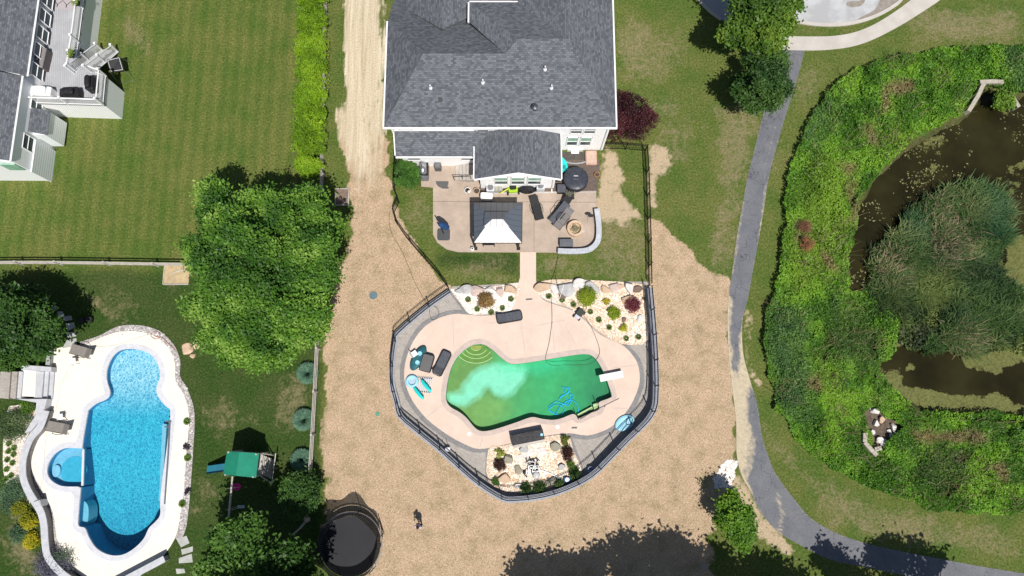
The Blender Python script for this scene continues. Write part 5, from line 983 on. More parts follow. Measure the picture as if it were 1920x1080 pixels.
# ---- gazebo
gz=thing('gazebo','hardtop gazebo with standing seam roof, white lit south face and dark sides, on the patio','gazebo',P(932,430,0))
he=2.15; c=[P(888,380,he),P(979,380,he),P(978,455,he),P(889,455,he)]; ap0,ap1=P(913,401,2.75),P(951,401,2.75)
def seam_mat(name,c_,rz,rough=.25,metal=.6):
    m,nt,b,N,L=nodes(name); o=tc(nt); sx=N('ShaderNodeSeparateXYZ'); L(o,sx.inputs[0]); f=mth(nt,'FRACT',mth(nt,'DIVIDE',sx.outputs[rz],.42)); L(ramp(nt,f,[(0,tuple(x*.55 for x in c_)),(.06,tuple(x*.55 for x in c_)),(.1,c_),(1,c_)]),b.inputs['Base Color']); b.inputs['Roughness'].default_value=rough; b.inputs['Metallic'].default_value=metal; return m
SEAMX=seam_mat('seam_roof_north',(.15,.155,.165),0,.35,.3); SEAMY=seam_mat('seam_roof_side',(.13,.15,.18),1,.35,.3); SEAMW=seam_mat('seam_roof_south_glint',(.54,.54,.54),0,.4,.1)  # sun glint on the south slope is painted in as a paler roof colour
it=[P(912,400,2.72),P(950,400,2.72),P(952,424,2.72),P(911,424,2.72)]
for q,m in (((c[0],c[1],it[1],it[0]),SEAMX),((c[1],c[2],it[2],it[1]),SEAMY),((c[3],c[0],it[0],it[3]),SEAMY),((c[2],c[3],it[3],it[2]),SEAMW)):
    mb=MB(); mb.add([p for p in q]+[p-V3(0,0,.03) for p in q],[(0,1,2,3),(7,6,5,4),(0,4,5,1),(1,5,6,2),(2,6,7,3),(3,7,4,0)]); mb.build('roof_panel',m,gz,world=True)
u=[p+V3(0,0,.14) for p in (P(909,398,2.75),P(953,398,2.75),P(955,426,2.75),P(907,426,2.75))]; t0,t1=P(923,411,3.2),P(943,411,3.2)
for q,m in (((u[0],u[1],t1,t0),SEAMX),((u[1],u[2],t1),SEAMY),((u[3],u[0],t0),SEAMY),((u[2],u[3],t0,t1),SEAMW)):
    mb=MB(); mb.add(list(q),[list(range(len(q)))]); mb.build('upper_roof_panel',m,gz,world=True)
mb=MB(); mb.tube([p-V3(0,0,.06) for p in c],.06,4,closed=True); mb.build('eave_rail',DKM,gz,world=True)
for q in (P(892,466,0),P(972,466,0),P(892,400,0),P(972,400,0)):
    mb=MB(); mb.box(q+V3(0,0,1.05),(.13,.13,2.1)); mb.box(q+V3(0,0,.02),(.26,.26,.04)); mb.build('gazebo_post',DKM,gz,world=True)
tb=thing('dining_table','dark patio table half hidden under the gazebo roof','table',P(917,458,0)); mb=MB(); mb.box((0,.2,.72),(.9,.9,.04)); mb.build('table_top',DKM,tb)
for a,b in ((-.42,-.2),(.42,-.2),(-.42,.6),(.42,.6)): mb=MB(); mb.box((a,b,.35),(.04,.04,.7)); mb.build('leg',DKM,tb)
# ---- patio and seat wall
pt=[(752,315),(890,302),(905,340),(1040,340),(1052,300),(1110,300),(1118,345),(1118,440),(1124,455),(1110,472),(1085,474),(860,473),(838,468),(820,455),(812,440),(812,352),(790,350),(788,316)]
mb=MB(); mb.sheet(Q(pt),.03); mb.skirt(Q(pt),-.05,.03); struct(mb.build('patio',PATIO))
mb=MB(); mb.band(Q([(812,377.5),(1118,379)]),Q([(812,378.3),(1118,379.8)]),.028,.034); mb.band(Q([(1001,362),(1001,472)]),Q([(1001.7,362),(1001.7,472)]),.028,.034); struct(mb.build('patio_joint',mat('dark_joint',(.2,.16,.13),None)))  # thin dark strips mark the joints between patio slabs
mb=MB(); mb.sheet(Q([(903,340),(1036,340),(1052,300),(1125,300),(1120,358),(1040,359),(895,361)]),.036); struct(mb.build('mulch_bed',mat('dark_mulch',(.16,.12,.10),(.09,.07,.06),9,.95)))
mb=MB(); mb.band(Q([(895,361),(960,361.5),(1040,360),(1118,359.5)]),Q([(895,363.5),(960,364),(1040,362.5),(1118,361)]),.03,.075); struct(mb.build('edging_stone',CONC))
sw=thing('seat_wall','curved grey capped seat wall wrapping the lower right corner of the patio','wall',P(1118,430,0))
sl_=[(1046,470,.5),(1070,471,.5),(1095,470,.5),(1108,466,.5),(1118,457,.5),(1122.5,445,.5),(1123,425,.5),(1121,405,.5),(1119,391,.5)]; a=smooth([P(*q) for q in sl_],4)
mb=MB(); mb.band(offset(a,.14),offset(a,-.14),.03,.44); mb.build('stone_course',WALLM,sw,world=True)
mb=MB(); mb.band(offset(a,.20),offset(a,-.20),.44,.5); mb.build('wall_cap',brick_mat('cap_block',(.44,.46,.50),(.50,.52,.56),(.30,.31,.34),2,0,.9,.9,.02),sw,world=True)
fp=thing('fire_pit','round stone fire pit ring filled with kindling on the patio','fire pit',P(1078,430,.03)); mb=MB(); mb.lathe((0,0,0),[(.62,0),(.62,.36),(.44,.36),(.44,.10),(0.02,.10)],26); mb.build('stone_ring',ROCKS['tan'],fp)
mb=MB(); 
for _ in range(90): a=random.random()*6.28; r=random.random()*.38; p=V3(math.cos(a)*r,math.sin(a)*r,.12+random.random()*.2); b=random.random()*6.28; mb.tube([p,p+V3(math.cos(b)*.22,math.sin(b)*.22,random.random()*.08)],.012,3)
mb.build('kindling',mat('kindling_twigs',(.36,.32,.20),(.16,.16,.08),12),fp)
tag(MB().box((0,0,.03),(.42,.36,.06)).build('stone_paver',ROCKS['grey']),'loose square grey stone lying right of the fire pit','stone').location=P(1091,432,.03)
# chaises
def chaise(label,px,py,rz,raised=True,z=.03,col=CHAR,group=None,frame=BLK,L_=1.95,W_=.78,hood=False):
    t=thing('chaise_lounge',label,'lounge chair',P(px,py,z),rz,group)
    mb=MB(); mb.rbox((0,0,.16),(L_,W_,.26),.22,n=5); mb.build('base_frame',frame,t)
    mb=MB(); mb.rbox((.28,0,.32),(L_*.64,W_*.8,.08),.12,n=4); mb.build('seat_cushion',col,t)
    mb=MB(); a=V3(-.36,0,.33); mb.box((-.62,0,.45),(.62,W_*.78,.08),ry=0 if not raised else 28); mb.build('back_cushion',col,t)
    mb=MB(); mb.rbox((-.86,0,.30),(.12,W_*.55,.05),.04); mb.build('headrest',WPL,t); return t
chaise('black wicker chaise alone on the deck below the brown bush, head to the left',955,595,10,group='black wicker chaises around the green pool'); chaise('glossy black wicker chaise nearest the green pool at the left of the deck',829,681,65,group='black wicker chaises around the green pool')
def lounger(label,px,py,rz,z,fr,fab,group=None,L_=1.9,W_=.62,arms=True,back=35):
    t=thing('sun_lounger',label,'lounge chair',P(px,py,z),rz,group)
    mb=MB(); mb.box((.32,0,.34),(1.2,W_,.03)); mb.build('seat',fab,t); br=math.radians(back); mb=MB(); c_=V3(-.28-.34*math.cos(br),0,.35+.34*math.sin(br)); mb.box(c_,(.72,W_,.03),ry=back); mb.build('backrest',fab,t)
    for s in (-1,1):
        mb=MB(); mb.tube([V3(.92,s*W_/2,.34),V3(-.28,s*W_/2,.34)],.022,5); mb.tube([V3(.8,s*W_/2,.34),V3(.8,s*W_/2,0)],.02,5); mb.tube([V3(-.4,s*W_/2,.34),V3(-.55,s*W_/2,0)],.02,5); mb.build('side_frame',fr,t)
        if arms: mb=MB(); mb.tube([V3(.42,s*(W_/2+.05),.3),V3(.3,s*(W_/2+.1),.55),V3(-.1,s*(W_/2+.1),.6),V3(-.35,s*(W_/2+.03),.36)],.022,5); mb.build('armrest',fr,t)
    return t
lounger('dark sling lounger standing upright alone between gazebo and stacked chairs',1006,393,-75,.03,DKM,BLK,back=12); 
lounger('upper dark sling chair of the jumble next to the fire pit',1054,391,-125,.03,DKM,BLK,'dark sling chairs jumbled beside the fire pit',back=35,L_=1.5); lounger('middle dark sling chair of the jumble next to the fire pit',1048,402,-130,.16,DKM,CHAR,'dark sling chairs jumbled beside the fire pit',back=20); lounger('lowest striped grey sling chair tipped toward the fire pit',1056,412,-128,.22,DKM,seam_mat('striped_sling',(.17,.16,.155),0,.7,0),'dark sling chairs jumbled beside the fire pit',back=10)
TAUPE=mat('taupe_sling',(.24,.22,.20),(.19,.175,.16),5,.8)
lounger('taupe lounger at the top left corner of the cream pool deck',160,660,165,.05,DKM,TAUPE,'taupe loungers on the cream pool deck',W_=.72); lounger('taupe lounger halfway down the cream deck left of the blue pool',118,802,170,.05,DKM,TAUPE,'taupe loungers on the cream pool deck',W_=.72)
def sidetable(label,px,py,rz): 
    t=thing('side_table',label,'table',P(px,py,.05),rz,'small white side tables by the taupe loungers'); mb=MB(); mb.box((0,0,.42),(.42,.42,.03)); mb.build('table_top',WPL,t)
    for a in (-1,1):
        for b in (-1,1): mb=MB(); mb.tube([V3(a*.18,b*.18,.41),V3(a*.24,b*.24,0)],.015,5); mb.build('leg',DKM,t)
sidetable('white side table below the upper taupe lounger',143,678,12); sidetable('white side table above the lower taupe lounger',119,782,10)
# cluster left of green pool
ot=thing('ottoman','grey cushioned ottoman wedged between dark teal chairs and a glossy chaise','ottoman',P(801,681,.055),75); mb=MB(); mb.rbox((0,0,.2),(1.3,.86,.38),.12); mb.build('wicker_base',BLK,ot); mb=MB(); mb.rbox((0,0,.44),(1.22,.78,.1),.1,crown=.02); mb.build('cushion',GREYC,ot)
ch=thing('pool_float','dark teal inflatable lounge float with white cup rings beside the grey ottoman','pool float',P(785,672,.055),62)
mb=MB(); mb.lathe((0,0,0),[(.2,0),(.72,.06),(.8,.2),(.72,.34),(.4,.3)],20,1.25,.55); mb.build('float_body',DTEAL,ch,smooth=True)
for a,b in ((.35,.05),(-.3,-.12)): mb=MB(); mb.lathe((a,b,.3),[(.16,0),(.16,.06),(.11,.06),(.11,.02)],14); mb.build('cup_ring',LBLUE,ch)
fc=thing('folding_chair','small white folding chair behind the dark teal float','chair',P(778,664,.055),35); mb=MB(); mb.box((0,0,.36),(.42,.4,.03)); mb.build('seat',WPL,fc); mb=MB(); mb.box((-.24,0,.58),(.03,.42,.4),ry=-15); mb.build('backrest',WPL,fc)
for a in (-1,1):
    for b in (-1,1): mb=MB(); mb.tube([V3(a*.18,b*.18,.36),V3(a*.22,b*.2,0)],.014,5); mb.build('leg',DKM,fc)
rk=thing('drying_rack','pale slatted rack lying flat under the turquoise boards','rack',P(796,722,.055),-5); mb=MB()
for i in range(9): mb.box((-.52+i*.13,0,.10),(.05,1.15,.03))
mb.build('slat_panel',mat('pale_slats',(.62,.66,.74),(.5,.54,.62),4,.6),rk); mb=MB(); mb.box((0,.5,.06),(1.1,.06,.05)); mb.build('crossbar',DKM,rk); mb=MB(); mb.box((0,-.5,.06),(1.1,.06,.05)); mb.build('crossbar',DKM,rk)
for px_,py_,l in ((799,723,'turquoise pool board lying on the pale slats, the upper of two'),(785,737,'turquoise pool board poking out below the slats, the lower of two')):
    ring=[]; b_=thing('pool_board',l,'pool board',P(px_,py_,.2),-50,'two turquoise pool boards'); mb=MB(); mb.lathe((0,0,0),[(.45,0),(.58,.03),(.6,.07),(.5,.1)],22,1,.26); mb.build('board',TEAL,b_,smooth=True); mb=MB(); mb.box((0,.1,.14),(1.0,.03,.09)); mb.build('board_fin',mat('navy_fin',(.01,.02,.05)),b_)
rg=thing('pool_ring','pale blue round float leaning at the left edge of the pool deck','pool float',P(773,715,.055)); mb=MB(); mb.tube([V3(.36*math.cos(a),.36*math.sin(a),.12) for a in np.linspace(0,2*math.pi,18,endpoint=False)],.12,8,closed=True); mb.build('ring_tube',LBLUE,rg,smooth=True); mb=MB(); mb.lathe((0,0,.04),[(.28,0),(.28,.05)],16); mb.build('ring_floor',mat('frosted_float',(.42,.52,.62)),rg)
# diving board
db=thing('diving_board','white diving board over the right end of the green pool','diving board',P(1145,706,.06),11); mb=MB(); mb.rbox((0,0,.38),(1.72,.5,.06),.04); mb.build('board',WPL,db); mb=MB(); mb.box((.66,0,.18),(.3,.42,.34)); mb.build('stand',mat('stand_metal',(.12,.12,.12)),db); mb=MB(); mb.box((.2,0,.2),(.08,.46,.3)); mb.build('fulcrum',DKM,db)
# blue float by wall
bf=thing('pool_float','big pale blue foam float leaning by the lower right fence under a net hoop','pool float',P(1171,793,.05),30); mb=MB(); mb.lathe((0,0,0),[(.7,0),(.78,.08),(.7,.16),(.45,.13)],22,1.0,.68); mb.build('float_body',LBLUE,bf,smooth=True)
nl=thing('leaf_net','dark pool leaf net hoop with long pole lying over the pale blue float','pool net',P(1180,790,.25),55); mb=MB(); mb.tube([V3(.28*math.cos(a),.2*math.sin(a),0) for a in np.linspace(0,2*math.pi,16,endpoint=False)],.018,5,closed=True); mb.build('hoop',DKM,nl); mb=MB(); mb.tube([V3(-.28,0,0),V3(-1.3,.12,0)],.016,5); mb.build('pole',DKM,nl)
# hose in pool and hose on deck

def hose(name,label,pts,r,m,z,cat='hose'):
    mb=MB(); mb.tube(smooth(Q(pts,z),5),r,5); return tag(mb.build(name,m,smooth=True),label,cat)
zz=[(1300,500),(1360,510),(1380,530),(1350,570),(1330,550),(1345,510),(1375,508),(1370,560),(1300,600),(1268,640),(1290,600),(1330,580),(1345,620),(1380,640),(1420,610),(1410,575),(1385,580),(1395,625),(1400,660),(1370,700),(1340,690),(1345,655),(1380,650),(1340,690),(1240,655),(1200,680),(1160,710),(1170,760),(1230,795),(1290,795),(1325,750),(1300,705),(1230,690),(1180,720),(1160,750),(1200,770),(1230,790),(1290,700),(1380,645),(1430,650),(1470,700),(1482,780)]
hose('vacuum_hose','light blue vacuum hose coiled in loops in the deep end of the green pool',[(830+a/5.818,640+b/5.818) for a,b in zz],.032,mat('blue_hose',(.02,.48,.95)),-.50)
BH=mat('dark_hose',(.03,.03,.03))
hose('garden_hose','long thin dark hose running from the lawn down the deck and across the green water',[(1047,478),(1040,510),(1033,530),(1034,560),(1035,600),(1030,640),(1024,665),(1023,676),(1030,683),(1042,685),(1060,684),(1090,684),(1110,680),(1122,668),(1124,655),(1118,635),(1108,612),(1098,597),(1094,590)],.015,BH,.10)
hose('garden_hose','loop of thin hose on the pavers below the upper left fence corner',[(802,572),(818,576),(823,588),(818,597),(810,599),(806,590),(805,580),(803,574)],.014,BH,.07); hose('electric_cable','thin dark cable snaking over the straw from the dirt track to the pool fence',[(731,395),(730,420),(738,445),(752,468),(766,500),(778,530),(795,560),(803,574)],.014,BH,.03,'cable')
hose('garden_hose','reddish hose coil at the top right of the gravel curve by the cream deck',[(288,628),(295,632),(300,627),(296,622),(288,622),(283,629),(292,636),(302,632),(312,640),(320,648),(328,656)],.022,mat('red_hose',(.35,.12,.09)),.07); hose('garden_hose','thin pale hose lying down the left side of the cream deck',[(133,682),(120,710),(110,740),(104,770),(90,800),(84,840),(82,890),(74,918)],.014,mat('pale_hose',(.55,.5,.42)),.065)
hose('garden_hose','pale hose crossing the top of the cream deck from the lounger to the red coil',[(176,650),(210,648),(240,640),(268,630),(284,627)],.014,mat('grey_hose',(.5,.48,.46)),.065)
hose('telescopic_pole','pool pole lying on the deck beside the lower right steps of the green pool',[(1088,786),(1115,770),(1161,747)],.016,DKM,.09,'pole')
wp=thing('white_pole','thin white pole standing in the gravel bed by the large grey boulder','pole',P(1049,560,.07)); mb=MB(); mb.tube([V3(0,0,0),V3(0.15,.6,2.2)],.03,6); mb.build('pole',WPL,wp)
for a in [(880,813,'white skimmer lid on the deck left of the water feature'),(1045,800,'white skimmer lid on the deck right of the water feature')]: mb=MB(); mb.lathe((0,0,0),[(.14,0),(.14,.02),(.12,.025)],18); o=mb.build('skimmer_lid',WPL); o.location=P(a[0],a[1],.055); tag(o,a[2],'skimmer lid')
for a in [(992,561,.48,4,'grey drain grate across the foot of the walkway'),(1077,802,.4,0,'small dark drain grate on the deck near the lower right pavers')]:
    t=thing('drain_grate',a[4],'drain',P(a[0],a[1],.056),a[3]); mb=MB(); mb.box((0,0,.006),(a[2],.12,.012)); mb.build('grate_plate',mat('grate_grey',(.22,.2,.2)),t); mb=MB(); [mb.box((-a[2]/2+.05+i*.07,0,.014),(.025,.09,.008)) for i in range(int(a[2]/.07))]; mb.build('slot_panel',BLK,t)
# water feature
wf=thing('water_feature','long black sheer descent water wall with pale base at the edge of the pump garden','water feature',P(989,821,.05),11); mb=MB(); mb.box((0,.05,.32),(2.35,.72,.62)); mb.build('dark_wall',mat('wet_black_stone',(.035,.034,.038),(.012,.012,.014),5,.35,bmp=.6,bs=18),wf); mb=MB(); mb.box((.05,-.42,.16),(2.2,.2,.34)); mb.build('pale_base',CONC,wf); mb=MB(); mb.lathe((1.02,.05,.63),[(.1,0),(.1,.05)],12); mb.build('spout_cap',LBLUE,wf)
# pumps
pp=thing('pool_pump','jumble of white pvc pipes, black pumps and a round filter in the pump garden','pool pump',P(1000,878,.08)); mb=MB(); mb.lathe((.18,-.42,0),[(.26,0),(.28,.5),(.2,.68),(.05,.72)],18); mb.build('filter_tank',mat('filter_grey',(.55,.55,.56),(.4,.4,.4),8),pp)
for a,b,s,h in ((.0,-.05,.34,.38),(-.28,.1,.22,.3),(.3,.1,.26,.34),(-.05,.3,.2,.28),(-.62,-.3,.24,.3)): mb=MB(); mb.lathe((a,b,0),[(s*.55,0),(s*.55,h*.7),(s*.4,h),(.03,h*1.05)],12); mb.build('pump_body',RUB,pp)
for pts in ([(-.45,.45,.1),(.3,.55,.35),(.5,.4,.3)],[(-.5,.4,.1),(-.2,.05,.45),(.4,.05,.42),(.45,-.3,.3)],[(-.35,-.5,.1),(-.35,.2,.35),(.05,.25,.4)],[(.1,-.1,.5),(.1,.45,.45),(-.3,.5,.3)],[(-.6,-.7,.08),(-.5,-.2,.3),(-.2,-.1,.3)],[(.45,-.1,.1),(1.2,-.35,.06),(1.9,-.7,.05)],[(-.1,-.2,.55),(.35,-.15,.55),(.35,.2,.5),(0,.2,.5),(-.1,-.2,.55)]): mb=MB(); mb.tube([V3(*p) for p in pts],.045,7); mb.build('pvc_pipe',WPL,pp)
for a,b in ((-.45,.5),(-.2,.58),(.05,.5),(.28,.55),(-.5,-.55),(.1,.35)): mb=MB(); mb.box((a,b,.3),(.12,.1,.2),rz=20); mb.build('valve',BLK,pp)
tb2=thing('plastic_tub','small bright blue tub beside the southern wall','tub',P(1063,900,.08)); mb=MB(); mb.rbox((0,0,.12),(.5,.4,.24),.08); mb.build('tub_body',mat('blue_tub',(.02,.16,.45)),tb2); mb=MB(); mb.lathe((0,.05,.24),[(.16,0),(.16,.05),(.1,.06)],14); mb.build('lid',WPL,tb2)
bk=thing('bucket','pale blue bucket by the inside of the wall where fence meets lower right pavers','bucket',P(1107,880,.05)); mb=MB(); mb.lathe((0,0,0),[(.17,0),(.22,.34),(.19,.34),(.15,.05)],16); mb.build('bucket_body',mat('pale_blue_bucket',(.5,.58,.75)),bk); mb=MB(); mb.tube([V3(-.2,0,.34),V3(0,.1,.5),V3(.2,0,.34)],.01,4); mb.build('handle',DKM,bk)
sp=thing('pool_skimmer_box','white capped pool equipment bracket against the lower left wall','pool equipment',P(840,842,.05)); mb=MB(); mb.rbox((0,0,.2),(.36,.3,.36),.08); mb.build('housing',WPL,sp); mb=MB(); mb.tube([V3(-.2,.1,.35),V3(-.3,.3,.8)],.02,5); mb.build('arm',DKM,sp); mb=MB(); mb.tube([V3(.05,.1,.35),V3(-.02,.35,.85)],.02,5); mb.build('arm',DKM,sp)
pc=thing('pool_cleaner','black and white wheeled pool vacuum at the edge of the right gravel bed','pool cleaner',P(1086,589,.06),-35); mb=MB(); mb.rbox((0,.1,.22),(.5,.55,.25),.08); mb.build('motor_box',mat('dark_olive_plastic',(.05,.06,.05)),pc); mb=MB(); mb.rbox((0,-.25,.2),(.4,.3,.16),.06); mb.build('head',mat('lilac_plastic',(.6,.58,.68)),pc)
for a,b in ((-.24,-.35),(.24,-.35),(-.3,.25),(.3,.25)): mb=MB(); mb.box((a,b,.1),(.09,.2,.2)); mb.build('wheel',RUB,pc)
mb=MB(); mb.tube([V3(.2,.3,.3),V3(.15,.7,.7)],.02,5); mb.build('handle',DKM,pc)
# ---- house patio objects
tub=thing('hot_tub','round inflatable hot tub under a black quilted cover with small white lettering','hot tub',P(1078,340,.03)); mb=MB(); mb.lathe((0,0,0),[(.9,0),(.97,.2),(.97,.5),(.9,.66)],32); mb.build('tub_wall',RUB,tub,smooth=True); mb=MB(); mb.lathe((0,0,.6),[(.93,0),(.95,.06),(.86,.12),(.4,.17),(.02,.18)],32); mb.build('cover',mat('navy_vinyl_cover',(.055,.06,.08),(.03,.035,.045),3,.35,bmp=.5,bs=3),tub,smooth=True)
mb=MB(); [mb.box((-.13+i*.055,.16,.79),(.03,.075,.008)) for i in range(6)]; mb.build('cover_lettering',WPL,tub); mb=MB(); [mb.box((-.12+i*.09,-.12,.79),(.06,.025,.008)) for i in range(4)]; mb.build('cover_small_print',mat('faded_print',(.25,.26,.3)),tub)
um=thing('cantilever_umbrella','folded blue cantilever umbrella leaning over a square black base on the patio','umbrella',P(832,440,.03)); mb=MB(); mb.rbox((0,0,.06),(.95,.9,.12),.14); mb.build('weighted_base',mat('umbrella_base',(.075,.08,.085)),um); mb=MB(); mb.tube([V3(0,.1,.12),V3(-.08,.15,2.0),V3(-.25,.3,2.35)],.05,8); mb.build('pole',DKM,um)
mb=MB(); mb.loft([[V3(-.1+.45*t+math.cos(a)*r,.25+.9*t*0+.1*t+math.sin(a)*r,2.2-1.5*t) for a in np.linspace(0,6.283,12,endpoint=False)] for t,r in ((0,.05),(.15,.2),(.5,.26),(.85,.24),(1,.12))]); mb.build('folded_canopy',mat('blue_canopy',(.02,.085,.24),(.012,.05,.15),4,.7,bmp=.8,bs=3),um)
gr=thing('gas_grill','large silver gas grill with side shelf beside the green bush','grill',P(797,325,.03)); mb=MB(); mb.rbox((0,.05,.45),(.62,1.1,.86),.05); mb.build('cabinet',DKM,gr); mb=MB(); mb.tube([V3(-.05,-.42,1.0),V3(-.05,.45,1.0)],.27,14); mb.build('hood',ALU,gr,smooth=True); mb=MB(); mb.box((.1,-.72,.9),(.6,.4,.05)); mb.build('side_shelf',mat('grill_shelf',(.22,.22,.23),None,5,.4,.5),gr); mb=MB(); mb.tube([V3(.22,-.35,1.0),V3(.22,.35,1.0)],.02,6); mb.build('handle',ALU,gr); mb=MB(); mb.box((.1,.66,.9),(.5,.25,.05)); mb.build('side_shelf',ALU,gr)
def acunit(name,label,px,py,s,m,cat,h=.75): t=thing(name,label,cat,P(px,py,.03)); mb=MB(); mb.rbox((0,0,h/2),(s,s*.95,h),.06); mb.build('cabinet',m,t); mb=MB(); mb.lathe((0,0,h),[(s*.38,0),(s*.38,.03),(s*.1,.04)],16); mb.build('fan_grille',mat('grille_'+name,(.2,.2,.21),None,4,.5,.5),t); return t
acunit('storage_bin','small grey square bin against the low kitchen wall',822,316,.5,mat('grey_bin',(.12,.12,.125)),'bin'); LG=mat('light_grey_cabinet',(.55,.57,.60),(.48,.5,.53),4,.5)
acunit('air_conditioner','light grey air conditioner at the left end of the gable wall',920,357,.62,LG,'air conditioner'); acunit('air_conditioner','light grey air conditioner at the right end of the gable wall',1013,354,.62,LG,'air conditioner')
cr=thing('slatted_crate','pale slatted crate between the left air conditioner and the garden tractor','crate',P(935,356,.03)); mb=MB(); [mb.box((-.25+i*.1,0,.3),(.06,.5,.5)) for i in range(6)]; mb.build('slat_panel',mat('pale_crate',(.55,.54,.46)),cr); mb=MB(); mb.box((0,0,.1),(.6,.55,.1)); mb.build('crate_base',mat('crate_base',(.3,.28,.24)),cr)
lm=thing('lawn_mower','lime green and black push mower parked under the arched window','mower',P(962,357,.03),5); mb=MB(); mb.rbox((0,0,.25),(.72,.5,.3),.12); mb.build('deck_shell',mat('lime_plastic',(.38,.62,.03)),lm); mb=MB(); mb.rbox((0,.12,.5),(.5,.4,.25),.08); mb.build('engine',RUB,lm)
for a in (-1,1): mb=MB(); mb.tube([V3(a*.35,-.28,.12),V3(a*.48,-.28,.12)],.12,12); mb.build('wheel',mat('wheel_black',(.02,.02,.02)),lm)
mb=MB(); mb.tube([V3(-.3,.1,.3),V3(-1.0,-.3,.45)],.05,6); mb.build('trimmer_arm',mat('yellow_plastic',(.62,.7,.1)),lm)
bc=thing('covered_bicycle','dark bundle of covered bicycles with a light wheel rim against the gable wall','bicycle',P(988,357,.03)); mb=MB(); mb.lathe((0,0,0),[(.5,0),(.55,.2),(.4,.55),(.1,.75)],14,1.3,.6); mb.build('tarp',RUB,bc); mb=MB(); mb.tube([V3(.05+.42*math.cos(a),.2,.55+.42*math.sin(a)) for a in np.linspace(0,6.283,20,endpoint=False)],.02,5,closed=True); mb.build('wheel_rim',ALU,bc)
wb=thing('cooler_cart','white rolling cooler standing just above the gazebo roof','cooler',P(913,373,.03),-3); mb=MB(); mb.rbox((0,0,.62),(.92,.5,.5),.12,crown=.03); mb.build('cooler_box',WPL,wb)
for a in (-.35,.35): mb=MB(); mb.box((a,0,.2),(.05,.4,.4)); mb.build('leg',DKM,wb)
def pot(name,label,px,py,r,h,m,cat='pot',fill=None): t=thing(name,label,cat,P(px,py,.03)); mb=MB(); mb.lathe((0,0,0),[(r*.7,0),(r,h),(r*.85,h),(r*.8,h*.75)],18); mb.build('pot_wall',m,t); mb=MB(); mb.lathe((0,0,h*.72),[(r*.82,0),(r*.8,.03)],14); mb.build('soil',fill or mat('soil',(.08,.06,.045)),t); return t
pot('flower_pot','white rimmed round planter at the foot of the patio steps',877,359,.24,.3,WPL); pot('flower_pot','tan round planter left of the white cooler',894,360,.26,.3,ROCKS['tan']); pot('clay_pot','small orange clay pot in the dirt right of the hot tub',1119,329,.22,.25,mat('terracotta',(.55,.27,.12)))
sv=thing('corn_hole_light','slim white patio light post running up toward the round white planter','lamp post',P(881,368,.03)); mb=MB(); mb.tube([V3(0,0,0),V3(0,0,1.1)],.04,8); mb.build('post',WPL,sv); mb=MB(); mb.lathe((0,0,1.1),[(.08,0),(.1,.06),(.03,.12)],12); mb.build('lamp_head',WPL,sv); sv.name='patio_light'
jg=thing('lantern','small white lantern standing at the lower left gazebo post','lantern',P(886,468,.03)); mb=MB(); mb.lathe((0,0,0),[(.14,0),(.15,.3),(.1,.36)],14); mb.build('lantern_body',WPL,jg); mb=MB(); mb.lathe((0,0,.36),[(.07,0),(.03,.08)],10); mb.build('cap',DKM,jg)
mb=MB(); mb.prism([P(817,340,0),P(841,340,0),P(841,345,0),P(839,350,0),P(842,352,0),P(841,354,0),P(830,354,0),P(822,350,0),P(818,345,0)],.03,.05); tag(mb.build('door_mat',mat('speckled_mat',(.07,.07,.075),(.13,.13,.13),18)),'dark half round mat on the patio below the grey bin','mat')
ot2=thing('ottoman','grey cushioned low table against the seat wall below the fire pit','ottoman',P(1061,458,.03)); mb=MB(); mb.rbox((0,0,.2),(1.0,.6,.38),.06); mb.build('wicker_base',BLK,ot2); mb=MB(); mb.rbox((0,0,.45),(1.02,.58,.10),.06,crown=.02); mb.build('cushion',mat('slate_cushion',(.13,.135,.15),(.10,.105,.12),4),ot2)
sd_=thing('bar_stool','light metal stool with dark round seat beside the curved seat wall','stool',P(1107,412,.03)); mb=MB(); mb.lathe((-.05,.1,.75),[(.17,0),(.17,.05)],14,1.4,.7); mb.build('seat',BLK,sd_)
for a in (-.2,.2): mb=MB(); mb.tube([V3(a,.15,.75),V3(a,.15,0),V3(a,-.25,0)],.015,5); mb.build('leg',ALU,sd_)
pl=thing('planter_tray','black square planter of bare twigs at the patio edge below the hot tub','planter',P(1067,367,.03)); mb=MB(); mb.box((0,0,.1),(.75,.6,.2)); mb.build('tray',RUB,pl); mb=MB()
for _ in range(60): a=random.random()*6.28; p=V3(random.uniform(-.25,.25),random.uniform(-.15,.15),.2); mb.tube([p,p+V3(math.cos(a)*.35,math.sin(a)*.25,random.random()*.4)],.01,3)
mb.build('twigs',mat('grey_twig',(.3,.29,.24),(.18,.2,.12),9),pl)
for px_,py_,s,l in ((1052,357,.62,'square charcoal storage box lower left of the hot tub'),(1046,336,.4,'small dark box between gable wall and hot tub')): t=thing('deck_box',l,'storage box',P(px_,py_,.03)); mb=MB(); mb.rbox((0,0,.25),(s,s,.45),.04); mb.build('box_body',RUB,t); mb=MB(); mb.rbox((0,0,.5),(s*1.04,s*1.04,.07),.05); mb.build('lid',CHAR,t)
tp=thing('paddle_float','turquoise plastic float tucked between gable roof and hot tub','pool float',P(1057,313,.03)); mb=MB(); mb.prism([V3(-.28,-.6,0),V3(.35,-.35,0),V3(.2,.35,0),V3(-.1,.7,0),V3(-.3,.3,0)],0,.25); mb.build('float_body',TEAL,tp); mb=MB(); mb.box((.02,-.1,.27),(.2,.3,.04)); mb.build('strap',mat('float_strap',(.02,.25,.26)),tp)
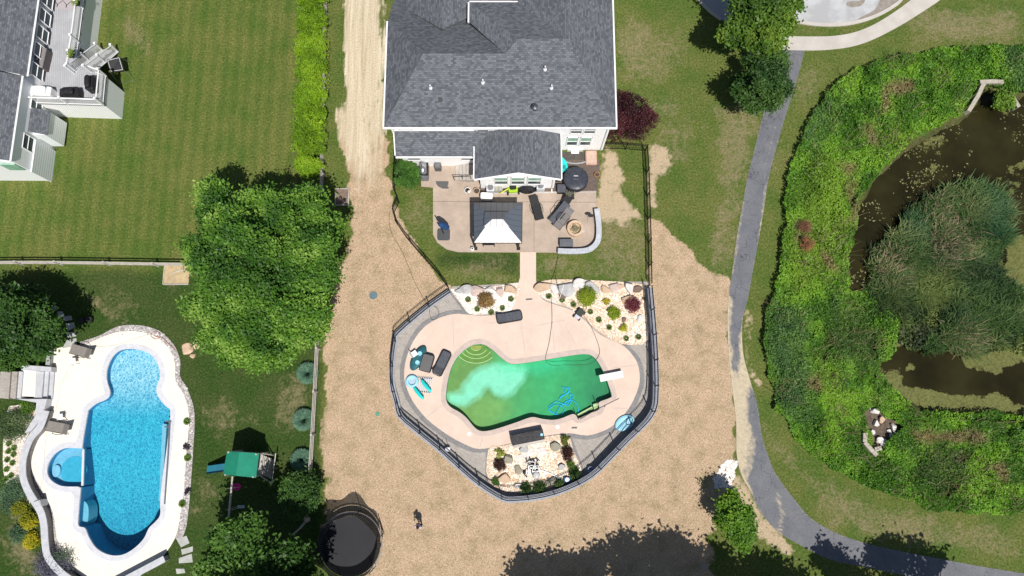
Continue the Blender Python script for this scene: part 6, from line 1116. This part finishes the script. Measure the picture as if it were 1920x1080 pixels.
sb=thing('sand_table','pinkish rectangular bin of sand beside the window well','sand table',P(1108,297,.03)); mb=MB(); mb.rbox((0,0,.12),(.9,1.15,.24),.12); mb.build('tray',mat('pink_plastic',(.5,.33,.26),(.42,.27,.21),2),sb); mb=MB(); mb.rbox((0,0,.25),(.7,.95,.03),.1); mb.build('sand',mat('sand',(.55,.40,.32),(.46,.33,.26),5),sb)
# manholes
for x,y,r,c,l in ((700,554,.30,(.12,.19,.22),'blue grey round utility cover in the straw left of the pool fence'),(708,776,.15,(.10,.32,.22),'tiny green valve cover in the straw left of the green pool'),(1319,1063,.26,(.36,.31,.24),'tan round cover in the shade at the bottom of the straw field')):
    mb=MB(); mb.lathe((0,0,0),[(r,0),(r,.03),(r*.93,.045),(r*.85,.035),(r*.05,.04)],24); o=mb.build('utility_cover',mat('cover_'+str(x),c,None,6,.6)); o.location=P(x,y,.0); tag(o,l,'manhole cover')
rg_=P(655,372,0); wbx=thing('raised_bed','small wooden edged garden box in the grass beside the dirt track','garden bed',P(642,370,0)); mb=MB(); 
for a in ((0,.65,1.0,.06),(0,-.65,1.0,.06),(-.5,0,.06,1.3),(.5,0,.06,1.3)): mb.box((a[0],a[1],.08),(a[2],a[3],.16))
mb.build('timber_edge',WOOD,wbx); mb=MB(); mb.box((0,0,.04),(.95,1.25,.06)); mb.build('soil',mat('bed_soil',(.22,.16,.12),(.14,.10,.08),6),wbx)
sbx=thing('sandbox','tan sand patch in a timber frame half under the big tree by the rail fence','sandbox',P(332,515,0)); mb=MB()
for a in ((0,-.75,1.9,.07),(0,.75,1.9,.07),(-.95,0,.07,1.5)): mb.box((a[0],a[1],.06),(a[2],a[3],.12))
mb.build('timber_edge',WOOD,sbx); mb=MB(); mb.box((0,0,.03),(1.88,1.48,.05)); mb.build('sand',mat('sand_patch',(.52,.40,.22),(.36,.28,.18),2.5),sbx); mb=MB(); mb.tube([V3(-.4,.1,.1),V3(.6,.4,.1)],.05,6); mb.build('stick',WOOD,sbx)
# ---- post and rail fences
def railfence(name,label,pts,posts,h=1.1):
    r=thing(name,label,'fence',P(*pts[len(pts)//2])); w=smooth(Q(pts),2)
    for z_ in (.3,.65,1.0): mb=MB(); mb.band(offset(w,.024),offset(w,-.024),z_,z_+.13); mb.build('rail',WOOD,r,world=True)
    for q in posts: b=P(*q); mb=MB(); mb.box(b+V3(0,0,h/2),(.14,.14,h),rz=10); mb.build('fence_post',WOOD,r,world=True)
railfence('rail_fence','weathered wooden rail fence running down between the hedge and the straw field',[(616,-30),(612,100),(611,200),(608,300),(607,420),(603,560),(599,660),(594,760),(589,850),(583,935),(579,972)],[(613,0),(612,60),(612,150),(610,250),(609,330),(607,410),(605,490),(603,570),(600,655),(595,735),(591,815),(587,900),(580,972)])
railfence('rail_fence','grey wooden rail fence crossing the left lawn to the big tree',[(-40,497),(60,496),(180,497),(300,499),(400,500)],[(-20,497),(45,496),(118,496),(208,497),(298,499),(390,500)])
railfence('broken_rail','leaning pale rail section fallen at the lower end of the rail fence',[(580,973),(568,988),(553,1000)],[(580,975)],.9)
# ---- play set
ps=thing('play_set','wooden play tower with green canopy roof, blue slide, ladder and swing beam','play set',P(470,890,0),-4)
o0=ps.location; R_=Matrix.Rotation(math.radians(4),3,'Z')
def L2(x,y,z=0): return R_@(P(x,y,z)-o0)
def lbuild(mb,n,m,sm=False): return mb.build(n,m,ps,sm)
GRNC=mat('green_canopy',(.012,.24,.15),(.010,.19,.12),1.2,.6,bmp=.6,bs=2)
ez=2.35; a=[L2(425.5,846,ez),L2(448.5,847.5,ez+.75),L2(486,850,ez)]; b=[L2(418,890,ez),L2(442,892,ez+.75),L2(480,896,ez)]
mb=MB(); mb.add(a+b,[(0,1,4,3),(1,2,5,4)]); lbuild(mb,'canopy_roof',GRNC)
cx=(a[0]+b[2])/2; cx.z=0
for sx in (-1,1):
    for sy in (-1,1): mb=MB(); mb.box((cx.x+sx*.95,cx.y+sy*.75,1.25),(.1,.1,2.5)); lbuild(mb,'tower_post',WOOD)
mb=MB(); mb.box((cx.x,cx.y,1.3),(1.95,1.55,.08)); lbuild(mb,'platform',WOOD)
for sy in (-1,1): mb=MB(); mb.box((cx.x,cx.y+sy*.75,1.75),(1.9,.05,.5)); lbuild(mb,'side_board',WOOD)
SLD=mat('blue_slide',(.03,.20,.28),(.025,.16,.23),2,.35); mb=MB(); s0_=V3(cx.x-.9,cx.y-.25,1.3); s1_=L2(388,881,.15); rings=[]
for t in np.linspace(0,1,8): p=s0_.lerp(s1_,t); p.z=1.3*(1-t)**1.1+.15; rings.append([p+V3(0,y,z) for y,z in ((-.28,.2),(-.22,0),(.22,0),(.28,.2),(.22,-.05),(-.22,-.05))])
mb.loft(rings); lbuild(mb,'slide',SLD)
la=L2(514,852,0.15); 
for sy,yy in ((0,850),(1,912)): pass
mb=MB(); p0=V3(cx.x+1.0,cx.y+.75,1.3); p1=V3(cx.x+1.0,cx.y-.75,1.3); q0=L2(512,853,.1); q1=L2(507,905,.1)
for i in range(7): t=i/6; mb.box(((p0.lerp(p1,.5)).lerp(q0.lerp(q1,.5),t)),(.09,1.3,.04),rz=0)
lbuild(mb,'ladder_rungs',WOOD)
for u0,u1 in ((p0,q0),(p1,q1)): mb=MB(); mb.tube([u0,u1],.05,5); lbuild(mb,'ladder_side',WOOD)
mb=MB(); mb.tube([L2(517,850,.9),L2(509,910,.9)],.045,5); lbuild(mb,'ladder_rail',WOOD)
bt=L2(436,893,2.3); be=L2(428,980,2.3); mb=MB(); mb.tube([bt,be],.07,5); lbuild(mb,'swing_beam',WOOD)
for s in (-1,1): mb=MB(); mb.tube([be,be+V3(s*1.0,-.1,-2.3)],.05,5); lbuild(mb,'beam_leg',WOOD)
PINKP=mat('pink_plastic_seat',(.75,.03,.35),(.6,.02,.28),3,.4); sw_=thing('baby_swing','bright pink toddler swing seat hanging from the play set beam','swing',P(447,912,.6)); mb=MB(); mb.lathe((0,0,0),[(.16,0),(.22,.1),(.24,.3),(.19,.3),(.16,.08)],16,1.1,1); mb.build('seat',PINKP,sw_)
for s in (-1,1): mb=MB(); mb.tube([V3(s*.2,0,.25),V3(s*.12-.1,0,1.7)],.01,4); mb.build('rope',WPL,sw_)
sg=thing('swing','flat swing seat hanging in the shade from the play set beam','swing',P(452,950,.5)); mb=MB(); mb.box((0,0,0),(.5,.2,.04)); mb.build('seat',mat('pale_seat',(.4,.42,.45)),sg)
for s in (-1,1): mb=MB(); mb.tube([V3(s*.22,0,0),V3(s*.2-.15,0,1.8)],.01,4); mb.build('rope',WPL,sg)
# ---- big trampoline
tr=thing('trampoline','big round black trampoline with sagging safety net beside the rail fence','trampoline',P(662,1018,0)); R0=2.2; tz=.9; ang=np.linspace(0,2*math.pi,40,endpoint=False)
mb=MB(); mb.lathe((0,0,tz-.02),[(.01,0),(R0*.94,0),(R0*.94,.02),(.01,.021)],40); mb.build('mat',mat('trampoline_mat',(.014,.015,.019),(.010,.011,.015),1,.6),tr)
mb=MB(); mb.tube([V3(R0*math.cos(a),R0*math.sin(a),tz) for a in ang],.045,6,closed=True); mb.build('frame_ring',ALU,tr)
mb=MB(); [mb.tube([V3(R0*.86*math.cos(a),R0*.86*math.sin(a),tz),V3(R0*.98*math.cos(a),R0*.98*math.sin(a),tz)],.014,3) for a in np.linspace(0,2*math.pi,84,endpoint=False)]; mb.build('springs',ALU,tr)
for a in np.linspace(.3,.3+2*math.pi,6,endpoint=False):
    mb=MB(); mb.tube([V3(R0*1.02*math.cos(a),R0*1.02*math.sin(a),0),V3(R0*1.03*math.cos(a),R0*1.03*math.sin(a),2.5)],.03,6); mb.build('net_pole',RUB,tr)
def net_mat():
    m,nt,b,N,L=nodes('safety_net'); b.inputs['Base Color'].default_value=(.012,.012,.013,1); b.inputs['Roughness'].default_value=.8; t=N('ShaderNodeBsdfTransparent'); x=N('ShaderNodeMixShader'); x.inputs[0].default_value=.86; L(t.outputs[0],x.inputs[1]); L(b.outputs[0],x.inputs[2]); L(x.outputs[0],nt.nodes['Material Output'].inputs[0]); return m
mb=MB(); rings=[]
for t in np.linspace(0,1,5):
    rings.append([V3((R0*.95+.12*t*math.cos(6*(a-.3)))*math.cos(a),(R0*.95+.12*t*math.cos(6*(a-.3)))*math.sin(a),tz+(1.35+.25*math.cos(6*(a-.3)))*t) for a in np.linspace(0,2*math.pi,48,endpoint=False)])
mb.loft(rings,False); mb.build('safety_net',net_mat(),tr)
# ---- person
def skin_body(name,verts,edges,radii,m,parent=None,sub=2):
    me=bpy.data.meshes.new(name); me.from_pydata(verts,edges,[]); o=bpy.data.objects.new(name,me); COL.objects.link(o); sk_=o.modifiers.new('s','SKIN'); 
    for i,r in enumerate(radii): me.skin_vertices[0].data[i].radius=(r,r) if not isinstance(r,tuple) else r
    me.skin_vertices[0].data[0].use_root=True; o.modifiers.new('d','SUBSURF').levels=sub; o.modifiers['d'].render_levels=sub; me.materials.append(m)
    if parent: o.parent=parent
    return o
pr=thing('person','person in a pale lilac shirt and dark shorts standing alone on the straw field','person',P(789,982,0),170)
SK=mat('skin',(.50,.31,.22)); SHIRT=mat('lilac_shirt',(.52,.50,.60),(.42,.40,.50),5,.85); SHORT=mat('dark_shorts',(.05,.05,.07)); HAIR=mat('dark_hair',(.02,.016,.015),(.012,.01,.01),30,.6); SHOE=mat('white_shoe',(.6,.6,.62))
Vb=[(0,0,.98),(0,0,1.18),(0,-.01,1.40),(0,0,1.52),(0,.02,1.60),(0,.03,1.68),(.10,0,.90),(.11,.03,.50),(.11,-.02,.08),(.12,.12,.04),(-.10,0,.90),(-.12,.05,.50),(-.12,.10,.08),(-.12,.24,.04),(.19,0,1.43),(.25,.03,1.16),(.20,.24,1.02),(-.19,0,1.43),(-.26,.04,1.16),(-.19,.25,1.04)]
Eb=[(0,1),(1,2),(2,3),(3,4),(4,5),(0,6),(6,7),(7,8),(8,9),(0,10),(10,11),(11,12),(12,13),(2,14),(14,15),(15,16),(2,17),(17,18),(18,19)]
Rb=[.13,.13,.14,.055,.085,.085,.085,.055,.04,.035,.085,.055,.04,.035,.06,.042,.03,.06,.042,.03]
body=skin_body('body',Vb,Eb,Rb,SK,pr)
skin_body('shirt',[(0,0,.95),(0,0,1.18),(0,-.01,1.42),(.20,0,1.43),(.245,.02,1.25),(-.20,0,1.43),(-.25,.02,1.25)],[(0,1),(1,2),(2,3),(3,4),(2,5),(5,6)],[.165,.155,.155,.075,.062,.075,.062],SHIRT,pr)
skin_body('shorts',[(0,0,.96),(.10,0,.88),(.11,.02,.58),(-.10,0,.88),(-.12,.04,.58)],[(0,1),(1,2),(0,3),(3,4)],[.15,.105,.085,.105,.085],SHORT,pr)
mb=MB(); mb.lathe((0,.01,1.66),[(.10,-.05),(.108,.03),(.09,.09),(.04,.125),(.01,.13)],16,.9,1.05); mb.build('hair',HAIR,pr,smooth=True)
mb=MB(); mb.lathe((0,.135,1.655),[(.016,-.02),(.02,0),(.01,.03)],8); mb.build('nose',SK,pr)
for s in (-1,1):
    mb=MB(); mb.lathe((s*.034,.118,1.672),[(.008,-.008),(.012,0),(.008,.008)],8); mb.build('eye',HAIR,pr)
    mb=MB(); mb.lathe((s*.09,.03,1.65),[(.012,-.03),(.018,0),(.012,.03)],8); mb.build('ear',SK,pr)
    mb=MB(); mb.rbox((s*.12,.05 if s>0 else .17,.04),(.1,.27,.08),.045); mb.build('shoe',SHOE,pr)
    hx,hy,hz=(s*.20,.24,1.02); 
    fv=[(hx,hy,hz),(hx-s*.01,hy+.07,hz-.01)]; fe=[(0,1)]; fr=[.028,.03]
    for k,(fx,ln) in enumerate(((-.03,.065),(-.01,.075),(.012,.07),(.032,.055))): n_=len(fv); fv+=[(hx+fx,hy+.085+ln*.4,hz-.015),(hx+fx,hy+.085+ln*.8,hz-.045)]; fe+=[(1,n_),(n_,n_+1)]; fr+=[.009,.008]
    n_=len(fv); fv+=[(hx-s*.045,hy+.05,hz-.01),(hx-s*.055,hy+.085,hz-.03)]; fe+=[(0,n_),(n_,n_+1)]; fr+=[.011,.009]; skin_body('hand',fv,fe,fr,SK,pr,1)
mb=MB(); mb.lathe((0,.125,1.612),[(.02,-.004),(.022,0),(.02,.004)],8,1.1,.5); mb.build('mouth',mat('lips',(.4,.14,.12)),pr)
# ---- neighbour's deck things
NZ=DZ
def gcover(name,label,px,py,l,w_,h,m,rz=0,cat='grill',handle=True): 
    t=thing(name,label,cat,P(px,py,NZ),rz); mb=MB(); mb.rbox((0,0,h*.36),(l,w_,h*.72),.12,n=4); mb.build('cover_skirt',m,t,smooth=False); mb=MB(); mb.rbox((0,0,h*.84),(l*.62,w_*.85,h*.3),.2,n=4,crown=.05); mb.build('cover_hood',m,t); return t
gcover('covered_grill','long grill under a white cover on the neighbour deck',88,178,1.5,.7,1.0,WPL,-3); gcover('covered_grill','long grill under a black cover in the middle of the deck railing',140,180,1.4,.65,1.0,RUB,4); gcover('covered_smoker','tall smoker under a black cover in the deck corner by the stairs',178,163,.6,1.1,1.1,RUB,5)
sbx2=thing('deck_box','large brown storage box against the neighbour house windows','storage box',P(84,117,NZ),-5); mb=MB(); mb.rbox((0,0,.35),(.95,1.55,.68),.06); mb.build('box_body',mat('brown_wicker',(.13,.11,.105),(.08,.07,.065),20),sbx2); mb=MB(); mb.rbox((0,0,.74),(.98,1.58,.09),.07); mb.build('lid',mat('taupe_lid',(.24,.22,.22),(.2,.18,.18),3),sbx2); mb=MB(); mb.box((0,-.1,.8),(.06,.3,.03),rz=-40); mb.build('handle',WPL,sbx2)
rug=thing('outdoor_rug','pale pink grey rug with black lattice motif at the top of the deck','rug',P(118,2,NZ+.012),-4); mb=MB(); mb.box((0,.4,.006),(2.1,2.2,.012)); mb.build('rug_field',mat('pink_grey_rug',(.42,.38,.39),(.36,.33,.34),8,.95),rug); mb=MB()
for i in range(3):
    for j in range(2):
        x0_=-.7+i*.7; y0_=-.3+j*.95
        mb.tube([V3(x0_-.35,y0_-.25,.018),V3(x0_-.33,y0_,.018),V3(x0_,y0_+.35,.018),V3(x0_+.33,y0_,.018),V3(x0_+.35,y0_-.25,.018)],.025,4)
mb.build('lattice_motif',RUB,rug)
def planter(label,px,py,z,h=.35,r=.16,square=False): 
    b=P(px,py,z); t=thing('planter',label,'planter',b); mb=MB(); (mb.box((0,0,.1),(.34,.5,.2)) if square else mb.lathe((0,0,0),[(r*.8,0),(r,h),(r*.85,h),(r*.8,h*.8)],16)); mb.build('pot_wall',RUB if square else WPL,t); n_=300; C=np.stack([RNG.normal(size=n_)*.12,RNG.normal(size=n_)*(.16 if square else .12),.24+.12*RNG.random(n_)],1); leaves('foliage',C,.1,colmix(n_,[(.12,.2,.03),(.25,.33,.08)]),t)
planter('green planter box hooked over the left deck railing',136,103,NZ+.75,square=True); planter('flowering green planter box on the railing at the very top of the deck',146,6,NZ+.75,square=True); planter('round grey pot of trailing leaves by the deck door',92,35,NZ,.45,.24)
# small rebounder net leaning by the deck stairs
rb=thing('rebounder_net','black square rebounder panel with white border on a thin metal frame by the deck stairs','sports net',P(232,135,0),12); mb=MB(); fr_=[V3(-.55,-.45,.95),V3(.5,-.5,.95),V3(.5,.5,1.35),V3(-.55,.45,1.35)]; mb.add(fr_+[p-V3(0,0,.03) for p in fr_],[(0,1,2,3),(7,6,5,4),(0,4,5,1),(1,5,6,2),(2,6,7,3),(3,7,4,0)]); mb.build('black_panel',RUB,rb)
mb=MB(); ins=[p.lerp(V3(-.03,0,1.15),.16)+V3(0,0,.02) for p in fr_]; mb.tube(ins,.025,4,closed=True); mb.build('white_border',WPL,rb)
for pts in ([fr_[0],V3(-.5,-.9,.02),V3(.75,-.9,.02),fr_[1]],[fr_[3],V3(-.5,.7,.02)],[fr_[2],V3(.6,.6,.02)]): mb=MB(); mb.tube(pts,.018,5); mb.build('frame_tube',ALU,rb)
# ---- culverts, rocks
CULV=mat('weathered_concrete',(.46,.42,.35),(.34,.31,.26),2,.9,bmp=.5)
def culvert(label,segs,h0,h1,w_=.22):
    t=thing('culvert',label,'culvert',P(*segs[0][0]))
    for i,s in enumerate(segs): a=Q(s,h1); mb=MB(); mb.band(offset(a,w_/2),offset(a,-w_/2),h0,h1+i*.004); mb.build('wing_wall' if i else 'head_wall',CULV,t,world=True)
culvert('angled concrete culvert headwall at the top of the pond beside the leafy water plant',[[(1838,153),(1862,152),(1882,153)],[(1845,156),(1835,178),(1817,208)]],-.8,.45,.3); culvert('small concrete culvert headwall among rocks in the lower bank',[[(1622,829),(1634,843),(1645,854)],[(1623,812),(1622,829)],[(1641,843),(1653,840)]],-.3,.5,.3)
mb=MB(); mb.prism(Q([(1893,186),(1898,184),(1909,202),(1903,205)]),-.8,.3); tag(mb.build('wing_wall',CULV),'short pale concrete wing wall right of the leafy water plant','wall')
mb=MB(); mb.sheet(Q(CLEAR),.02); struct(mb.build('dirt_clearing',mat('dark_earth',(.16,.12,.09),(.07,.055,.04),3,.95,bmp=.8)))
rl=['white rock at the top of the culvert rubble','pale wedge rock left of centre in the culvert rubble','tan flat rock in the middle of the culvert rubble','white rock on the right side of the culvert rubble','small white rock low in the culvert rubble','rounded white rock nearest the dark culvert mouth','upright pale rock at the right foot of the culvert rubble','grey white rock just right of the culvert headwall','small tan rock at the left edge of the culvert rubble','tiny white rock at the upper left of the culvert rubble']
for k,(x,y,s) in enumerate(((1639,771,.42),(1641,795,.42),(1652,786,.4),(1675,802,.45),(1667,809,.25),(1648,824,.42),(1671,818,.36),(1656,832,.46),(1634,810,.32),(1628,765,.24))): rock(rl[k],x,y,s,s*.8,s*.7,'pale' if k!=2 else 'tan',k*37,z=.05,group='rubble rocks at the lower culvert',cat='rock',name='rock')
# loose gravel / rubble as stuff
def rubble(name,label,poly,n,s,cols,z=.03):
    x,y=sample([poly],n*3); x,y=x[:n],y[:n]; a,b=PW(x,y,z); m_=len(x); V=[];Fq=[]
    base=np.array([(0,0,1),(1,0,0),(0,1,0),(-1,0,0),(0,-1,0)])
    sc=s*(.5+.8*RNG.random((m_,1,1))); Vv=base[None]*sc*np.array([1,1,.6])*(.7+.6*RNG.random((m_,5,1))); th=RNG.random(m_)*6.28; c_,s_=np.cos(th),np.sin(th); Rx=Vv[...,0]*c_[:,None]-Vv[...,1]*s_[:,None]; Ry=Vv[...,0]*s_[:,None]+Vv[...,1]*c_[:,None]
    Vv=np.stack([Rx+a[:,None],Ry+b[:,None],Vv[...,2]+z],-1).reshape(-1,3); i=np.arange(m_)[:,None,None]*5; Fq=(i+np.array([(0,1,2),(0,2,3),(0,3,4),(0,4,1)])[None]).reshape(-1,3)
    cc=np.repeat(np.concatenate([colmix(m_,cols),np.ones((m_,1))],1),5,0); o=npmesh(name,Vv,Fq,STONEM,None,{'Col':cc}); tag(o,label,'gravel',kind='stuff')
STONEM,nt_,b_,N_,L_x=nodes('loose_stone'); A_=attr(nt_,'Col'); L_x(A_.outputs[0],b_.inputs['Base Color']); b_.inputs['Roughness'].default_value=.9
rubble('stone_patch','heap of loose white stones beside the path above the small bright tree',[(1360,858),(1382,862),(1380,890),(1372,915),(1345,920),(1338,900),(1348,878)],700,.09,[(.45,.40,.35),(.75,.70,.66),(.85,.8,.78)])
rubble('river_stones','loose pale river stones strewn over the right gravel bed',[(1020,545),(1212,536),(1214,632),(1172,644),(1096,592)],2600,.07,[(.50,.32,.20),(.82,.66,.50),(.88,.84,.78)],.09)
rubble('river_stones','loose pale river stones strewn over the left white gravel bed',[(850,547),(970,537),(958,580),(880,586)],1500,.06,[(.62,.52,.44),(.84,.80,.74),(.88,.86,.82)],.09)
rubble('river_stones','loose tan river stones strewn over the pump garden',[(920,845),(1062,822),(1088,884),(1010,918),(960,920),(920,900)],2200,.07,[(.50,.32,.20),(.80,.64,.48),(.88,.84,.78)],.09)
rubble('gravel_stones','grey stones of the gravel border around the right of the blue pool deck',[(186,633),(224,616),(262,612),(298,622),(330,655),(335,705),(352,735),(360,775),(357,850),(350,920),(342,985),(334,990),(343,920),(350,850),(352,781),(342,741),(328,716),(326,681),(316,656),(294,634),(262,624),(225,625)],1500,.07,[(.25,.23,.23),(.5,.48,.47),(.68,.66,.65)],.035)

for a in [(352,655,.75,.6,.16,'tan',20,'larger flat tan rock in the grass under the lower left of the big tree'),(369,645,.55,.5,.14,'tan',0,'flat tan rock right of the larger one under the big tree'),(361,668,.32,.3,.12,'tan',0,'small tan rock lowest of three under the big tree')]:
    rock(a[7],a[0],a[1],a[2],a[3],a[4],a[5],a[6],z=.0,cat='rock',name='rock')
for x,y,l in ((156,602,'left of two small black boxes in the grass above the cream deck'),(171,600,'right of two small black boxes in the grass above the cream deck')):
    t=thing('utility_box',l,'utility box',P(x,y)); mb=MB(); mb.rbox((0,0,.16),(.42,.34,.32),.06); mb.build('box_body',RUB,t); mb=MB(); mb.rbox((0,0,.34),(.45,.37,.04),.06); mb.build('lid',BLK,t)
